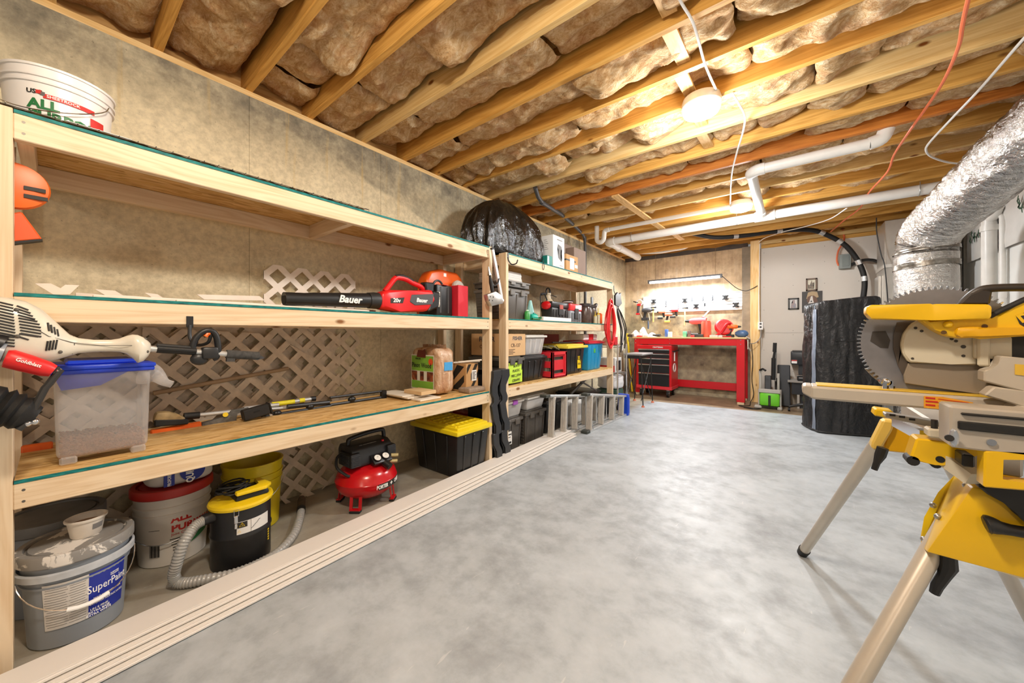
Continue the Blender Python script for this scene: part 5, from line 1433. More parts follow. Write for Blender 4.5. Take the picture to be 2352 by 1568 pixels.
for k, t_ in enumerate(('PORTER', 'CABLE')): pr.text(t_, 0.034, None, wrap=wrapz(0, 0, 0.207, -1 if k == 0 else 39, 0.150), sub=1, bold=0.03, shear=0.1, sx=0.68)
pr.text('+', 0.04, None, wrap=wrapz(0, 0, 0.207, 20, 0.150), bold=0.04)
pr.build('white_lettering', INKW, T, smooth=0)['kind'] = 'stuff'
MB().grid(lambda u, v: V((0.155 + 0.045 * u - 0.03 * v - 0.02, -0.10 + 0.0 * u - 0.05 * v + 0.03 * u, 0.242 - 0.03 * u)) , 2, 2).build('worn_sticker', plastic('#8d7a55', 0.6, var=0.5, scale=80), T) if False else None
MB().text('AIR COMPRESSOR', 0.016, Matrix.Translation((0.066, -0.03, 0.4205)) @ Matrix.Rotation(R(90), 4, 'Z'), depth=0.0005).build('grey_lettering', plastic('#8d8a86', 0.5), T, smooth=0)['kind'] = 'stuff'

# black tote with a yellow lid
def tote(name, label, c, hx, hy, h, body, lidm, rz=0.0, group=None, ribs=True, lid_h=0.045, over=0.022, lidpat=False, cat='tote', tap=0.86):
    T = thing(name, label, cat, c, rz, group)
    MB().taper((0, 0, 0), (hx * tap, hy * tap), (hx, hy), h, 0.018, seg=2).build('tub', body, T)
    if ribs:
        rb = MB()
        for k in (-0.55, 0.0, 0.55):
            for s_ in (-1, 1):
                rb.bar((hx * tap * k, s_ * hy * tap, 0.02), (hx * k, s_ * (hy + 0.001), h - 0.03), 0.02, 0.012, (0, 1, 0), 0.003)
                rb.bar((s_ * hx * tap, hy * tap * k, 0.02), (s_ * (hx + 0.001), hy * k, h - 0.03), 0.02, 0.012, (1, 0, 0), 0.003)
        rb.build('rib', body, T, smooth=0)['kind'] = 'stuff'
    if lidm:
        l = MB().box(-hx - over, hx + over, -hy - over, hy + over, h - 0.012, h + lid_h * 0.55, 0.010, seg=2)
        l.box(-hx + 0.01, hx - 0.01, -hy + 0.01, hy - 0.01, h + lid_h * 0.4, h + lid_h, 0.008, seg=2)
        lid = l.build('lid', lidm, T)
        if lidpat:
            g = MB()
            for k in range(-3, 4):
                g.bar((-hx + 0.05, hy * k / 3.6, h + lid_h + 0.003), (hx - 0.05, hy * k / 3.6, h + lid_h + 0.003), 0.014, 0.010, bev=0.002)
            for k in range(-3, 4):
                g.bar((hx * k / 3.6, -hy + 0.05, h + lid_h + 0.004), (hx * k / 3.6, hy - 0.05, h + lid_h + 0.004), 0.014, 0.010, bev=0.002)
            g.build('lid_ribs', lidm, lid, smooth=0)['kind'] = 'stuff'
    return T
TB = plastic('#1f1e1d', 0.35, var=0.18, scale=12)
tote('storage_tote', 'black tote with a ribbed yellow lid on the floor beside the folded sawhorses', (-2.385, 2.175, 0), 0.285, 0.19, 0.375, TB, plastic('#ecd21c', 0.35, var=0.06), lidpat=True)
tote('storage_tote', 'dark red tote mostly hidden behind the yellow lidded one', (-2.60, 2.545, 0), 0.115, 0.07, 0.36, plastic('#7a1418', 0.4), plastic('#8c171c', 0.4))
# folded sawhorses in the gap
SAWH = plastic('#1d1e20', 0.42, var=0.12)
for i, du in enumerate((-2, 17)):
    rt = [(1155, 848), (1156, 864), (1146, 886), (1146, 902), (1151, 912), (1151, 922), (1145, 930), (1150, 964), (1156, 977), (1156, 994), (1149, 996), (1150, 1020), (1158, 1036), (1158, 1062)]
    outl = rt + [(u - (12 if v > 870 else 18), v + 2) for u, v in rt[::-1]]
    T = thing('folded_sawhorse', ('folded black plastic sawhorse nearer the yellow lidded tote', 'folded black plastic sawhorse touching the farther unit')[i], 'sawhorse', (-2.3, 2.53 + 0.05 * i, 0), group='black sawhorses')
    X0 = -2.10 if i == 0 else -2.115
    pl_ = [at(u + du, v, X=X0) for u, v in outl]
    zmin = min(q.z for q in pl_)
    pl_ = [(q.y, max(0.0, (q.z - zmin) * 0.85 / (max(p.z for p in pl_) - zmin))) for q in pl_]
    MB().prism([(min(2.634, max(2.444, y)), z) for y, z in pl_], X0 - 0.34, X0 - 0.03, 'yz').build('folded_leg', SAWH, T, world=True, smooth=0)
    MB().prism([(y - 0.008, z) for y, z in pl_], X0 - 0.03, X0, 'yz', bev=0.005).build('front_leg', plastic('#2b2c2f', 0.42), T, world=True, smooth=0)
    MB().box(X0 - 0.36, X0 - 0.005, max(2.444, min(p[0] for p in pl_)), min(2.634, max(p[0] for p in pl_)), 0.80, 0.855, 0.006).build('top_beam', SAWH, T, world=True, smooth=0)

# long stack of white trim boards on the open floor
def trim_pt(k, x): return V((x - 0.0 - 0.027 * (k + 0.2), k, 0))
TW = plastic('#e9e2da', 0.4, var=0.05, scale=4)
specs = [(-2.015, -1.835, 0.0, 0.014, -0.40, 3.70, 'lowest white trim board of the long stack on the floor'), (-2.035, -1.862, 0.0145, 0.028, -0.42, 3.74, 'second white trim board of the long floor stack'), (-2.045, -1.886, 0.0285, 0.042, -0.45, 3.66, 'third white trim board of the long floor stack'), (-2.060, -1.915, 0.0425, 0.058, -0.45, 3.72, 'topmost wide white trim board of the long floor stack')]
for x0, x1, z0_, z1_, y0_, y1_, lb_ in specs:
    m_ = MB()
    h_ = z1_ - z0_
    pr_ = [(x0, z0_), (x1 - 0.012, z0_), (x1 - 0.012, z0_ + h_ * 0.35), (x1, z0_ + h_ * 0.42), (x1, z1_ - 0.002), (x1 - 0.003, z1_), (x1 - 0.010, z1_), (x1 - 0.011, z1_ - 0.003), (x1 - 0.014, z1_ - 0.003), (x1 - 0.015, z1_), (x0, z1_)]
    m_.prism(pr_, y0_, y1_, 'xz')
    for v in m_.bm.verts: v.co.x -= 0.030 * v.co.y
    single(m_, 'trim_board', TW, lb_, 'trim board', 'white trim boards stacked on the floor', smooth=0)

# red handled tool and rubber grip hanging by the near post
XG = -1.98
def g_(u, v, X=XG): return at(u, v, X=X)
T = thing('taping_tool', 'red handled drywall tool with a bent black steel arm by the near post', 'tool', tuple(g_(60, 985)))
MB().tube([g_(-40, 803), g_(0, 812), g_(8, 813)], 0.034, 18).build('grey_collar', plastic('#8f949c', 0.35), T, world=True)
MB().tube([g_(-30, 785), g_(0, 790), g_(8, 792)], 0.03, 18).build('black_clamp', BLACKP, T, world=True)
hpz = [g_(12, 822), g_(20, 823), g_(60, 834), g_(105, 847), g_(122, 852)]
MB().tube(hpz, [0.026, 0.030, 0.029, 0.026, 0.020], 20).build('red_grip', plastic('#d42222', 0.4, var=0.05), T, world=True)
MB().bar(g_(120, 851), g_(139, 848), 0.016, 0.02).tube([g_(139, 848), g_(112, 882), g_(104, 890), g_(60, 972), g_(42, 986)], 0.010, 10).build('steel_arm', plastic('#3a3836', 0.45, 0.3), T, world=True)
MB().sph(g_(134, 851), 0.010, 10).sph(g_(80, 968), 0.011, 10).sph(g_(63, 972), 0.011, 10).build('bright_bolt', CHROME, T, world=True)['kind'] = 'stuff'
am = (hpz[3] - hpz[1]).normalized()
cmid = g_(66, 833, XG + 0.031)
ry = Matrix(((0, 0, 1), (am.y, -am.z, 0), (am.z, am.y, 0))).to_4x4()
MB().text('Goldblatt', 0.0145, Matrix.Translation(cmid) @ ry, bold=0.02, depth=0.0006).build('white_lettering', INKW, T, world=True, smooth=0)['kind'] = 'stuff'
T = thing('ribbed_grip', 'black ribbed rubber wheel grip hanging below the red handled tool', 'rubber grip', tuple(g_(30, 985)))
rp = [(-60, 925, 0.062), (-20, 933, 0.064), (-8, 936, 0.052), (6, 938, 0.064), (14, 940, 0.052), (28, 943, 0.060), (36, 945, 0.048), (50, 948, 0.054), (62, 951, 0.046), (70, 952, 0.036), (84, 955, 0.030)]
MB().tube([g_(u, v, XG - 0.02) for u, v, r in rp], [r for u, v, r in rp], 24).build('rubber_body', BLACKR, T, world=True)
# ---------------------------------------------------------------- top of the units: bagged object and boxes
def m_bag():
    s = N('black_film'); s.col('#0d0c0b')
    a = s.noise(s.coords((5, 5, 2.2)), 1.6, 5, 0.6, 1.4)
    b = s.noise(s.coords(), 16, 4, 0.6, 0.8)
    s.bump(s.math('ADD', a, s.math('MULTIPLY', b, 0.35)), 0.55, 0.05)
    return s.pbr(0.2, 0, 0.75)
BAG = m_bag()
def bagf(u, v):
    a = 2 * math.pi * u
    ca, sa = math.cos(a), math.sin(a)
    prof_ = (1 - max(0, (v - 0.25) / 0.75) ** 2.0) ** 0.5 if v < 1 else 0
    tuck = 1 - 0.06 * max(0, 1 - v / 0.12) ** 2
    k = (abs(ca) ** 2.3 + abs(sa) ** 2.3) ** (-1 / 2.3)
    fold = 0
    for n_, am, ph_ in ((9, 0.020, 0.4), (17, 0.016, 2.0), (31, 0.009, 1.0)):
        fold += am * (1 - 2 * abs(math.sin(a * n_ / 2 + ph_ + 1.3 * math.sin(v * 2.2 + n_) + 1.5 * noise.noise(V((ca * 2, sa * 2, v * 1.5 + n_))))))
    fold *= (1 - v) ** 0.5 * 1.1
    r_ = prof_ * tuck * k
    x = -2.42 + (0.27 * r_ + fold * 0.8) * ca
    y = 2.985 + (0.585 * r_ + fold) * sa
    z = 1.967 + 0.61 * v + 0.02 * noise.noise(V((ca * 3, sa * 3, v * 4)))
    if v < 0.02: z = 1.967
    return V((x, y, z))
T = thing('bagged_object', 'bulky round object wrapped in a black bin bag on top of the shelving', 'bag', (-2.42, 2.965, 1.966))
MB().grid(bagf, 200, 46).build('bin_bag', BAG, T, world=True, smooth=70)
p_ = at(1240, 588, X=-2.17)
MB().tube(spline([p_, p_ + V((0.02, 0.01, -0.02)), p_ + V((0.045, 0.0, -0.05)), p_ + V((0.045, -0.02, -0.12)), p_ + V((0.045, 0.0, -0.155)), p_ + V((0.045, 0.02, -0.12)), p_ + V((0.045, 0.005, -0.06))], 5), 0.0025, 6).build('draw_string', BLACKR, T, world=True)
Z2T, Z2M, Z2L = 1.9565, 1.3285, 0.6785
def box(name, label, x0, x1, y0, y1, z0, z1, mat, cat='box', bev=0.004, group=None):
    T = thing(name, label, cat, ((x0 + x1) / 2, (y0 + y1) / 2, z0), group=group)
    MB().box(x0, x1, y0, y1, z0, z1, bev).build('box_body', mat, T, world=True, smooth=0)
    return T
T = box('white_carton', 'tall white product carton with a grey picture, on top of the farther unit', -2.335, -2.17, 3.555, 3.815, Z2T, 2.335, plastic('#e4e1dc', 0.5, var=0.04), 'carton')
pr = MB(); xx = -2.1695
pr.prism([(3.63 + 0.13 * a, 2.06 + 0.18 * b_) for a, b_ in ((0.1, 0.75), (0.25, 1.0), (0.85, 0.9), (0.95, 0.72), (0.75, 0.68), (0.7, 0.25), (1.0, 0.05), (0.85, -0.1), (0.3, 0.1), (0.3, 0.65))], xx, xx + 0.001, 'yz')
pr.build('product_picture', plastic('#6d6a66', 0.5, var=0.3, scale=40), T, world=True, smooth=0)
pr = MB()
for k in range(6): pr.box(-2.30 , -2.26 + 0.012 * (k % 3), 3.5542, 3.555, 2.28 - k * 0.022, 2.286 - k * 0.022)
pr.box(xx, xx + 0.0008, 3.64, 3.76, 2.285, 2.297).box(xx, xx + 0.0008, 3.70, 3.77, 1.99, 1.996).build('fine_print', plastic('#8b8782', 0.6), T, world=True, smooth=0)['kind'] = 'stuff'
T = box('parcel_box', 'small brown parcel box with white labels on top of the farther unit', -2.31, -2.17, 3.86, 4.165, Z2T, 2.165, CARD)
MB().box(-2.1695, -2.1685, 3.95, 4.06, 1.99, 2.13).box(-2.1695, -2.1685, 4.08, 4.15, 2.02, 2.06).build('white_label', INKW, T, world=True, smooth=0)
MB().box(-2.312, -2.1688, 3.858, 4.1, 2.085, 2.105).build('black_tape', plastic('#3c3a38', 0.4), T, world=True, smooth=0)
box('brown_panel_box', 'flat dark brown box standing behind the parcel on the farther unit', -2.37, -2.24, 4.19, 4.53, Z2T, 2.32, plastic('#8a7466', 0.7, var=0.1))
box('brown_panel_box', 'dark brown carton at the wall behind the white carton', -2.62, -2.48, 4.02, 4.58, Z2T, 2.44, plastic('#8f7a6b', 0.7, var=0.1))
T = box('teal_carton', 'tiny teal and white carton squeezed beside the black bag', -2.25, -2.165, 3.42, 3.53, Z2T, 2.07, plastic('#1c7f74', 0.5), 'carton')
MB().box(-2.1645, -2.1637, 3.425, 3.455, 1.97, 2.06).build('white_label', INKW, T, world=True, smooth=0)

# ---------------------------------------------------------------- middle shelf of the farther unit
GREYT = plastic('#5d5853', 0.4, var=0.15)
def latch_tote(label, c, hx, hy, h, body, lidm, name='latch_tote'):
    T = thing(name, label, 'tote', c)
    MB().taper((0, 0, 0), (hx * 0.93, hy * 0.93), (hx, hy), h, 0.012).build('tub', body, T)
    l = MB().box(-hx - 0.012, hx + 0.012, -hy - 0.012, hy + 0.012, h - 0.012, h + 0.02, 0.005)
    l.box(-hx + 0.02, hx - 0.02, -hy + 0.02, hy - 0.02, h + 0.012, h + 0.035, 0.005)
    lid = l.build('lid', lidm, T, smooth=0)
    lc = MB()
    for y_ in (-hy * 0.45, hy * 0.45): lc.box(hx + 0.004, hx + 0.022, y_ - 0.035, y_ + 0.035, h - 0.045, h + 0.012, 0.004)
    lc.build('latch', lidm, T, smooth=0)
    rb = MB()
    for k in (-0.85, 0.0, 0.85): rb.bar((hx * 0.935, hy * 0.93 * k, 0.02), (hx + 0.002, hy * k, h - 0.03), 0.012, 0.006, (1, 0, 0))
    for k in range(7): rb.box(-hx * 0.85, hx * 0.85, -hy * 0.985 - 0.006, -hy * 0.94, 0.05 + k * (h - 0.1) / 6.5, 0.058 + k * (h - 0.1) / 6.5)
    rb.build('rib', body, T, smooth=0)['kind'] = 'stuff'
    return T
latch_tote('dark grey latch tote on the middle shelf of the farther unit', (-2.40, 2.90, Z2M), 0.20, 0.195, 0.285, GREYT, plastic('#6e6964', 0.4))
T = thing('stacking_tray', 'extra dark grey lid tray stacked on the grey latch tote', 'lid', (-2.40, 2.90, Z2M + 0.322))
MB().box(-0.205, 0.21, -0.20, 0.205, 0.0, 0.045, 0.005).build('tray', GREYT, T, smooth=0)
MB().box(-0.215, 0.222, -0.21, 0.215, 0.045, 0.062, 0.004).box(0.212, 0.226, -0.12, -0.05, 0.02, 0.05, 0.003).box(0.212, 0.226, 0.06, 0.13, 0.02, 0.05, 0.003).build('tray_rim', plastic('#7a756f', 0.4), T, smooth=0)
T = thing('paper_stack', 'stack of pale papers lying on the lid tray', 'papers', (-2.40, 2.90, Z2M + 0.385))
for k in range(5):
    MB().box(-0.17 + 0.004 * (k % 2), 0.165 - 0.003 * k, -0.165, 0.14 - 0.004 * (k % 3), 0.021 * k, 0.021 * k + 0.0195, 0.001).build('paper_sheaf', plastic('#dcd6cf', 0.7, var=0.06), T, smooth=0)
GRNC = m_clear('#2f9a58', 0.35, 'green_bottle_plastic'); AQUA = m_clear('#9fdcd6', 0.4, 'aqua_bottle_plastic')
def spot(u, X): return at(u, 730, X=X).y
def bottle(name, label, x, y, z, prof, mat, capm=None, cap=None, cat='bottle', group='bottles on the middle shelf'):
    T = thing(name, label, cat, (x, y, z), group=group)
    MB().lathe(prof, n=20).build('bottle_body', mat, T)
    if cap: MB().lathe(cap, n=16).build('cap', capm, T)
    return T
bottle('spray_bottle', 'clear aqua cone shaped bottle beside the grey latch tote', -2.26, spot(1218, -2.26), Z2M, [(0, 0), (0.045, 0), (0.048, 0.01), (0.045, 0.08), (0.022, 0.19), (0.014, 0.22), (0, 0.222)], AQUA)
bottle('oil_bottle', 'small green bottle with a pale shoulder at the shelf edge', -2.175, spot(1211, -2.175), Z2M, [(0, 0), (0.028, 0), (0.03, 0.01), (0.03, 0.075), (0.02, 0.09), (0, 0.09)], plastic('#3d9a4c', 0.3), plastic('#bfe0c2', 0.4), [(0, 0.09), (0.016, 0.09), (0.015, 0.105), (0, 0.106)])
T = thing('teal_sprayer', 'teal trigger sprayer bottle lying on its side at the shelf edge', 'sprayer', (-2.19, spot(1226, -2.19), Z2M + 0.0), group=None)
MB().tube([(0, -0.06, 0.035), (0, -0.04, 0.035), (0, 0.03, 0.035), (0, 0.05, 0.03), (0, 0.085, 0.022)], [0.026, 0.034, 0.034, 0.02, 0.012], 16).build('bottle_body', plastic('#2bb39c', 0.3), T)
MB().bar((0.0, 0.07, 0.05), (0.0, -0.01, 0.075), 0.018, 0.018, bev=0.003).build('trigger_head', plastic('#1a8f7e', 0.35), T, smooth=0)
T = thing('green_pump', 'dark green hand pump lying at the shelf edge', 'pump', (-2.165, spot(1231, -2.165), Z2M))
MB().tube([(0, -0.07, 0.013), (0, 0.07, 0.013)], [0.012, 0.012], 12).bar((0, 0.055, 0.016), (0, 0.095, 0.034), 0.03, 0.02, bev=0.004).build('pump_body', plastic('#1f6a3c', 0.35), T)
# tan pump sprayer
yS = at(1259, 710, X=-2.42).y
T = thing('pump_sprayer', 'tan plastic pump sprayer tank with a black hose behind the tool boxes', 'sprayer', (-2.42, yS, Z2M))
MB().lathe([(0, 0), (0.095, 0), (0.10, 0.01), (0.10, 0.20), (0.085, 0.245), (0.035, 0.30), (0.03, 0.34), (0.036, 0.345), (0.036, 0.365), (0, 0.368)], n=32).build('tank', plastic('#c8b79a', 0.45, var=0.06), T)
MB().tube(arc((0, 0, 0.385), 0.045, -20, 200, 14, 'yz'), 0.010, 8).build('pump_handle', BLACKP, T)
MB().tube(spline([(0, -0.02, 0.355), (0, -0.10, 0.36), (0, -0.17, 0.34), (0.02, -0.205, 0.26), (0.03, -0.19, 0.12), (0.06, -0.12, 0.02), (0.08, -0.06, 0.02)], 6), 0.006, 7).build('hose', BLACKR, T)
MB().tube([(0, -0.16, 0.335), (0, -0.03, 0.36)], 0.012, 8).tube([(0, 0.04, 0.355), (0.0, 0.2, 0.335)], 0.006, 8).tube([(0.02, -0.11, 0.345), (0.03, -0.07, 0.27)], 0.008, 8).build('spray_wand', BLACKP, T)
y0_, y1_ = at(1246, 737, X=-2.165).y, at(1310, 740, X=-2.165).y
box('flat_white_box', 'flat white box lying under the black and red tool box', -2.33, -2.15, y0_, y1_, Z2M, Z2M + 0.045, INKW)
def toolbox(label, x0, x1, y0, y1, z, h, lidm, body, extra=None):
    T = thing('tool_box', label, 'tool box', ((x0 + x1) / 2, (y0 + y1) / 2, z))
    MB().box(x0, x1, y0, y1, z, z + h * 0.62, 0.012, seg=2).build('box_body', body, T, world=True)
    MB().box(x0 - 0.006, x1 + 0.006, y0 - 0.006, y1 + 0.006, z + h * 0.62, z + h, 0.016, seg=2).build('lid', lidm, T, world=True)
    MB().box(x1, x1 + 0.012, (y0 + y1) / 2 - 0.05, (y0 + y1) / 2 + 0.05, z + h * 0.18, z + h * 0.75, 0.004).build('latch', BLACKP, T, world=True, smooth=0)
    rb = MB()
    for k in range(5): rb.box(x1, x1 + 0.006, y0 + 0.03 + k * (y1 - y0 - 0.06) / 4.6, y0 + 0.045 + k * (y1 - y0 - 0.06) / 4.6, z + 0.01, z + h * 0.5)
    rb.build('rib', plastic('#2a2a2c', 0.4), T, world=True, smooth=0)['kind'] = 'stuff'
    return T
yb0, yb1 = at(1268, 715, X=-2.19).y, at(1306, 715, X=-2.19).y
T = toolbox('black tool box with red corners standing on the flat white box', -2.34, -2.19, yb0, yb1, Z2M + 0.046, 0.19, plastic('#201e1e', 0.4), plastic('#262424', 0.4))
for s_ in (0, 1): MB().sph((-2.27, (yb0 if s_ == 0 else yb1), Z2M + 0.19), (0.07, 0.035, 0.05), 14).build('red_corner', RED, T, world=True)
MB().box(-2.184, -2.176, (yb0 + yb1) / 2 - 0.04, (yb0 + yb1) / 2 + 0.04, Z2M + 0.15, Z2M + 0.20).build('red_badge', plastic('#b04030', 0.4), T, world=True, smooth=0)
yb2, yb3 = yb1 + 0.012, at(1336, 715, X=-2.17).y
T = toolbox('tool box with a red and white lid and grey ribbed body', -2.38, -2.17, yb2, yb3, Z2M, 0.235, plastic('#e2383c', 0.35), plastic('#9a9da3', 0.4))
MB().box(-2.30, -2.1625, yb2 + 0.12, yb3 - 0.02, Z2M + 0.165, Z2M + 0.215).build('white_panel', INKW, T, world=True, smooth=0)
T = thing('cable_coil', 'coiled black and white cable lying on the red lidded tool box', 'cable', (-2.27, yb2 + 0.02, Z2M + 0.237))
for k in range(3): MB().tube(arc((0.0, 0.08 + 0.01 * k, 0.012 + 0.012 * k), 0.05 + 0.01 * k, 0, 360, 20, 'xy')[:-1], 0.007, 6, closed=True).build('cable_loop', [BLACKR, WHITEP, BLACKR][k], T)
JAR = m_clear('#5a463a', 0.25, 'dark_jar_plastic')
for i, u in enumerate((1344, 1357)):
    bottle('storage_jar', ('dark brown lidded jar beside the red lidded tool box', 'second dark brown lidded jar, nearer the orange case')[i], -2.23 - 0.04 * i, spot(u, -2.23 - 0.04 * i), Z2M, [(0, 0), (0.075, 0), (0.082, 0.015), (0.082, 0.20), (0.07, 0.225), (0, 0.225)], plastic('#5b4a42', 0.25, var=0.4, scale=25), plastic('#3a3230', 0.4), [(0, 0.225), (0.078, 0.225), (0.08, 0.235), (0.08, 0.262), (0.07, 0.268), (0, 0.268)], 'jar', 'dark jars')
for i, (u, h) in enumerate(((1367, 0.16), (1374, 0.20))):
    bottle('caulk_tube', ('shorter caulk tube with a yellow collar beside the dark jars', 'taller caulk tube with a pointed nozzle beside the dark jars')[i], -2.17, spot(u, -2.17), Z2M, [(0, 0), (0.023, 0), (0.024, 0.005), (0.024, h * 0.62), (0, h * 0.63)], plastic('#cfc6a8', 0.4, var=0.2, scale=40), plastic('#d8b93a', 0.4), [(0, h * 0.63), (0.022, h * 0.63), (0.02, h * 0.7), (0.007, h * 0.72), (0.003, h * 1.1), (0, h * 1.1)], 'tube', None)
yo0, yo1 = spot(1376, -2.30), 5.14
box('hard_case', 'orange hard case at the far end of the middle shelf', -2.44, -2.26, yo0, yo1, Z2M, Z2M + 0.17, plastic('#ee6a2a', 0.4), 'case', 0.02)
T = thing('clamp_rack', 'black rack of white handled clamps above the orange case', 'rack', (-2.40, 4.95, Z2M + 0.17))
MB().box(-2.43, -2.415, yo0 - 0.02, yo1, Z2M + 0.17, Z2M + 0.42, 0.003).box(-2.43, -2.33, yo0 - 0.02, yo1, Z2M + 0.171, Z2M + 0.182, 0.003).build('rack_back', BLACKP, T, world=True, smooth=0)
for k in range(6):
    yy = yo0 + 0.02 + (yo1 - yo0 - 0.06) * k / 5
    MB().tube(spline([(-2.415, yy, Z2M + 0.20 + 0.03 * (k % 3)), (-2.37, yy + 0.01, Z2M + 0.25 + 0.03 * (k % 3)), (-2.35, yy + 0.03, Z2M + 0.31)], 3), 0.011, 7).build('clamp_handle', [plastic('#d8d6d4', 0.4), BLACKP][k % 2], T, world=True)

# ---------------------------------------------------------------- lower shelf of the farther unit
T = latch_tote('black latch tote with a lime green handwritten note', (-2.42, 2.835, Z2L), 0.25, 0.135, 0.245, plastic('#2a2925', 0.35), plastic('#5d5a54', 0.4))
MB().grid(lambda u, v: V((0.2505 + 0.002 * v + 0.004 * math.sin(5 * u), -0.115 + 0.235 * u, 0.018 + 0.20 * v)), 10, 3).build('lime_note', plastic('#c8ea4a', 0.6, var=0.08), T)
pr = MB()
for k, t_ in enumerate(('BOX 2', 'PLASTIC', 'MISC. JUNK', 'CERAMIC')): pr.text(t_, 0.036, FX((0.259, 0.005, 0.185 - 0.047 * k), 3), depth=0.0008, shear=0.15, sx=0.9)
pr.build('handwriting', INK, T, smooth=0)['kind'] = 'stuff'
tote('storage_tote', 'plain black tote between the lime note tote and the red crate', (-2.40, 3.21, Z2L), 0.22, 0.215, 0.245, plastic('#211d1b', 0.3, var=0.2), plastic('#2a2726', 0.4), over=0.01, lid_h=0.028)
T = box('fish_carton', 'printed cardboard carton stacked on the lime note tote', -2.66, -2.185, 2.71, 3.03, Z2L + 0.282, 1.185, plastic('#d3ab7c', 0.8, var=0.08))
pr = MB()
zc_ = Z2L + 0.282
pr.text('FISHER', 0.052, FX((-2.1845, 2.89, zc_ + 0.175)), depth=0.0006, bold=0.02).text('FISHER', 0.07, FY((-2.44, 2.7095, zc_ + 0.165)), depth=0.0006, bold=0.02)
pr.build('blue_print', plastic('#2d3f52', 0.6), T, world=True, smooth=0)['kind'] = 'stuff'
pr = MB()
pr.text('CR-137', 0.05, FX((-2.1845, 2.86, zc_ + 0.105)), depth=0.0006, bold=0.01).text('CR-127', 0.05, FY((-2.46, 2.7095, zc_ + 0.09)), depth=0.0006)
for k in range(4): pr.box(-2.1852, -2.1844, 2.75, 2.82 + 0.03 * (k % 2), zc_ + 0.02 + k * 0.014, zc_ + 0.026 + k * 0.014)
pr.build('dark_print', plastic('#4c3526', 0.6), T, world=True, smooth=0)['kind'] = 'stuff'
T = tote('clear_tote', 'empty looking clear tote stacked on the plain black tote', (-2.39, 3.235, Z2L + 0.275), 0.20, 0.185, 0.20, CLEAR2, plastic('#d9d3ca', 0.4), over=0.018, lid_h=0.022)
MB().box(-0.15, 0.15, -0.14, -0.01, 0.012, 0.14, 0.004).box(-0.15, 0.15, 0.01, 0.14, 0.012, 0.16, 0.004).build('contents', plastic('#8d8a90', 0.6, var=0.3), T, smooth=0)
# red crate of records
CR = plastic('#d8303a', 0.4, var=0.08)
cx0, cx1, cy0, cy1, ch = -2.50, -2.125, 3.475, 3.80, 0.295
T = thing('record_crate', 'red plastic crate packed with records on the lower shelf', 'crate', ((cx0 + cx1) / 2, (cy0 + cy1) / 2, Z2L))
fr = MB()
for z0_, z1_ in ((0, 0.075), (0.115, 0.19), (0.23, ch)):
    for y in (cy0, cy1 - 0.012): fr.box(cx0, cx1, y, y + 0.012, Z2L + z0_, Z2L + z1_, 0.002)
for x, y in ((cx0, cy0), (cx0, cy1 - 0.03), (cx1 - 0.03, cy0), (cx1 - 0.03, cy1 - 0.03)): fr.box(x, x + 0.03, y, y + 0.03, Z2L, Z2L + ch, 0.003)
fr.box(cx0, cx1, cy0, cy1, Z2L, Z2L + 0.012)
for z0_, z1_ in ((0, 0.045), (0.085, 0.20), (0.24, 0.262)): fr.box(cx1 - 0.03, cx1 - 0.02, cy0, cy1, Z2L + z0_, Z2L + z1_)
for y in (cy0, cy1 - 0.055): fr.box(cx1 - 0.026, cx1 - 0.016, y, y + 0.055, Z2L, Z2L + ch)
fr.box(cx1 - 0.03, cx1, cy0, cy1, Z2L + ch - 0.035, Z2L + ch, 0.004).box(cx1 - 0.03, cx1, cy0, cy1, Z2L, Z2L + 0.03, 0.004)
fr.box(cx1 - 0.03, cx1, cy0, cy0 + 0.03, Z2L, Z2L + ch, 0.003).box(cx1 - 0.03, cx1, cy1 - 0.04, cy1, Z2L, Z2L + ch, 0.004)
fr.build('crate_frame', CR, T, world=True, smooth=0)
random.seed(5)
for k in range(26):
    x = cx0 + 0.03 + k * 0.0115
    single(MB().box(x, x + 0.0035, cy0 + 0.015, cy1 - 0.015, Z2L + 0.0135, Z2L + 0.255 + random.uniform(-0.01, 0.01)), 'record', plastic(random.choice(('#cfc8b8', '#b7ad98', '#8f8878', '#ddd8cc', '#6d6a62')), 0.7), 'thin record sleeve standing in the red crate', 'record', 'records in the red crate', smooth=0)
cb = MB()
for k in range(5):
    pts_ = [V((-2.42 + 0.05 * k + 0.05 * math.sin(i * 1.7 + k), 3.42 + 0.36 * i / 8, Z2L + ch + 0.02 + 0.045 * abs(math.sin(i * 0.9 + k)))) for i in range(9)]
    cb.tube(spline(pts_, 3), 0.006, 6)
single(cb, 'tangled_cables', plastic('#6d6848', 0.5, var=0.5, scale=20), 'tangle of olive and dark cables on the record crate', 'cable', kind=None)
T = tote('storage_tote', 'black tote with a smooth yellow lid and small yellow label', (-2.37, 4.09, Z2L), 0.215, 0.235, 0.335, TB, plastic('#e8d24a', 0.35, var=0.06), over=0.035, lid_h=0.04, tap=0.88)
MB().box(0.203, 0.207, 0.05, 0.14, 0.06, 0.17).build('yellow_label', YEL, T, smooth=0)
pr = MB().box(0.2065, 0.2078, 0.055, 0.135, 0.18, 0.187).box(0.2065, 0.2078, 0.055, 0.135, 0.195, 0.202).box(0.2065, 0.2078, 0.055, 0.135, 0.21, 0.217)
pr.build('label_stripe', YEL, T, smooth=0)
MB().text('HDX', 0.035, FX((0.2075, 0.095, 0.118)), depth=0.0006, bold=0.02).build('label_print', INK, T, smooth=0)
T = tote('storage_tote', 'blue tote with a red lid at the far end of the lower shelf', (-2.38, 4.71, Z2L), 0.21, 0.235, 0.38, plastic('#1e8fbe', 0.35, var=0.08), plastic('#c8283a', 0.35), over=0.02, lid_h=0.03, tap=0.85)
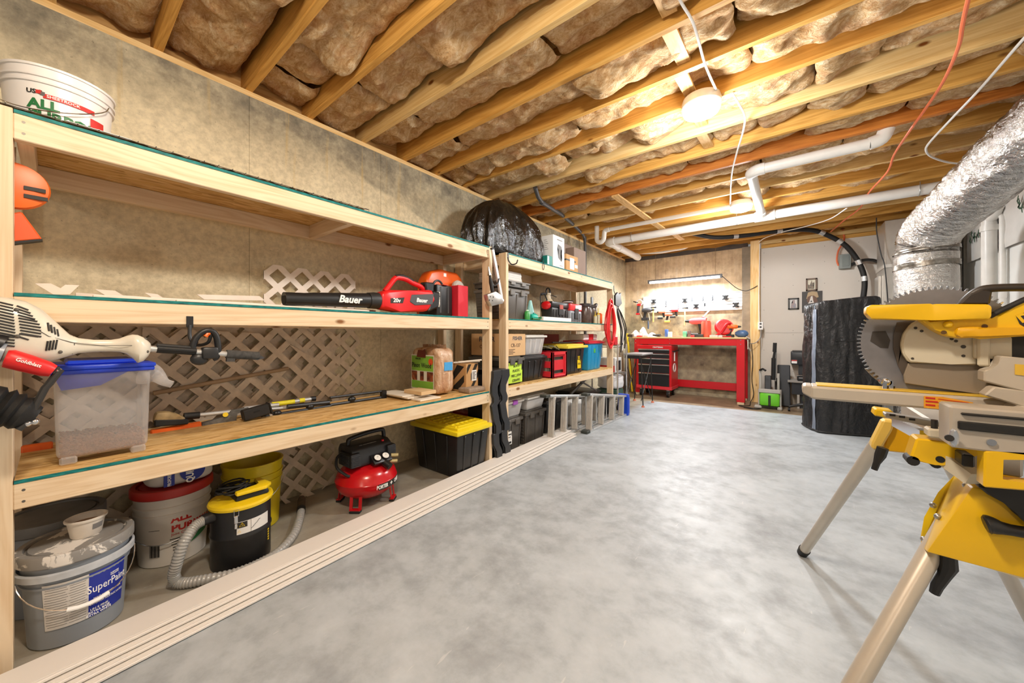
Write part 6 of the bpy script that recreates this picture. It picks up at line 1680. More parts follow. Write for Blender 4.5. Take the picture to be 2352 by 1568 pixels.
MB().box(0.2, 0.204, -0.06, -0.01, 0.24, 0.30).build('green_sticker', plastic('#4fae4a', 0.5), T, smooth=0)
T = box('gift_bag', 'red and white packages lying on the red lid of the blue tote', -2.50, -2.25, 4.50, 4.92, Z2L + 0.415, Z2L + 0.50, plastic('#f0ecea', 0.5), 'package', 0.012)
MB().box(-2.4, -2.245, 4.64, 4.78, Z2L + 0.416, Z2L + 0.503).build('red_band', plastic('#d8202c', 0.4), T, world=True, smooth=0)
box('dull_carton', 'dull red carton standing at the wall behind the yellow lidded tote', -2.72, -2.62, 4.0, 4.45, Z2L, Z2L + 0.50, plastic('#8c4038', 0.6), 'carton')
single(MB().tube(spline([(-2.3, 3.75, Z2L + 0.40), (-2.3, 4.1, Z2L + 0.392), (-2.2, 4.35, Z2L + 0.40), (-2.2, 4.40, Z2L + 0.34)], 5), 0.008, 7), 'black_cable', BLACKR, 'black cord lying over the smooth yellow lid', 'cord')

# ---------------------------------------------------------------- floor of the farther unit
DK = plastic('#4a4540', 0.4, var=0.15)
T = latch_tote('grey black latch tote with a white tag on the floor, nearest the sawhorses', (-2.43, 2.86, 0), 0.20, 0.165, 0.30, DK, plastic('#57524c', 0.4))
MB().box(0.194, 0.198, -0.07, 0.0, 0.07, 0.20).build('white_tag', INKW, T, smooth=0)
MB().box(0.1975, 0.1985, -0.06, -0.01, 0.165, 0.178).box(0.1975, 0.1985, -0.06, -0.02, 0.14, 0.147).box(0.1975, 0.1985, -0.06, -0.012, 0.08, 0.10).build('tag_print', INK, T, smooth=0)['kind'] = 'stuff'
latch_tote('grey black latch tote on the floor behind the first ladder', (-2.42, 3.27, 0), 0.20, 0.19, 0.32, DK, plastic('#57524c', 0.4))
tote('clear_tote', 'cloudy bin with a purple latch and white lid under the farther unit', (-2.42, 2.87, 0.337), 0.205, 0.16, 0.155, CLEAR2, plastic('#e8e4de', 0.4), over=0.012, lid_h=0.025, ribs=False)
PUR = bpy.data.objects['clear_tote.001']
MB().box(0.205, 0.226, -0.03, 0.045, 0.128, 0.175, 0.005).build('purple_latch', plastic('#9c4fae', 0.4), PUR, smooth=0)
T = tote('clear_tote', 'cloudy bin with a plain white lid beside the purple latched one', (-2.41, 3.28, 0.357), 0.20, 0.175, 0.135, CLEAR2, plastic('#e8e4de', 0.4), over=0.012, lid_h=0.025, ribs=False)
MB().box(-0.15, 0.16, -0.14, 0.14, 0.012, 0.09, 0.004).build('contents', plastic('#b9b5b2', 0.6, var=0.2), T, smooth=0)
tote('storage_tote', 'black tote on the floor behind the middle of the ladders', (-2.48, 3.80, 0), 0.22, 0.24, 0.36, plastic('#1c1a19', 0.4), plastic('#2b2928', 0.4), over=0.012, lid_h=0.03)
box('plain_carton', 'white carton on the floor behind the ladder steps', -2.50, -2.24, 4.12, 4.40, 0, 0.30, INKW, 'carton')
tote('storage_tote', 'black tote on the floor at the far end behind the ladders', (-2.48, 4.78, 0), 0.22, 0.27, 0.33, plastic('#191817', 0.4), plastic('#242322', 0.4), over=0.012, lid_h=0.03)
T = thing('folded_stand', 'dark folded stand with grey struts above the ladders', 'stand', (-2.3, 4.7, 0.37))
MB().tube([(-2.25, 4.35, 0.56), (-2.2, 4.78, 0.375)], 0.012, 8).tube([(-2.35, 4.30, 0.375), (-2.25, 4.55, 0.56)], 0.02, 8).build('strut', plastic('#6a6663', 0.4, 0.5), T, world=True)

# step ladders lying on their sides
def ladder(label, x, y, L, w0, w1, n, capm, rz, lean):
    T = thing('step_ladder', label, 'ladder', (x, y, 0), rz, rx=0)
    def W(t): return w0 + (w1 - w0) * t
    th = math.atan2((w0 - w1) / 2, L)
    MB().bar((0, 0, 0.013), (0, L, 0.013), 0.062, 0.026, bev=0.003).build('side_rail', ALU, T, smooth=0)
    MB().bar((0, 0, w0 - 0.013), (0, L, w1 - 0.013), 0.062, 0.026, bev=0.003).build('side_rail', ALU, T, smooth=0)
    for k in range(n):
        t = 0.07 + 0.80 * k / (n - 1)
        y_ = L * t
        s_ = MB().bar((0.0, y_, 0.027), (0.0, y_ + math.tan(th) * W(t) * 1.0, W(t) - 0.027), 0.075, 0.022, (0, 1, 0), 0.003)
        for q in (-0.022, 0, 0.022): s_.bar((q, y_ - 0.014, 0.03), (q, y_ - 0.014 + math.tan(th) * W(t), W(t) - 0.03), 0.006, 0.006, (0, 1, 0))
        s_.build('step', plastic('#cfc8be', 0.4, 0.25, var=0.15, scale=30), T, smooth=0)
        if k % 2 == 0:
            MB().tube([(0.034, y_ + 0.06, 0.02), (0.03, y_ + 0.015, 0.13)], 0.004, 6).tube([(0.034, y_ + 0.06, W(t) - 0.02), (0.03, y_ + 0.015, W(t) - 0.13)], 0.004, 6).build('step_brace', CHROME, T)
    for z0_, z1_ in ((0.02, 0.03), (w0 - 0.03, w1 - 0.04)):
        MB().bar((-0.075, 0.02, z0_), (-0.05, L - 0.05, z1_), 0.03, 0.022, bev=0.002).build('rear_rail', ALU, T, smooth=0)
    for k in range(4):
        t = 0.12 + 0.24 * k
        MB().tube([(-0.07, L * t, 0.03), (-0.07, L * t, W(t) - 0.03)], 0.009, 8).build('rear_rung', ALU, T)
    for z_ in (0.0, w0 - 0.03): MB().box(-0.042, 0.042, -0.035, 0.05, z_ + 0.001, z_ + 0.032, 0.004).build('rubber_foot', plastic('#3a3d38', 0.6), T, smooth=0)
    MB().box(-0.10, 0.05, L - 0.03, L + 0.035, 0.0, w1 + 0.015, 0.006).build('top_cap', capm, T, smooth=0)
    MB().box(0.05, 0.058, L - 0.02, L + 0.025, 0.03, w1 - 0.02, 0.002).build('cap_rim', capm, T, smooth=0)
    return T
ladder('aluminium step ladder lying on its side, the one nearer the long white trim', -2.07, 3.22, 1.75, 0.535, 0.30, 6, plastic('#2a2a2c', 0.4), 1.2, 0)
ladder('aluminium step ladder with a blue top lying on its side, nearer the workbench', -1.935, 3.90, 1.24, 0.475, 0.29, 4, plastic('#1b48c8', 0.35), -1.0, 0)

# ---------------------------------------------------------------- hung hoses, wire cart, level, work stand
XC = -2.085
T = thing('red_air_hose', 'coiled red air hose hanging on the end post of the farther unit', 'hose', tuple(at(1404, 790, X=XC)))
random.seed(8)
for k in range(9):
    cu, cv = 1404 + random.uniform(-2.5, 2.5), 744 + random.uniform(-4, 6)
    ru, rv = 11 + random.uniform(-4.5, 4), 50 + random.uniform(-10, 5)
    pts_ = []
    for i in range(22):
        a = 2 * math.pi * i / 22
        sq = 0.55 + 0.45 * (1 + math.sin(a)) / 2
        pts_.append(at(cu + ru * math.cos(a) * (1.25 - sq * 0.55), cv - rv * math.sin(a), X=XC + 0.012 * (k - 4)))
    MB().tube(pts_, 0.0095, 7, closed=True).build('hose_loop', plastic('#e02226', 0.35, var=0.06), T, world=True)
T = thing('hanging_cables', 'bunch of black cords hanging beside the red air hose', 'cord', tuple(at(1425, 800, X=XC)))
for k in range(5):
    r_ = random.uniform
    pts_ = [at(1416 + r_(-1, 2), 702, X=XC), at(1418 + 5 * k * 0.5, 722, X=XC), at(1425 + 3.2 * k, 752 + r_(-4, 4), X=XC), at(1426 + 2.6 * k, 775 + r_(-4, 8), X=XC), at(1422 + 2 * k + r_(0, 5), 800 + r_(-12, 12), X=XC)]
    MB().tube(spline(pts_, 5), 0.009, 7).build('cord_strand', BLACKR if k != 2 else plastic('#dcd8d2', 0.4), T, world=True)
T = thing('spring_clamp', 'black clamp with wire hook gripping the hung hoses', 'clamp', tuple(at(1418, 700, X=XC)))
MB().prism([(at(u, v, X=XC).y, at(u, v, X=XC).z) for u, v in ((1412, 678), (1417, 671), (1420, 676), (1425, 672), (1424, 684), (1427, 697), (1420, 705), (1412, 700))], XC - 0.014, XC + 0.014, 'yz', bev=0.003).build('clamp_body', BLACKP, T, world=True, smooth=0)
MB().tube([at(1410, 656, X=-2.11), at(1410, 668, X=-2.10), at(1414, 678, X=XC)], 0.006, 6).build('hook_wire', BLACKP, T, world=True)

T = thing('wire_cart', 'chrome wire shelf cart on casters between shelving and workbench', 'cart', (-2.34, 5.62, 0))
WX0, WX1, WY0, WY1 = -2.56, -2.13, 5.40, 5.78
for x in (WX0, WX1):
    for y in (WY0, WY1):
        MB().cyl((x, y, 0.12), (x, y, 1.02), 0.0125, n=10).build('cart_post', CHROME, T, world=True)
        ca = MB().cyl((x, y, 0.06), (x, y, 0.13), 0.01, n=8).bar((x - 0.012, y, 0.10), (x - 0.012, y + 0.01, 0.04), 0.004, 0.03).bar((x + 0.012, y, 0.10), (x + 0.012, y + 0.01, 0.04), 0.004, 0.03).build('caster_fork', GREYMET, T, world=True)
        MB().cyl((x - 0.011, y + 0.012, 0.042), (x + 0.011, y + 0.012, 0.042), 0.042, n=20).build('caster_wheel', BLACKR, T, world=True)
for z in (0.16, 0.56, 1.0):
    m_ = MB()
    for x in (WX0, WX1): m_.cyl((x, WY0, z), (x, WY1, z), 0.006, n=6).cyl((x, WY0, z - 0.03), (x, WY1, z - 0.03), 0.005, n=6)
    for y in (WY0, WY1): m_.cyl((WX0, y, z), (WX1, y, z), 0.006, n=6).cyl((WX0, y, z - 0.03), (WX1, y, z - 0.03), 0.005, n=6)
    for k in range(12): m_.cyl((WX0, WY0 + (WY1 - WY0) * k / 11, z), (WX1, WY0 + (WY1 - WY0) * k / 11, z), 0.003, n=5)
    m_.build('wire_shelf', CHROME, T, world=True)
m_ = MB().grid(pillow((-2.33, 5.60, 0.30), 0.19, 0.17, 0.24, 2.6, 0.02, 2), 30, 16)
single(m_, 'white_sack', plastic('#e8e8ea', 0.35, var=0.06, bump=0.3, bscale=20), 'white plastic sack on the wire cart', 'sack', smooth=60)
box('green_carton', 'dark green carton on the lowest shelf of the wire cart', -2.50, -2.17, 5.45, 5.74, 0.167, 0.298, plastic('#3f5f52', 0.6), 'carton')
T = box('cart_machine', 'black and white boxed machine on the middle of the wire cart', -2.50, -2.19, 5.45, 5.72, 0.567, 0.80, plastic('#d4d2cf', 0.5), 'machine', 0.008)
MB().box(-2.189, -2.18, 5.50, 5.66, 0.60, 0.76, 0.004).build('dark_front', BLACKP, T, world=True, smooth=0)
MB().box(-2.45, -2.2, 5.44, 5.452, 0.58, 0.68).build('red_side', RED, T, world=True, smooth=0)
T = thing('orange_cone_bag', 'pale orange and red cloth bundle on top of the wire cart', 'bundle', (-2.35, 5.6, 1.006))
MB().lathe([(0, 0), (0.15, 0), (0.15, 0.02), (0.09, 0.10), (0.03, 0.17), (0, 0.175)], n=24).build('bundle_body', plastic('#e2a58c', 0.6, var=0.2), T)
MB().box(0.06, 0.16, -0.15, -0.04, 0.0, 0.14, 0.01).build('red_pack', plastic('#d9262c', 0.5), T)
# yellow level leaning in the corner
l0, l1 = at(1453, 905, X=-2.50), at(1441, 766, X=-2.70)
l0.z = 0.03
T = thing('spirit_level', 'long yellow spirit level leaning in the corner beside the workbench', 'level', tuple(l0))
MB().bar(l0, l1, 0.055, 0.03, (1, 0, 0), 0.004).build('level_beam', plastic('#e6c520', 0.4, var=0.08), T, world=True, smooth=0)
lw = MB()
for t in (0.15, 0.52, 0.86): lw.bar(l0.lerp(l1, t) + V((0.017, 0, 0)), l0.lerp(l1, t + 0.07) + V((0.017, 0, 0)), 0.03, 0.004, (1, 0, 0))
lw.build('vial_window', plastic('#2b2a22', 0.3), T, world=True, smooth=0)
# folding work stand
T = thing('work_stand', 'folding work stand with crossed black legs and orange feet before the tool chest', 'work stand', (-2.05, 6.10, 0))
SX0, SX1, SY0, SY1, SZ = -2.17, -1.92, 5.86, 6.36, 0.83
MB().box(SX0 - 0.03, SX1 + 0.03, SY0 - 0.03, SY1 + 0.03, SZ, SZ + 0.03, 0.006).build('stand_top', plastic('#9c9a98', 0.4, var=0.2), T, world=True, smooth=0)
MB().box(SX0 - 0.0, SX1, SY0 - 0.05, SY1 + 0.05, SZ - 0.05, SZ, 0.008).build('clamp_bar', BLACKP, T, world=True, smooth=0)
for x, y in ((SX0, SY0), (SX1, SY0), (SX0, SY1), (SX1, SY1)):
    MB().cyl((x, y, SZ - 0.03), (x + (0.03 if x == SX1 else -0.03), y, 0.012), 0.009, n=8).build('stand_leg', BLACKP, T, world=True)
    MB().lathe([(0, 0), (0.028, 0), (0.02, 0.018), (0.01, 0.03), (0, 0.03)], c=(x + (0.03 if x == SX1 else -0.03), y, 0), n=12).build('orange_foot', plastic('#c86a48', 0.5), T, world=True)
for x in (SX0, SX1):
    MB().cyl((x, SY0, SZ - 0.12), (x, SY1, 0.10), 0.007, n=8).cyl((x, SY1, SZ - 0.12), (x, SY0, 0.10), 0.007, n=8).build('cross_brace', BLACKP, T, world=True)
# ---------------------------------------------------------------- workbench, tool chest, slat wall and tools
BRED = plastic('#cf1520', 0.32, var=0.06)
YB0 = 7.08
bl_, br_ = at(1457, 775, Y=YB0).x, at(1711, 775, Y=YB0).x
ZB = 1.122
T = thing('workbench', 'red steel workbench with a thin wooden top against the end wall', 'workbench', ((bl_ + br_) / 2, 7.34, 0))
MB().box(bl_ - 0.03, br_ + 0.03, YB0 - 0.02, 7.62, ZB - 0.026, ZB, 0.003).build('bench_top', wood('x', '#e2bd88', '#c79a62'), T, world=True, smooth=0)
MB().box(bl_, br_, YB0, YB0 + 0.03, ZB - 0.14, ZB - 0.026, 0.004).build('front_apron', BRED, T, world=True, smooth=0)
MB().box(bl_, br_, 7.58, 7.61, ZB - 0.14, ZB - 0.026, 0.004).build('rear_apron', BRED, T, world=True, smooth=0)
MB().box(bl_, br_, 7.57, 7.60, 0.15, 0.29, 0.004).build('rear_stretcher', BRED, T, world=True, smooth=0)
for x in (bl_, br_ - 0.12):
    for y in (YB0 - 0.003, 7.56):
        l_ = MB().box(x, x + 0.12, y, y + 0.006, 0.04, ZB - 0.028, 0.002)
        xs_ = x if x == bl_ else x + 0.114
        l_.box(xs_, xs_ + 0.006, y, y + 0.06, 0.04, ZB - 0.028, 0.002)
        l_.build('leg', BRED, T, world=True, smooth=0)
        MB().box(x + 0.01, x + 0.11, y - 0.02, y + 0.07, 0.0, 0.038, 0.003).build('wood_block', PINE['x'], T, world=True, smooth=0)
bo = MB()
for x in (bl_ + 0.03, bl_ + 0.66, br_ - 0.06):
    for z in (ZB - 0.045, ZB - 0.115): bo.cyl((x, YB0 - 0.008, z), (x, YB0, z), 0.008, n=8)
bo.build('bolt', CHROME, T, world=True)['kind'] = 'stuff'
# chest
c0, c1 = at(1463, 850, Y=6.98).x, at(1542, 850, Y=6.98).x
T = thing('tool_chest', 'red rolling tool chest with black drawers under the bench', 'tool chest', ((c0 + c1) / 2, 7.2, 0))
MB().box(c0, c1, 6.98, 7.46, 0.15, 0.968, 0.006).build('chest_body', BRED, T, world=True, smooth=0)
MB().box(c0 - 0.008, c1 + 0.008, 6.972, 7.468, 0.145, 0.205, 0.004).build('base_rail', plastic('#d9303c', 0.35), T, world=True, smooth=0)
zz = [at(1500, v, Y=6.98).z for v in (801.5, 812, 822.5, 836.5, 856.5, 886)]
for k in range(5):
    d_ = MB().box(c0 + 0.035, c1 - 0.035, 6.968, 6.99, zz[k + 1] + 0.008, zz[k] - 0.004, 0.003).build('drawer', plastic('#1b1b1e', 0.35, var=0.1), T, world=True, smooth=0)
    TM[d_.name] = TM[T.name]
    MB().bar((c0 + 0.03, 6.958, zz[k] - 0.008), (c1 - 0.03, 6.958, zz[k] - 0.008), 0.026, 0.022, bev=0.004).build('drawer_pull', CHROME, d_, world=True, smooth=0)
MB().text('CRAFTSMAN', 0.036, FY((c1 - 0.24, 6.975, (0.968 + zz[0]) / 2)), bold=0.02, depth=0.001, sx=0.9).build('white_lettering', INKW, T, world=True, smooth=0)['kind'] = 'stuff'
for x in (c0 + 0.07, c1 - 0.07):
    for y in (7.04, 7.40):
        w_ = MB().cyl((x - 0.018, y, 0.062), (x + 0.018, y, 0.062), 0.062, n=24).build('caster_wheel', BLACKR, T, world=True)
        TM[w_.name] = TM[T.name]
        hb = MB()
        for s_ in (-1, 1):
            for k in range(5):
                a = R(72 * k); hb.bar((x + 0.0195 * s_, y, 0.062), (x + 0.0195 * s_, y + 0.045 * math.cos(a), 0.062 + 0.045 * math.sin(a)), 0.012, 0.004, (1, 0, 0))
            hb.cyl((x + 0.018 * s_, y, 0.062), (x + 0.022 * s_, y, 0.062), 0.016, n=12)
        hb.build('wheel_hub', CHROME, w_, world=True, smooth=0)
        MB().bar((x, y, 0.12), (x, y, 0.15), 0.05, 0.05).build('caster_plate', GREYMET, T, world=True, smooth=0)
MB().cyl((c1, 7.06, 0.86), (c1 + 0.05, 7.06, 0.86), 0.012, n=8).bar((c1 + 0.04, 7.02, 0.86), (c1 + 0.04, 7.35, 0.875), 0.02, 0.025, bev=0.004).build('side_handle', BLACKP, T, world=True, smooth=0)
T = thing('lanyard', 'chrome key ring lanyard hanging from the tool chest side', 'lanyard', (c1 + 0.02, 7.1, 0.5))
MB().tube([(c1 + 0.03, 7.08, 0.85), (c1 + 0.03, 7.08, 0.68)], 0.012, 6).tube(arc((c1 + 0.03, 7.08, 0.56), 0.075, 0, 360, 24, 'yz')[:-1], 0.010, 6, closed=True).build('ring_cord', plastic('#e0d6d0', 0.4), T, world=True)

# slat wall: each slat a part
s0, s1 = at(1480, 700, Y=7.64).x, at(1716, 700, Y=7.64).x
T = thing('slat_wall', 'white slatted tool panel fixed on the concrete above the workbench', 'tool panel', ((s0 + s1) / 2, 7.65, 1.62))
SLW = plastic('#f0f0ee', 0.4, var=0.03)
for k in range(6):
    z = 1.622 + k * 0.054
    MB().box(s0, s1, 7.632, 7.655, z, z + 0.048, 0.003).build('slat', SLW, T, world=True, smooth=0)
MB().box(s0, s1, 7.652, 7.66, 1.62, 1.945).box(s1, s1 + 0.02, 7.628, 7.66, 1.615, 1.95).box(s0 - 0.02, s0, 7.628, 7.66, 1.615, 1.95).box(s0 - 0.02, s1 + 0.02, 7.626, 7.66, 1.943, 1.957).build('panel_frame', plastic('#c9cac8', 0.5), T, world=True, smooth=0)
# tube light on chains
t0, t1 = at(1494, 649.5, Y=7.4), at(1652, 635, Y=7.4)
tz = (t0.z + t1.z) / 2
T = thing('tube_light', 'lit white tube light hung on chains above the slatted panel', 'light', ((t0.x + t1.x) / 2, 7.4, tz - 0.03))
MB().box(t0.x - 0.05, t1.x + 0.05, 7.37, 7.43, tz + 0.02, tz + 0.05, 0.006).box(t0.x - 0.05, t0.x - 0.01, 7.375, 7.425, tz - 0.02, tz + 0.03, 0.006).box(t1.x + 0.01, t1.x + 0.05, 7.375, 7.425, tz - 0.02, tz + 0.03, 0.006).build('fixture_body', plastic('#6f7072', 0.5), T, world=True, smooth=0)
MB().cyl((t0.x - 0.01, 7.4, tz), (t1.x + 0.01, 7.4, tz), 0.022, n=16).build('lit_tube', GLOWT, T, world=True)
for x in (t0.x + 0.1, t1.x - 0.06):
    ch_ = MB()
    for k in range(int((2.80 - tz - 0.05) / 0.03)):
        z = tz + 0.05 + 0.03 * k + 0.015
        o_ = [V((x + (0.006 * math.cos(a) if k % 2 else 0), 7.4 + (0 if k % 2 else 0.006 * math.cos(a)), z + 0.018 * math.sin(a))) for a in [2 * math.pi * i / 8 for i in range(8)]]
        ch_.tube(o_, 0.0018, 4, closed=True)
    ch_.build('hanging_chain', plastic('#8a7350', 0.4, 0.6), T, world=True)['kind'] = 'stuff'
run('lamp_cable', [t1 + V((0.05, 0, 0.0)), at(1675, 648, Y=7.45), at(1693, 662, Y=7.5), at(1712, 668, Y=7.5), at(1727, 663, Y=7.46), at(1740, 656, Y=7.44)], 0.006, BLACKR, 'dark cord drooping from the tube light to the timber post', 'cord')

# ---- tools on the wall and on the bench
YW = 7.585
def P_(u, v, Y=YW): return at(u, v, Y=Y)
def drill(u, v, s, label, body, name='cordless_drill', flip=1, battery='#2a2a2c'):
    c = P_(u, v)
    T = thing(name, label, 'drill', tuple(c), 0, 'power tools on the wall')
    MB().tube([(-0.09 * s * flip, 0, 0.0), (-0.02 * s * flip, 0, 0), (0.05 * s * flip, 0, 0), (0.075 * s * flip, 0, 0)], [0.034 * s, 0.038 * s, 0.034 * s, 0.022 * s], 14).build('drill_body', body, T)
    MB().tube([(0.07 * s * flip, 0, 0), (0.12 * s * flip, 0, 0)], [0.022 * s, 0.012 * s], 12).build('chuck', BLACKP, T)
    MB().bar((-0.03 * s * flip, 0, -0.02 * s), (-0.055 * s * flip, 0, -0.14 * s), 0.036 * s, 0.045 * s, (1, 0, 0), 0.006).build('grip', BLACKP, T, smooth=0)
    MB().box(-0.10 * s, 0.02 * s, -0.035 * s, 0.035 * s, -0.185 * s, -0.135 * s, 0.006).build('battery', plastic(battery, 0.4), T, smooth=0)
    return T
def hammer(u, v, L, label, hcol='#d9a765', grp='hammers on the wall'):
    c = P_(u, v)
    T = thing('hammer', label, 'hammer', tuple(c - V((0, 0, L))), 0, grp)
    MB().bar((0, 0, 0), (0, 0, L), 0.026, 0.018, (0, 1, 0), 0.004).build('wooden_handle', plastic(hcol, 0.5), T, smooth=0)
    MB().tube([(-0.05, 0, L), (0.03, 0, L), (0.035, 0, L), (0.06, 0, L)], [0.008, 0.014, 0.018, 0.018], 10).build('hammer_head', plastic('#3d3f42', 0.35, 0.6), T)
    return T
def clampholder(u, v, label, w=0.075):
    c = P_(u, v, 7.60)
    T = thing('tool_holder', label, 'holder', tuple(c - V((0, 0, w / 2))), 0, 'black tool holders on the panel')
    MB().box(-w * 0.35, w * 0.35, -0.03, 0.03, 0, w, 0.006).build('holder_block', BLACKP, T, smooth=0)
    for s_ in (-1, 1):
        for q in (0.1, 0.9): MB().sph((s_ * w * 0.5, -0.01, w * q), w * 0.2, 10).build('roller', plastic('#2a2a2c', 0.4), T)
    MB().tube([(-w * 0.5, -0.03, -0.01), (-w * 0.4, -0.06, -0.025), (w * 0.5, -0.06, -0.025), (w * 0.6, -0.03, -0.01)], 0.004, 6).build('wire_hook', CHROME, T)
    return T
for u, v, lb in ((1502, 692, 'black tool holder on the panel above the mallet'), (1573, 690, 'black roller tool holder in the middle of the panel'), (1599, 703, 'black tool holder above the big red drill'), (1666, 683, 'upper black tool holder near the panel end'), (1690, 700, 'lower black tool holder near the panel end')): clampholder(u, v, lb)
c = P_(1469, 697)
T = thing('angle_grinder', 'red and black grinder with a round steel guard at the shelving end of the panel', 'grinder', tuple(c), 0)
MB().lathe([(0.05, -0.012), (0.066, -0.012), (0.072, 0), (0.066, 0.012), (0.05, 0.012), (0.044, 0)], Mx=Matrix.Rotation(R(90), 4, 'X'), n=24, c=(0.0, 0, 0.02)).build('wheel_guard', ALU, T)
MB().tube([(-0.13, 0, 0.05), (-0.04, 0, 0.02)], [0.011, 0.015], 10).build('side_handle', BLACKP, T)
MB().box(-0.05, 0.03, -0.03, 0.03, -0.05, 0.0, 0.012, seg=2).build('gear_head', RED, T)
MB().bar((-0.02, 0, -0.04), (-0.035, 0, -0.21), 0.05, 0.05, (1, 0, 0), 0.012).build('motor_grip', plastic('#3a3336', 0.4), T, smooth=0)
MB().box(-0.07, 0.0, -0.035, 0.035, -0.235, -0.20, 0.008).build('red_base', RED, T, smooth=0)
drill(1487, 712, 1.15, 'black hammer drill on the panel beside the grinder', plastic('#3a3a3d', 0.4))
hammer(1500.5, 706, 0.30, 'mallet with a pale wooden handle under the black holder', '#e0b06a')
hammer(1573, 707, 0.34, 'claw hammer with a pale handle hung at the middle of the panel', '#e6c48c')
c = P_(1474, 722)
T = thing('bent_bracket', 'bent pale metal bracket hanging below the black hammer drill', 'bracket', tuple(c))
MB().tube([(-0.01, 0, 0), (0.04, 0, -0.16), (0.16, 0, -0.12), (0.14, 0, 0.02)], 0.010, 8).build('bent_tube', plastic('#b9ab98', 0.4, 0.5), T)
T = thing('chisel', 'dark blue handled chisel hanging below the hammer drill', 'chisel', tuple(P_(1489, 755)))
MB().tube([(0, 0, 0), (0, 0, 0.1), (-0.01, 0, 0.22)], [0.016, 0.018, 0.006], 8).build('handle', plastic('#3b4658', 0.4), T)
for i, (u, v, h, cl) in enumerate(((1530, 697, 0.13, '#55585c'), (1590, 686, 0.10, '#5d6064'), (1615, 685, 0.10, '#55585c'), (1637, 684, 0.10, '#45484c'), (1619, 699, 0.06, '#303236'), (1558, 702, 0.14, '#7d8084'))):
    c = P_(u, v, 7.622)
    T = thing('bit_set', ('grey bit strip on the panel beside the mallet', 'tiny grey bit strip beside the middle roller holder', 'tiny grey bit strip above the big red drill', 'tiny dark bit strip nearest the panel end', 'small black clip below the tiny bit strips', 'slim silver pliers between the red tools and the claw hammer')[i], 'bits', tuple(c - V((0, 0, h / 2))), 0, 'small bits on the panel')
    for k in range(4): MB().bar((-0.012 + 0.008 * (k % 2), -0.01, h * k / 4), (0.012 - 0.006 * (k % 2), -0.01, h * (k + 0.8) / 4), 0.02, 0.016, (0, 1, 0), 0.002).build('bit', plastic(cl, 0.4, 0.4), T, smooth=0)
drill(1520, 716, 0.8, 'orange and white drill hung upright on the panel edge', plastic('#e08a6c', 0.4), flip=-1)
drill(1537, 722, 0.85, 'red and yellow drill hung below the bit strip', plastic('#e8785a', 0.4), battery='#e0b05a')
drill(1549, 713, 0.8, 'bright red drill beside the silver pliers', RED, flip=-1)
drill(1601, 737, 1.75, 'big red and black drill hung below the panel', plastic('#d8555a', 0.4), flip=-1)
T = thing('hand_saw', 'small saw with a pale blade crossing the big red drill', 'saw', tuple(P_(1612, 728)))
MB().prism([(0, 0), (0.02, -0.02), (0.15, 0.13), (0.13, 0.15)], -0.004, 0.004, 'xz').build('saw_blade', plastic('#d7d3cf', 0.3, 0.5), T, smooth=0)
MB().bar((0.0, 0, 0), (0.09, 0, -0.03), 0.03, 0.03, bev=0.006).build('saw_handle', plastic('#c65a5a', 0.4), T, smooth=0)
YT = 7.30
def on(u, Y=YT): return at(u, 770, Y=Y).x
T = thing('red_canister', 'tall pale red canister standing on the bench', 'canister', (on(1622), YT, ZB))
MB().lathe([(0, 0), (0.075, 0), (0.08, 0.01), (0.08, 0.26), (0.074, 0.28), (0, 0.28)], n=28).build('canister_body', plastic('#e2664f', 0.4), T)
MB().lathe([(0, 0.28), (0.07, 0.28), (0.066, 0.295), (0, 0.296)], n=24).build('lid', plastic('#d8503c', 0.4), T)
T = thing('red_fan', 'round red shop blower fan on the bench near the timber post', 'fan', (on(1663), YT, ZB))
MB().lathe([(0, -0.05), (0.12, -0.05), (0.145, -0.03), (0.15, 0.0), (0.145, 0.03), (0.12, 0.05), (0, 0.05)], Mx=Matrix.Rotation(R(65), 4, 'X') @ Matrix.Rotation(R(20), 4, 'Y'), c=(0, 0, 0.18), n=36).build('fan_drum', plastic('#e2222a', 0.35), T)
fb = MB()
for k in range(7):
    r_ = 0.03 + 0.016 * k
    fb.tube(arc((0, 0, 0), r_, 0, 360, 24, 'xy')[:-1], 0.0025, 5, closed=True)
for v in fb.bm.verts: v.co = Matrix.Rotation(R(65), 4, 'X') @ (Matrix.Rotation(R(20), 4, 'Y') @ (v.co + V((0, 0, 0.055)))) + V((0, 0, 0.18))
fb.build('fan_grille', plastic('#f08a8a', 0.35), T)['kind'] = 'stuff'
MB().tube(spline([(-0.12, -0.06, 0.02), (-0.02, -0.11, 0.10), (0.05, -0.10, 0.22), (0.10, -0.05, 0.24)], 5), 0.024, 10).bar((-0.14, -0.05, 0.012), (0.12, -0.05, 0.012), 0.08, 0.022, bev=0.005).build('fan_stand', RED, T)
drill(1684, 0, 1, 'x', ORG).name = 'cordless_drill'
T = [o for o in bpy.data.objects if o.get('label') == 'x'][0]
T.location = (on(1684), YT - 0.03, ZB + 0.186); T['label'] = 'orange cordless drill standing on the bench beside the red fan'; T['group'] = 'tools on the bench'
T = thing('blue_flask', 'dark blue rounded flask lying at the post end of the bench', 'flask', (on(1703), YT - 0.02, ZB))
MB().tube([(-0.09, 0, 0.065), (-0.04, 0, 0.065), (0.05, 0, 0.065), (0.09, 0, 0.065), (0.105, 0, 0.065)], [0.028, 0.062, 0.064, 0.04, 0.01], 20).build('flask_body', plastic('#4a6a93', 0.35), T)
random.seed(21)
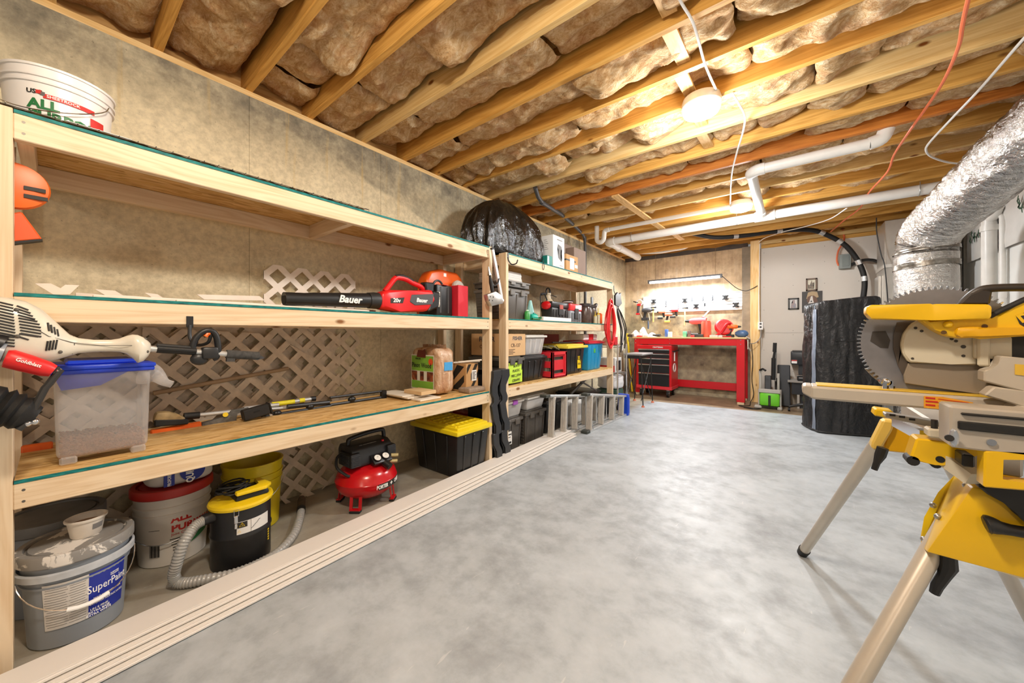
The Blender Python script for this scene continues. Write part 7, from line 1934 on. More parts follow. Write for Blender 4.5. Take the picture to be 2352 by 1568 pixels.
items = [(1448, 0.10, 0.055, '#4a3a30', 'dark brown box at the shelving end of the bench', 'small_box', 7.12), (1469, 0.10, 0.03, '#e23a3a', 'red flat packet on the bench beside the dark brown box', 'packet', 7.16), (1484, 0.09, 0.035, '#d9d2cf', 'grey white packet on the bench beside the dark flashlight', 'packet', 7.18), (1531, 0.05, 0.15, '#4a6fc0', 'blue carton standing on the bench', 'carton', 7.40), (1539, 0.06, 0.10, '#dfe8ea', 'white carton with teal print on the bench', 'carton', 7.34), (1556, 0.16, 0.025, '#e89a8a', 'pink flat tray on the bench', 'tray', 7.20), (1573, 0.06, 0.11, '#6fc0a0', 'mint green tub on the bench', 'tub', 7.40), (1583, 0.045, 0.12, '#6b5a5e', 'dark slim carton on the bench behind the black case', 'carton', 7.42), (1591, 0.06, 0.04, '#e0484a', 'small red box on the bench beside the black case', 'packet', 7.14), (1603, 0.17, 0.055, '#3a3c3c', 'flat black bit case on the bench', 'case', 7.18), (1640, 0.13, 0.04, '#dcc2bc', 'pale pink bag on the bench beside the red canister', 'packet', 7.20), (1655, 0.06, 0.035, '#c9ccd0', 'light grey gadget on the bench before the red fan', 'gadget', 7.14)]
for u, w_, h_, cl, lb, nm, yy in items:
    x = on(u, yy)
    m_ = MB().box(x - w_ / 2, x + w_ / 2, yy - 0.04, yy + 0.05, ZB + 0.0005, ZB + h_, 0.006, seg=2)
    single(m_, nm, plastic(cl, 0.45, var=0.12, scale=40), lb, 'bench item', 'items on the bench top')
c = V((on(1509, 7.16), 7.16, ZB + 0.03))
T = thing('flashlight', 'dark flashlight lying slanted on the bench', 'flashlight', tuple(c - V((0, 0, 0.03))))
MB().tube([(-0.08, 0.02, 0.04), (-0.03, 0.0, 0.034), (0.03, -0.01, 0.03), (0.07, -0.02, 0.03)], [0.018, 0.02, 0.027, 0.028], 14).build('flashlight_body', plastic('#3c3a3a', 0.4), T)
for i, (u, lb) in enumerate(((1460, 'crumpled white bag at the shelving end of the bench'), (1477, 'second crumpled white bag on the bench, behind the red packet'), (1498, 'low crumpled white bag on the bench behind the flashlight'))):
    x = on(u, 7.42)
    hh = (0.14, 0.20, 0.09)[i]
    def bf(a_, b_, x=x, hh=hh, i=i):
        a = 2 * math.pi * a_
        r_ = 0.085 * (1 - b_ ** 2 * 0.85) * (1 + 0.35 * noise.noise(V((math.cos(a) * 3, math.sin(a) * 3, b_ * 4 + i * 7))))
        return V((x + r_ * math.cos(a), 7.42 + r_ * math.sin(a), ZB + 0.001 + hh * b_))
    single(MB().grid(bf, 26, 8), 'crumpled_bag', plastic('#f2f0ee', 0.4), lb, 'bag', 'crumpled white bags', smooth=20)
T = thing('bench_vise_clamp', 'pale metal clamp fixed at the post side corner of the bench', 'clamp', (br_ + 0.045, YB0 - 0.03, 0.93))
MB().bar((0, 0, 0.16), (0.0, 0, -0.0), 0.02, 0.03, (0, 1, 0), 0.003).bar((-0.02, 0, 0.205), (0.03, 0, 0.17), 0.02, 0.03, (0, 1, 0), 0.003).cyl((0, -0.02, 0.05), (0.04, -0.02, -0.03), 0.008, n=8).build('clamp_body', plastic('#b9b0a4', 0.4, 0.5), T, smooth=0)
# ---------------------------------------------------------------- along the drywall
o0, o1 = at(1742, 740, Y=7.47), at(1753, 757, Y=7.47)
T = thing('power_outlet', 'white power outlet box on the timber post with cords plugged in', 'outlet', (o0.x + 0.03, 7.47, o1.z))
MB().box(o0.x, o1.x, 7.42, 7.478, o1.z, o0.z, 0.004).build('outlet_box', INKW, T, world=True, smooth=0)
pm_ = MB()
for dz in (0.03, 0.085): pm_.box(o0.x + 0.02, o1.x - 0.02, 7.416, 7.421, o1.z + dz, o1.z + dz + 0.03, 0.002)
pm_.build('socket', plastic('#3a3a3a', 0.4), T, world=True, smooth=0)
run('outlet_cable', [at(1745, 560, Y=7.46), at(1744, 620, Y=7.46), at(1743, 690, Y=7.46), at(1744, 742, Y=7.45)], 0.006, WHITEP, 'white cable running down the timber post to the outlet', 'cord')
run('outlet_cable', [at(1748, 757, Y=7.42), at(1746, 775, Y=7.40), at(1735, 787, Y=7.36), at(1722, 788, Y=7.30), at(1713, 778, Y=7.25)], 0.006, plastic('#8d8a88', 0.5), 'grey cord swinging from the outlet to the bench', 'cord')
run('black_cable', [at(1726, 790, Y=7.44), at(1729, 830, Y=7.44), at(1727, 870, Y=7.44), at(1731, 905, Y=7.44), V((-0.55, 7.3, 0.02)), V((-0.55, 7.0, 0.012)), V((-0.68, 6.90, 0.012)), V((-0.52, 6.80, 0.012)), V((-0.38, 6.84, 0.012)), V((-0.45, 6.72, 0.012)), V((-0.60, 6.78, 0.012))], 0.006, BLACKR, 'black cord trailing down the post and tangling on the floor', 'cord')
def frame(u0, v0, u1, v1, label, fm, pic, grp='framed pictures on the drywall'):
    a, b_ = at(u0, v0, Y=7.65), at(u1, v1, Y=7.65)
    T = thing('framed_picture', label, 'picture', ((a.x + b_.x) / 2, 7.65, b_.z), 0, grp)
    w_ = 0.022
    for x0, x1, z0, z1 in ((a.x, b_.x, a.z - w_, a.z), (a.x, b_.x, b_.z, b_.z + w_), (a.x, a.x + w_, b_.z, a.z), (b_.x - w_, b_.x, b_.z, a.z)):
        MB().box(x0, x1, 7.63, 7.66, z0, z1, 0.002).build('frame_side', fm, T, world=True, smooth=0)
    MB().box(a.x + w_, b_.x - w_, 7.648, 7.659, b_.z + w_, a.z - w_).build('picture', pic, T, world=True, smooth=0)
    return T, a, b_
def picmat(stops, sc, nm):
    s = N(nm); s.col(s.ramp(s.noise(s.coords((sc, sc, sc)), 1.0, 4, 0.6, 0.8), stops)); return s.pbr(0.4)
T, a, b_ = frame(1851, 640, 1877, 667, 'small brown framed picture above the dog poster', plastic('#6d5645', 0.5), plastic('#e0d8c2', 0.5))
MB().prism([(a.x + (b_.x - a.x) * p, b_.z + (a.z - b_.z) * q) for p, q in ((0.22, 0.16), (0.28, 0.34), (0.2, 0.52), (0.36, 0.48), (0.46, 0.72), (0.52, 0.86), (0.58, 0.62), (0.74, 0.70), (0.66, 0.4), (0.72, 0.16))], 7.646, 7.648, 'xz').build('dark_figure', picmat([(0.4, '#4a4038'), (0.6, '#8d7a62')], 40, 'picture_dark'), T, world=True, smooth=0)
T, a, b_ = frame(1810, 685, 1835, 710, 'small black framed picture beside the dog poster at the drywall joint', plastic('#35302b', 0.5), plastic('#d9d5cf', 0.5))
MB().prism([(a.x + (b_.x - a.x) * p, b_.z + (a.z - b_.z) * q) for p, q in ((0.25, 0.14), (0.3, 0.5), (0.45, 0.6), (0.42, 0.82), (0.62, 0.84), (0.62, 0.58), (0.74, 0.45), (0.74, 0.14))], 7.646, 7.648, 'xz').build('soft_figure', picmat([(0.4, '#7a6a70'), (0.5, '#a88d86'), (0.6, '#6f7f92')], 30, 'picture_soft'), T, world=True, smooth=0)
a, b_ = at(1842, 670, Y=7.65), at(1889, 717, Y=7.65)
T = thing('dog_poster', 'dark square poster of a brown and white dog on the drywall', 'poster', ((a.x + b_.x) / 2, 7.65, b_.z))
MB().box(a.x, b_.x, 7.652, 7.66, b_.z, a.z).build('poster_sheet', plastic('#3f3833', 0.5, var=0.3, scale=6), T, world=True, smooth=0)
def pp(name, pts, mat, y):
    MB().prism([(a.x + (b_.x - a.x) * p, b_.z + (a.z - b_.z) * q) for p, q in pts], y, y + 0.001, 'xz').build(name, mat, T, world=True, smooth=0)
pp('warm_backdrop', [(0.22, 0.66), (0.3, 0.95), (0.5, 1.0), (0.75, 0.96), (0.82, 0.72), (0.5, 0.6)], plastic('#b59a74', 0.5), 7.6505)
pp('brown_head', [(0.24, 0.55), (0.28, 0.74), (0.42, 0.80), (0.58, 0.80), (0.72, 0.70), (0.78, 0.5), (0.66, 0.36), (0.4, 0.36)], plastic('#6b4a36', 0.5), 7.6495)
pp('white_chest', [(0.22, 0.2), (0.28, 0.42), (0.36, 0.5), (0.44, 0.76), (0.52, 0.78), (0.56, 0.55), (0.62, 0.4), (0.58, 0.15), (0.35, 0.1)], plastic('#ded7cf', 0.5), 7.6485)
pp('dark_nose', [(0.42, 0.5), (0.5, 0.5), (0.49, 0.56), (0.44, 0.56)], INK, 7.6475)
MB().text('Ruby', 0.03, FY((a.x + 0.055, 7.651, b_.z + 0.04)), shear=0.2, depth=0.0005).build('white_lettering', INKW, T, world=True, smooth=0)['kind'] = 'stuff' if False else None

# green pressure washer
YP = 7.0
q0 = at(1768, 900, Y=YP)
T = thing('pressure_washer', 'green and grey electric pressure washer standing by the drywall', 'pressure washer', (q0.x, YP, 0))
GR = plastic('#6fd02c', 0.35, var=0.08); LG = plastic('#b9b4ac', 0.45)
MB().box(-0.13, 0.13, -0.10, 0.10, 0.05, 0.26, 0.03, seg=2).build('green_body', GR, T)
MB().box(-0.016, 0.016, -0.112, -0.09, 0.06, 0.22, 0.004).box(-0.14, 0.14, -0.08, 0.08, 0.03, 0.055, 0.005).build('dark_trim', plastic('#26301f', 0.5), T, smooth=0)
MB().box(-0.14, 0.14, -0.105, -0.06, 0.255, 0.315, 0.008).box(-0.15, -0.128, -0.06, 0.1, 0.02, 0.30, 0.006).box(0.128, 0.15, -0.06, 0.1, 0.02, 0.30, 0.006).build('grey_frame', LG, T, smooth=0)
MB().box(-0.2, -0.1, -0.13, 0.02, 0.0, 0.05, 0.015).box(0.1, 0.16, -0.13, 0.02, 0.0, 0.05, 0.012).build('foot', LG, T)
MB().tube(spline([(-0.125, 0.0, 0.28), (-0.125, 0.03, 0.50), (-0.13, 0.03, 0.58), (-0.10, 0.03, 0.60)], 4), 0.018, 10).tube([(0.11, 0.03, 0.28), (0.11, 0.03, 0.56)], 0.016, 10).build('handle_tube', LG, T)
MB().tube([(-0.13, 0.0, 0.60), (-0.09, -0.03, 0.625), (-0.05, -0.05, 0.60)], 0.016, 8).build('black_grip', BLACKR, T)
T = thing('spray_lance', 'black pressure washer lance standing upright beside the washer', 'lance', tuple(at(1778, 870, Y=7.1)))
MB().tube([at(1776, 872, Y=7.1), at(1777, 822, Y=7.1)], 0.03, 10).tube([at(1777, 822, Y=7.1), at(1780, 806, Y=7.1)], 0.018, 10).tube([at(1779, 808, Y=7.1), at(1780, 787, Y=7.1)], 0.026, 10).build('lance_body', BLACKP, T, world=True)
MB().tube([at(1781, 875, Y=7.1), at(1782, 805, Y=7.1)], 0.012, 8).build('grey_tube', GREYMET, T, world=True)
for i, (u, v0, v1, w_, lb, tl) in enumerate(((1764, 862, 920, 0.09, 'dark canister behind the green pressure washer', 0.0), (1788, 868, 922, 0.10, 'dark panel leaning by the drywall beside the lance', 0.01), (1806, 838, 926, 0.17, 'tall dark board leaning against the drywall', -0.09))):
    b0, b1 = at(u + tl * 60, v1, Y=7.30), at(u - (6 if i == 2 else 0), v0, Y=7.42)
    b0.z = 0.01
    single(MB().bar(b0, b1, w_, 0.05, (0, 1, 0), 0.01), 'dark_panel', plastic('#24262b', 0.5, var=0.2), lb, 'panel', 'dark boards by the drywall', smooth=0)
# desk printer stand and chair base
d0 = at(1815, 872, Y=7.15)
XD0, XD1 = at(1809, 872, Y=7.29).x, at(1900, 872, Y=7.29).x
ZD = at(1830, 874, Y=7.29).z
T = thing('side_desk', 'low dark desk with a pale top behind the black cover', 'desk', ((XD0 + XD1) / 2, 7.43, 0))
MB().box(XD0, XD1, 7.24, 7.62, ZD - 0.03, ZD, 0.004).build('desk_top', plastic('#9a938c', 0.5), T, world=True, smooth=0)
MB().box(XD0 + 0.05, XD1 - 0.02, 7.28, 7.60, ZD - 0.22, ZD - 0.03, 0.004).box(XD0 + 0.16, XD1 - 0.02, 7.32, 7.58, 0.0, ZD - 0.22).build('desk_cabinet', plastic('#2a2b30', 0.5), T, world=True, smooth=0)
MB().box(XD0 + 0.12, XD0 + 0.15, 7.28, 7.33, 0.0, ZD - 0.22).build('desk_leg', plastic('#b3aca4', 0.5), T, world=True, smooth=0)
z0_, z1_ = at(1835, 838, Y=7.36).z, at(1835, 807, Y=7.36).z
xp0, xp1 = at(1816, 830, Y=7.36).x, at(1880, 830, Y=7.36).x
T = thing('printer', 'black boxy machine with a red and white sticker on the desk stand', 'printer', ((xp0 + xp1) / 2, 7.5, z0_))
MB().box(xp0, xp1, 7.36, 7.62, z0_, z1_, 0.02, seg=2).build('machine_body', plastic('#1e1f22', 0.4), T, world=True)
MB().box(xp0 + 0.02, xp1, 7.35, 7.62, z1_ - 0.008, z1_ + 0.012, 0.004).build('top_panel', plastic('#3b3a3a', 0.5), T, world=True, smooth=0)
s0_ = at(1818, 834, Y=7.35)
MB().box(s0_.x, s0_.x + 0.07, 7.352, 7.36, s0_.z, s0_.z + 0.055).build('white_sticker', INKW, T, world=True, smooth=0)
MB().box(s0_.x, s0_.x + 0.07, 7.350, 7.352, s0_.z + 0.038, s0_.z + 0.055).build('red_stripe', INKR, T, world=True, smooth=0)
MB().box(xp0 + 0.10, xp1, 7.42, 7.58, ZD, z0_ + 0.01).build('machine_stand', plastic('#2b2c2f', 0.5), T, world=True, smooth=0)
T = thing('clutter_box', 'dark box of odds and ends on the low desk', 'box', ((xp0 + xp1) / 2 + 0.03, 7.31, ZD + 0.001))
MB().box(-0.12, 0.14, -0.06, 0.06, 0.0, 0.075, 0.01).build('box_body', BLACKP, T, smooth=0)
MB().box(-0.13, 0.10, -0.065, 0.05, 0.075, 0.095, 0.006).tube([(-0.1, -0.062, 0.05), (0.0, -0.066, 0.055), (0.1, -0.062, 0.045)], 0.008, 6).build('silver_tray', CHROME, T, smooth=0)
cb0 = V((0.27, 6.90, 0))
T = thing('chair_pedestal', 'black star shaped office chair base on casters by the cover', 'chair base', (cb0.x, cb0.y, 0))
for k in range(5):
    a = R(176 + 72 * k)
    e = V((math.cos(a), math.sin(a), 0)) * 0.30
    MB().tube(spline([V((0, 0, 0.13)), e * 0.5 + V((0, 0, 0.12)), e + V((0, 0, 0.075))], 4), [0.03] * 3 + [0.024] * 3 + [0.018] * 3, 8).build('leg', BLACKP, T)
    MB().cyl(e + V((-0.015, 0, 0.028)), e + V((0.015, 0, 0.028)), 0.028, n=14).cyl(e + V((0, 0, 0.03)), e + V((0, 0, 0.08)), 0.008, n=8).build('caster', BLACKR, T)
MB().cyl((0, 0, 0.08), (0, 0, 0.42), 0.026, n=14).build('column', BLACKP, T)

# tall black cover
def m_cover():
    s = N('black_cover_cloth'); s.col('#1b1b1d')
    a = s.noise(s.coords((3, 3, 1.6)), 1.8, 5, 0.62, 1.0); b = s.noise(s.coords(), 22, 4, 0.6)
    s.bump(s.math('ADD', a, s.math('MULTIPLY', b, 0.3)), 0.6, 0.05)
    return s.pbr(0.38, 0, 0.5)
COVER = m_cover()
ca, cb_ = V((0.17, 5.62, 0)), V((0.80, 5.84, 0))
ux = (cb_ - ca).normalized(); uy = V((-ux.y, ux.x, 0))
cc0 = ca.lerp(cb_, 0.5) + uy * 0.20 + ux * 0.05
HC = 1.60
def cov(u, v):
    a = 2 * math.pi * u
    c_, s_ = math.cos(a), math.sin(a)
    k = (abs(c_) ** 7 + abs(s_) ** 7) ** (-1 / 7)
    w_ = 0.315 * (1 - 0.06 * v); dp = 0.24 * (1 - 0.05 * v)
    top = 1.0 if v < 0.965 else math.sqrt(max(0, 1 - ((v - 0.965) / 0.035) ** 2)) * 0.06 + 0.94
    if v > 0.999: top = 0.90
    fold = 0.022 * noise.noise(V((c_ * 3, s_ * 3, v * 2.6))) + 0.012 * noise.noise(V((c_ * 9, s_ * 9, v * 3.5))) - 0.018 * max(0, 1 - abs(c_ * s_) * 3) * 0
    fold += 0.012 * (1 - 2 * abs(noise.noise(V((c_ * 3 + v * 3, s_ * 3 - v * 2, v * 4))))) + 0.006 * noise.noise(V((c_ * 20, s_ * 20, v * 16)))
    p = cc0 + ux * ((w_ * k * top + fold) * c_) + uy * ((dp * k * top + fold) * s_)
    hz = HC * v + (0.035 * c_ * ux.x if v > 0.9 else 0) + 0.01 * noise.noise(p * 5) * v
    return V((p.x, p.y, max(0.012, hz)))
T = thing('covered_smoker', 'tall upright object under a wrinkled black cloth cover', 'cover', (cc0.x, cc0.y, 0))
cm_ = MB().grid(cov, 150, 90)
topc = [cov(i / 150, 1.0) for i in range(150)]
f_ = cm_.bm.faces.new([cm_.bm.verts.new(p) for p in topc])
cm_.build('cloth_cover', COVER, T, world=True, smooth=70)
bp = [cov(i / 60, 0.0) + V((0, 0, 0.004)) for i in range(60)]
MB().tube(bp, 0.012, 6, closed=True).build('bottom_hem', BLACKR, T, world=True)
sp_ = [cov(0.575 + 0.0 * i, 0.02 + 0.095 * i) - uy * 0.004 for i in range(11)]
MB().grid(lambda u, v: cov(0.565 + 0.035 * u, 0.01 + 0.93 * v) - ux * 0.004 - uy * 0.003, 6, 60).build('painted_sheen', plastic('#8e99ab', 0.35, var=0.35, scale=9, bump=0.4, bscale=14), T, world=True)  # glossy light on the cover's left side, painted as a pale strip
MB().tube(sp_, 0.006, 6).build('side_seam', plastic('#7d8694', 0.5), T, world=True)
f0 = cc0 - uy * 0.248
MB().tube([f0 - ux * 0.15 + V((0, 0, 1.1)), f0 + ux * 0.06 + V((0, 0, 1.095))], 0.005, 6).build('velcro_flap', BLACKR, T, world=True)
# ---------------------------------------------------------------- mitre saw on its stand
YBL = 1.46
SY = plastic('#e8b916', 0.3, var=0.05, scale=6); SYD = plastic('#dca40e', 0.35, var=0.06)
SGR = plastic('#bdb4a6', 0.42, 0.15, var=0.08); CRM = plastic('#cdc4ae', 0.4, var=0.06); TANG = plastic('#8f8373', 0.4, var=0.1)
def pl(pts, Y): return [(at(u, v, Y=Y).x, at(u, v, Y=Y).z) for u, v in pts]
bc = V((0.305, YBL, 1.155))
T = thing('mitre_saw', 'yellow mitre saw with a large toothed blade', 'saw', (0.4, 1.45, 0.965))
SAW = T
bl2 = N('brushed_steel'); c_ = bl2.coords(); bl2.col(bl2.ramp(bl2.noise(c_, 5, 5, 0.6), [(0.35, '#6a696c'), (0.65, '#858488')])); bl2.pbr(0.42, 0.45)
pts = []
NT, RB = 84, 0.1525
for k in range(NT):
    a0 = 2 * math.pi * k / NT
    da = 2 * math.pi / NT
    for f_, r_ in ((0.0, RB), (0.22, RB - 0.0005), (0.34, RB - 0.0075), (0.72, RB - 0.0085), (0.86, RB - 0.004)):
        a = a0 + da * f_
        pts.append((bc.x + r_ * math.cos(a), bc.z + r_ * math.sin(a)))
bb = MB()
NP = len(pts)
for y_, fl_ in ((YBL - 0.0013, 1), (YBL + 0.0013, 0)):
    ou = [bb.bm.verts.new((x, y_, z)) for x, z in pts]
    inn = [bb.bm.verts.new((bc.x + 0.138 * math.cos(2 * math.pi * i / NP), y_, bc.z + 0.138 * math.sin(2 * math.pi * i / NP))) for i in range(NP)]
    for i in range(NP):
        q = [ou[i], ou[(i + 1) % NP], inn[(i + 1) % NP], inn[i]]
        bb.bm.faces.new(q if fl_ else q[::-1])
    bb.bm.faces.new(inn if fl_ else inn[::-1])
    if fl_: front = ou
    else:
        for i in range(NP): bb.bm.faces.new((front[i], ou[i], ou[(i + 1) % NP], front[(i + 1) % NP]))
bmesh.ops.recalc_face_normals(bb.bm, faces=bb.bm.faces[:])
blade = bb.build('blade', bl2.m, T, world=True, smooth=0)
TM[blade.name] = TM[T.name]
tt = MB()
for k in range(NT):
    a = 2 * math.pi * (k + 0.08) / NT
    p = V((bc.x + (RB - 0.002) * math.cos(a), YBL, bc.z + (RB - 0.002) * math.sin(a)))
    tt.box(-0.0016, 0.0016, -0.002, 0.002, -0.003, 0.0026, Mx=Matrix.Translation(p) @ Matrix.Rotation(-a + R(90), 4, 'Y'))
tt.build('carbide_tip', CHROME, blade, world=True, smooth=0)['kind'] = 'stuff'
MB().prism([(bc.x + r_ * math.cos(R(a)), bc.z + r_ * math.sin(R(a))) for r_, a in ((0.125, 165), (0.125, 178), (0.105, 188), (0.09, 190), (0.085, 175), (0.10, 160))], YBL - 0.0022, YBL - 0.0014, 'xz').build('dark_mark', plastic('#3a342f', 0.45), blade, world=True, smooth=0)
# lower guard behind, cream guard plate, grey skirt
ga = [(bc.x + 0.155 * math.cos(R(a)), bc.z + 0.155 * math.sin(R(a))) for a in range(-150, 30, 10)]
MB().prism(ga + [(bc.x + 0.3, bc.z + 0.08), (bc.x + 0.3, bc.z - 0.13)][::-1][:0] , YBL + 0.012, YBL + 0.020, 'xz').build('rear_guard', TANG, T, world=True, smooth=0)
def arcpts(cu, cv, ru, rv, a0, a1, n): return [(cu + ru * math.cos(R(a0 + (a1 - a0) * i / n)), cv - rv * math.sin(R(a0 + (a1 - a0) * i / n))) for i in range(n + 1)]
MB().prism(pl(arcpts(2150, 785, 122, 118, 128, 240, 12) + [(2110, 868), (2085, 832), (2068, 790), (2080, 755), (2110, 733)], YBL - 0.012), YBL - 0.014, YBL - 0.006, 'xz').build('dark_guard_rim', plastic('#5d5145', 0.4), T, world=True, smooth=0) if False else None
MB().prism(pl([(2112, 732), (2090, 745), (2074, 766), (2068, 790), (2072, 812), (2086, 832), (2180, 836), (2243, 838), (2246, 780), (2200, 735)], YBL - 0.02), YBL - 0.03, YBL - 0.008, 'xz', bev=0.004).build('guard_plate', CRM, T, world=True, smooth=30)
MB().prism(pl([(2086, 833), (2075, 862), (2078, 880), (2240, 903), (2290, 905), (2352, 900), (2400, 870), (2400, 770), (2246, 778), (2243, 838)], YBL - 0.012), YBL - 0.016, YBL - 0.006, 'xz', bev=0.002).build('lower_guard', TANG, T, world=True, smooth=0)
MB().prism(pl([(2060, 740), (2110, 732), (2088, 745), (2072, 768), (2066, 792), (2072, 815), (2086, 834), (2076, 866), (2062, 838), (2052, 800), (2052, 770)], YBL - 0.006), YBL - 0.0075, YBL - 0.003, 'xz').build('guard_rim', plastic('#51463c', 0.4), T, world=True, smooth=0)
dt = MB()
for u, v, r_ in ((2103, 753, 0.0035), (2117, 760, 0.0035), (2186, 778, 0.0035), (2196, 783, 0.0035), (2213, 796, 0.0045), (2213, 817, 0.0035), (2096, 823, 0.003)):
    p = at(u, v, Y=YBL - 0.031); dt.cyl(p, p + V((0, 0.003, 0)), r_, n=12)
dt.build('screw_hole', plastic('#3d372f', 0.5), T, world=True)['kind'] = 'stuff'
MB().box(0.36, 0.42, YBL - 0.040, YBL - 0.028, 1.118, 1.175, 0.006, seg=2).box(0.365, 0.385, YBL - 0.046, YBL - 0.038, 1.10, 1.185, 0.004).build('pivot_housing', CRM, T, world=True)
# yellow arm and handle
MB().prism(pl([(1987, 706), (1996, 701), (2130, 702), (2140, 699), (2262, 700), (2269, 706), (2268, 728), (2262, 734), (2140, 736), (1998, 733), (1986, 720)], YBL - 0.07), YBL - 0.095, YBL - 0.045, 'xz', bev=0.008, seg=2).build('front_handle', SY, T, world=True)
MB().prism(pl([(2108, 734), (2268, 734), (2278, 722), (2352, 686), (2460, 640), (2560, 640), (2560, 780), (2352, 771), (2240, 772), (2200, 778), (2168, 772), (2140, 757)], YBL - 0.05), YBL - 0.075, YBL - 0.02, 'xz', bev=0.010, seg=2).build('arm_casting', SY, T, world=True)
MB().prism(pl([(2195, 752), (2240, 750), (2290, 758), (2352, 752), (2480, 750), (2480, 774), (2352, 768), (2250, 772), (2205, 777), (2190, 768)], YBL - 0.075), YBL - 0.088, YBL - 0.07, 'xz', bev=0.006, seg=2).build('arm_rib', SYD, T, world=True)
MB().tube(spline([at(u, v, Y=YBL - 0.05) for u, v in ((2205, 706), (2222, 686), (2245, 669), (2275, 662), (2352, 660), (2440, 664))], 5), 0.0095, 12).build('carry_handle', plastic('#2e2721', 0.45), T, world=True)
MB().prism(pl([(2196, 700), (2222, 676), (2252, 664), (2276, 668), (2270, 700)], YBL - 0.05), YBL - 0.062, YBL - 0.04, 'xz', bev=0.004).build('handle_root', plastic('#2b241f', 0.45), T, world=True, smooth=0)
MB().tube([at(u, v, Y=YBL - 0.075) for u, v in ((2272, 727), (2300, 712), (2352, 688), (2440, 650))], 0.006, 8).build('black_seam', BLACKR, T, world=True)
hl = MB()
for u, v in ((2168, 763), (2262, 749)):
    p = at(u, v, Y=YBL - 0.0765); hl.cyl(p, p + V((0, 0.002, 0)), 0.005, n=12)
hl.build('bolt_hole', plastic('#5a3d10', 0.6), T, world=True)['kind'] = 'stuff'
p = at(2178, 745, Y=YBL - 0.078); MB().sph(p, 0.009, 10).build('yellow_knob', SY, T, world=True)
MB().prism(pl([(2334, 727), (2352, 718), (2470, 680), (2480, 715), (2352, 750), (2342, 744)], YBL - 0.0755), YBL - 0.0765, YBL - 0.075, 'xz').build('logo_plate', INK, T, world=True, smooth=0)
q0, q1 = at(2347, 734, Y=YBL - 0.077), at(2455, 697, Y=YBL - 0.077)
an = math.degrees(math.atan2(q1.z - q0.z, q1.x - q0.x))
MB().text('DEWALT', 0.026, FY((q0.x - 0.004, YBL - 0.0768, q0.z), an), align='LEFT', bold=0.05, depth=0.0005).build('yellow_lettering', SY, T, world=True, smooth=0)['kind'] = 'stuff'
MB().cyl((0.42, YBL - 0.02, 1.15), (0.42, YBL + 0.17, 1.15), 0.06, n=28).build('motor_can', plastic('#2a2723', 0.5), T, world=True)
# mitre arm, sticker, bolt
MB().box(0.045, 0.62, 1.40, 1.50, 0.985, 1.024, 0.006).build('mitre_arm', SGR, T, world=True, smooth=0)
MB().prism([(0.026, 1.0), (0.05, 0.985), (0.05, 1.024), (0.032, 1.024), (0.026, 1.018)], 1.405, 1.495, 'xz', bev=0.003).build('arm_nose', plastic('#a99f92', 0.45), T, world=True, smooth=0)
MB().box(0.06, 0.50, 1.41, 1.49, 1.0242, 1.028, 0.001).build('kerf_plate', plastic('#d9b23a', 0.45, var=0.15, scale=20), T, world=True, smooth=0)
stk = MB().prism(pl([(2122, 909), (2165, 911), (2235, 924), (2235, 946), (2180, 941), (2122, 936)], 1.398), 1.3975, 1.399, 'xz').build('warning_sticker', plastic('#e8a32a', 0.5), T, world=True, smooth=0)
sl = MB()
for k in range(3):
    a_, b_ = at(2126, 913 + 8 * k, Y=1.397), at(2148 + 6 * (k % 2), 915 + 8 * k, Y=1.397)
    sl.bar(a_, b_, 0.001, 0.004)
    c2, d2 = at(2155, 916 + 8 * k, Y=1.397), at(2225, 925 + 8 * k, Y=1.397)
    sl.bar(c2, d2, 0.0008, 0.0015)
sl.build('red_print', INKR, T, world=True, smooth=0)['kind'] = 'stuff'
p = at(2035, 877, Y=1.43); MB().cyl(p, p + V((0, 0.03, 0)), 0.012, n=16).sph(p, (0.010, 0.006, 0.010), 12).build('guard_bolt', CHROME, T, world=True)
MB().box(0.20, 0.208, 1.42, 1.428, 1.026, 1.045).box(0.215, 0.222, 1.43, 1.438, 1.026, 1.05).build('small_clip', CHROME, T, world=True, smooth=0)
# turntable, base and fence
MB().lathe([(0, 0), (0.20, 0), (0.205, 0.01), (0.205, 0.045), (0.195, 0.052), (0, 0.052)], c=(0.63, 1.47, 0.972), n=48).build('turntable', SGR, T, world=True)
MB().box(0.40, 0.80, 1.33, 1.80, 0.968, 1.018, 0.006).build('saw_base', SGR, T, world=True, smooth=0)
YF_ = 1.40
MB().prism(pl([(2290, 816), (2352, 822), (2560, 838), (2560, 930), (2352, 900), (2252, 874), (2252, 849), (2275, 846), (2286, 838)], YF_), YF_ - 0.02, YF_ + 0.02, 'xz', bev=0.003).build('fence', SGR, T, world=True, smooth=0)
MB().prism(pl([(2252, 905), (2275, 886), (2352, 898), (2500, 925), (2500, 960), (2352, 935)], YF_ - 0.03), YF_ - 0.05, YF_ - 0.01, 'xz', bev=0.003).build('fence_foot', SGR, T, world=True, smooth=0)
MB().prism(pl([(2331, 836), (2400, 840), (2400, 868), (2331, 860)], YF_ - 0.021), YF_ - 0.022, YF_ - 0.020, 'xz').build('yellow_label', plastic('#d8b03a', 0.5), T, world=True, smooth=0)

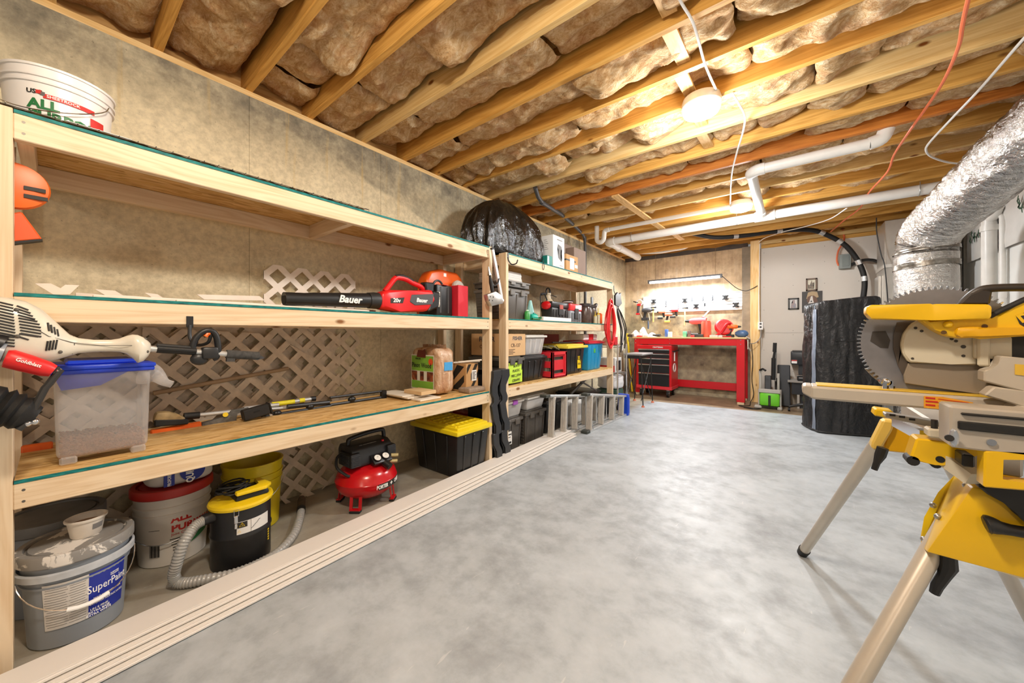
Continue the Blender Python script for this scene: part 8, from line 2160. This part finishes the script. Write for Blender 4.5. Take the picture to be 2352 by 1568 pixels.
# the stand
T = thing('saw_stand', 'yellow folding stand with grey tube legs carrying the mitre saw', 'stand', (0.3, 1.4, 0))
MB().box(0.33, 0.43, 1.40, 2.0, 0.84, 0.92, 0.006).build('main_beam', plastic('#b3ab9f', 0.4, 0.4), T, world=True, smooth=0)
MB().prism(pl([(2030, 946), (2190, 972), (2190, 990), (2060, 962), (2032, 957)], 1.52), 1.50, 1.545, 'xz', bev=0.003).build('mounting_rail', plastic('#a9a297', 0.42, 0.2), T, world=True, smooth=0)
sl = MB()
for u, v in ((2050, 953), (2072, 957), (2095, 963)):
    p = at(u, v, Y=1.499); sl.box(p.x - 0.006, p.x + 0.006, 1.4985, 1.5, p.z - 0.003, p.z + 0.003)
sl.build('rail_slot', INK, T, world=True, smooth=0)['kind'] = 'stuff'
MB().prism(pl([(2008, 936), (2050, 942), (2052, 960), (2004, 952)], 1.62), 1.60, 1.66, 'xz', bev=0.004).build('corner_cap', SY, T, world=True, smooth=0)
# far leg
fA, fB = at(2026, 1002, Y=1.86), V((0.045, 2.46, 0.012))
tube_d = (fB - fA).normalized()
lg = MB().tube([fA, fB - tube_d * 0.03], 0.0215, 20).build('leg', plastic('#c9c0b2', 0.38, 0.35), T, world=True); TM[lg.name] = TM[T.name]
MB().tube([fB - tube_d * 0.045, fB], [0.0255, 0.023], 16).build('rubber_foot', BLACKR, lg, world=True)
MB().prism(pl([(2026, 962), (2052, 964), (2048, 985), (2024, 1025), (2012, 1032), (2000, 1028), (1999, 1016)], 1.82), 1.80, 1.85, 'xz', bev=0.006).build('leg_bracket', plastic('#e2bd5a', 0.4), T, world=True, smooth=0)
MB().prism(pl([(2052, 962), (2094, 990), (2090, 1040), (2030, 1034), (2030, 1020), (2046, 990)], 1.84), 1.83, 1.90, 'xz', bev=0.004).build('leg_housing', SYD, T, world=True, smooth=0)
MB().tube([at(u, v, Y=1.78) for u, v in ((2028, 1028), (2022, 1045), (2014, 1062), (2008, 1078))], [0.016, 0.016, 0.01, 0.009], 10).build('release_lever', BLACKP, T, world=True)
MB().bar(at(2058, 968, Y=1.70), at(2125, 1002, Y=1.45), 0.02, 0.03).build('diagonal_strut', CHROME, T, world=True, smooth=0)
# second far leg, going to the other side
MB().tube([V((0.39, 1.86, 0.83)), V((0.75, 2.30, 0.012))], 0.0215, 16).build('leg', plastic('#c9c0b2', 0.38, 0.35), T, world=True)
# middle bracket with clamp block
YM = 1.36
MB().prism(pl([(2098, 1000), (2180, 1010), (2262, 1018), (2262, 1028), (2232, 1034), (2205, 1050), (2182, 1056), (2168, 1064), (2140, 1060), (2082, 1048)], YM), YM - 0.03, YM + 0.03, 'xz', bev=0.004).build('clamp_bracket', SY, T, world=True, smooth=0)
bk = MB()
p = at(2160, 1055, Y=YM - 0.031); bk.cyl(p, p + V((0, 0.003, 0)), 0.008, n=12); p = at(2095, 1056, Y=YM - 0.02); bk.cyl(p - V((0, 0.01, 0)), p + V((0, 0.03, 0)), 0.012, n=12); p = at(2150, 1066, Y=YM - 0.02); bk.cyl(p - V((0, 0.0, 0)), p + V((0, 0.03, 0)), 0.010, n=12)
bk.build('rubber_bumper', BLACKR, T, world=True)
MB().prism(pl([(2126, 980), (2185, 985), (2185, 1008), (2126, 1000)], 1.34), 1.32, 1.36, 'xz', bev=0.004).build('grey_spacer', CRM, T, world=True, smooth=0)
p = at(2146, 975, Y=1.33); MB().cyl(p - V((0, 0, 0.012)), p + V((0, 0, 0.012)), 0.006, n=10).build('stud', INK, T, world=True)
MB().box(at(2182, 960, Y=1.22).x, 0.80, 1.22, 1.30, at(2184, 1027, Y=1.22).z, at(2184, 932, Y=1.22).z, 0.004).build('rail_block', plastic('#b9b0a3', 0.42, 0.2), T, world=True, smooth=0)
for va, vb in (((2207, 947), (2352, 966)), ((2200, 966), (2352, 1002))):
    a_, b_ = at(*va, Y=1.218), at(*vb, Y=1.218)
    MB().box(a_.x, 0.80, 1.212, 1.225, min(a_.z, b_.z) + (0.001), a_.z, 0.002).build('rubber_insert', BLACKR, T, world=True, smooth=0)
MB().prism(pl([(2184, 985), (2194, 984), (2201, 1000), (2199, 1020), (2192, 1026), (2180, 1016), (2178, 1004)], 1.20), 1.19, 1.205, 'xz', bev=0.003).build('silver_latch', plastic('#c3ccd6', 0.25, 0.6), T, world=True, smooth=0)
p = at(2181, 1006, Y=1.188); MB().cyl(p, p + V((0, 0.004, 0)), 0.007, n=12).build('latch_bolt', INK, T, world=True)
p = at(2278, 1016, Y=1.215); MB().cyl(p, p + V((0, 0.006, 0)), 0.007, n=12).build('chrome_bolt', CHROME, T, world=True)
YU = 1.24
MB().prism(pl([(2252, 1030), (2284, 1028), (2352, 1034), (2460, 1040), (2460, 1060), (2352, 1050), (2290, 1046), (2288, 1096), (2352, 1103), (2460, 1112), (2460, 1128), (2250, 1112)], YU), YU - 0.02, YU + 0.02, 'xz', bev=0.003).build('yellow_yoke', SY, T, world=True, smooth=0)
MB().prism(pl([(2206, 1040), (2236, 1044), (2236, 1072), (2206, 1068)], 1.28), 1.27, 1.32, 'xz', bev=0.003).build('black_stop', BLACKP, T, world=True, smooth=0)
MB().bar(at(2172, 1052, Y=1.35), at(2240, 1100, Y=1.30), 0.03, 0.03).build('tan_link', CRM, T, world=True, smooth=0)
MB().prism(pl([(2240, 1112), (2300, 1118), (2352, 1124), (2460, 1130), (2460, 1290), (2352, 1194), (2327, 1177), (2301, 1147), (2267, 1134)], 1.312), 1.30, 1.33, 'xz', bev=0.003).build('black_shroud', BLACKP, T, world=True, smooth=0)
# near leg housing: a faceted yellow box
e0 = [at(u, v, Y=1.32) for u, v in ((2233, 1118), (2128, 1267))]
fr = [at(u, v, Y=1.32) for u, v in ((2560, 1180), (2560, 1400))]
lf = [at(u, v, Y=1.50) for u, v in ((2196, 1086), (2150, 1128), (2118, 1185), (2110, 1228), (2116, 1256))]
hm = bmesh.new()
A = [hm.verts.new(p) for p in (e0[0], fr[0], fr[1], at(2352, 1322, Y=1.32), e0[1])]
B = [hm.verts.new(p) for p in lf]
C2 = [hm.verts.new(p + V((0, 0.20, 0))) for p in (fr[0], fr[1])]
hm.faces.new(A); hm.faces.new([A[0], A[4], B[4], B[3], B[2], B[1], B[0]])
hm.faces.new([A[1], C2[0], C2[1], A[2]]); hm.faces.new([A[0], B[0], C2[0], A[1]]); hm.faces.new([A[4], A[3], A[2], C2[1], B[4]]); hm.faces.new([B[0], B[1], B[2], B[3], B[4], C2[1], C2[0]])
bmesh.ops.bevel(hm, geom=hm.edges[:], offset=0.004, segments=2, affect='EDGES', profile=0.5, clamp_overlap=True)
mb = MB(); mb.merge(hm); mb.build('leg_housing', SY, T, world=True, smooth=30)
bz = MB()
for u, v, t_ in ((2154, 1186, 0.45), (2122, 1238, 0.75), (2143, 1160, 0.75), (2220, 1115, 0.4)):
    p = at(u, v, Y=1.32 + 0.18 * t_ - 0.014); bz.sph(p, 0.0075, 10)
bz.build('housing_bolt', GREYMET, T, world=True)['kind'] = 'stuff'
MB().tube(spline([at(u, v, Y=1.29) for u, v in ((2262, 1204), (2275, 1205), (2300, 1212), (2352, 1222), (2420, 1232))], 4), [0.016, 0.018, 0.02, 0.02, 0.019, 0.018, 0.017, 0.016, 0.014, 0.013, 0.012, 0.012, 0.012, 0.012, 0.012, 0.012, 0.012], 12).build('locking_lever', BLACKP, T, world=True)
nA, nB = V((0.355, 1.485, 0.74)), V((-0.02, 1.09, 0.012))
nd = (nB - nA).normalized()
lg = MB().tube([nA - nd * 0.05, nB - nd * 0.03], 0.0215, 24).build('leg', plastic('#c9c0b2', 0.36, 0.35), T, world=True); TM[lg.name] = TM[T.name]
MB().tube([nB - nd * 0.045, nB], [0.0255, 0.023], 16).build('rubber_foot', BLACKR, lg, world=True)
MB().tube([at(u, v, Y=1.40) for u, v in ((2178, 1275), (2178, 1300), (2168, 1322), (2152, 1345), (2146, 1362))], [0.016, 0.018, 0.013, 0.012, 0.010], 10).build('release_lever', BLACKP, T, world=True)
MB().tube([V((0.60, 1.48, 0.70)), V((0.98, 1.10, 0.012))], 0.0215, 16).build('leg', plastic('#c9c0b2', 0.38, 0.35), T, world=True)
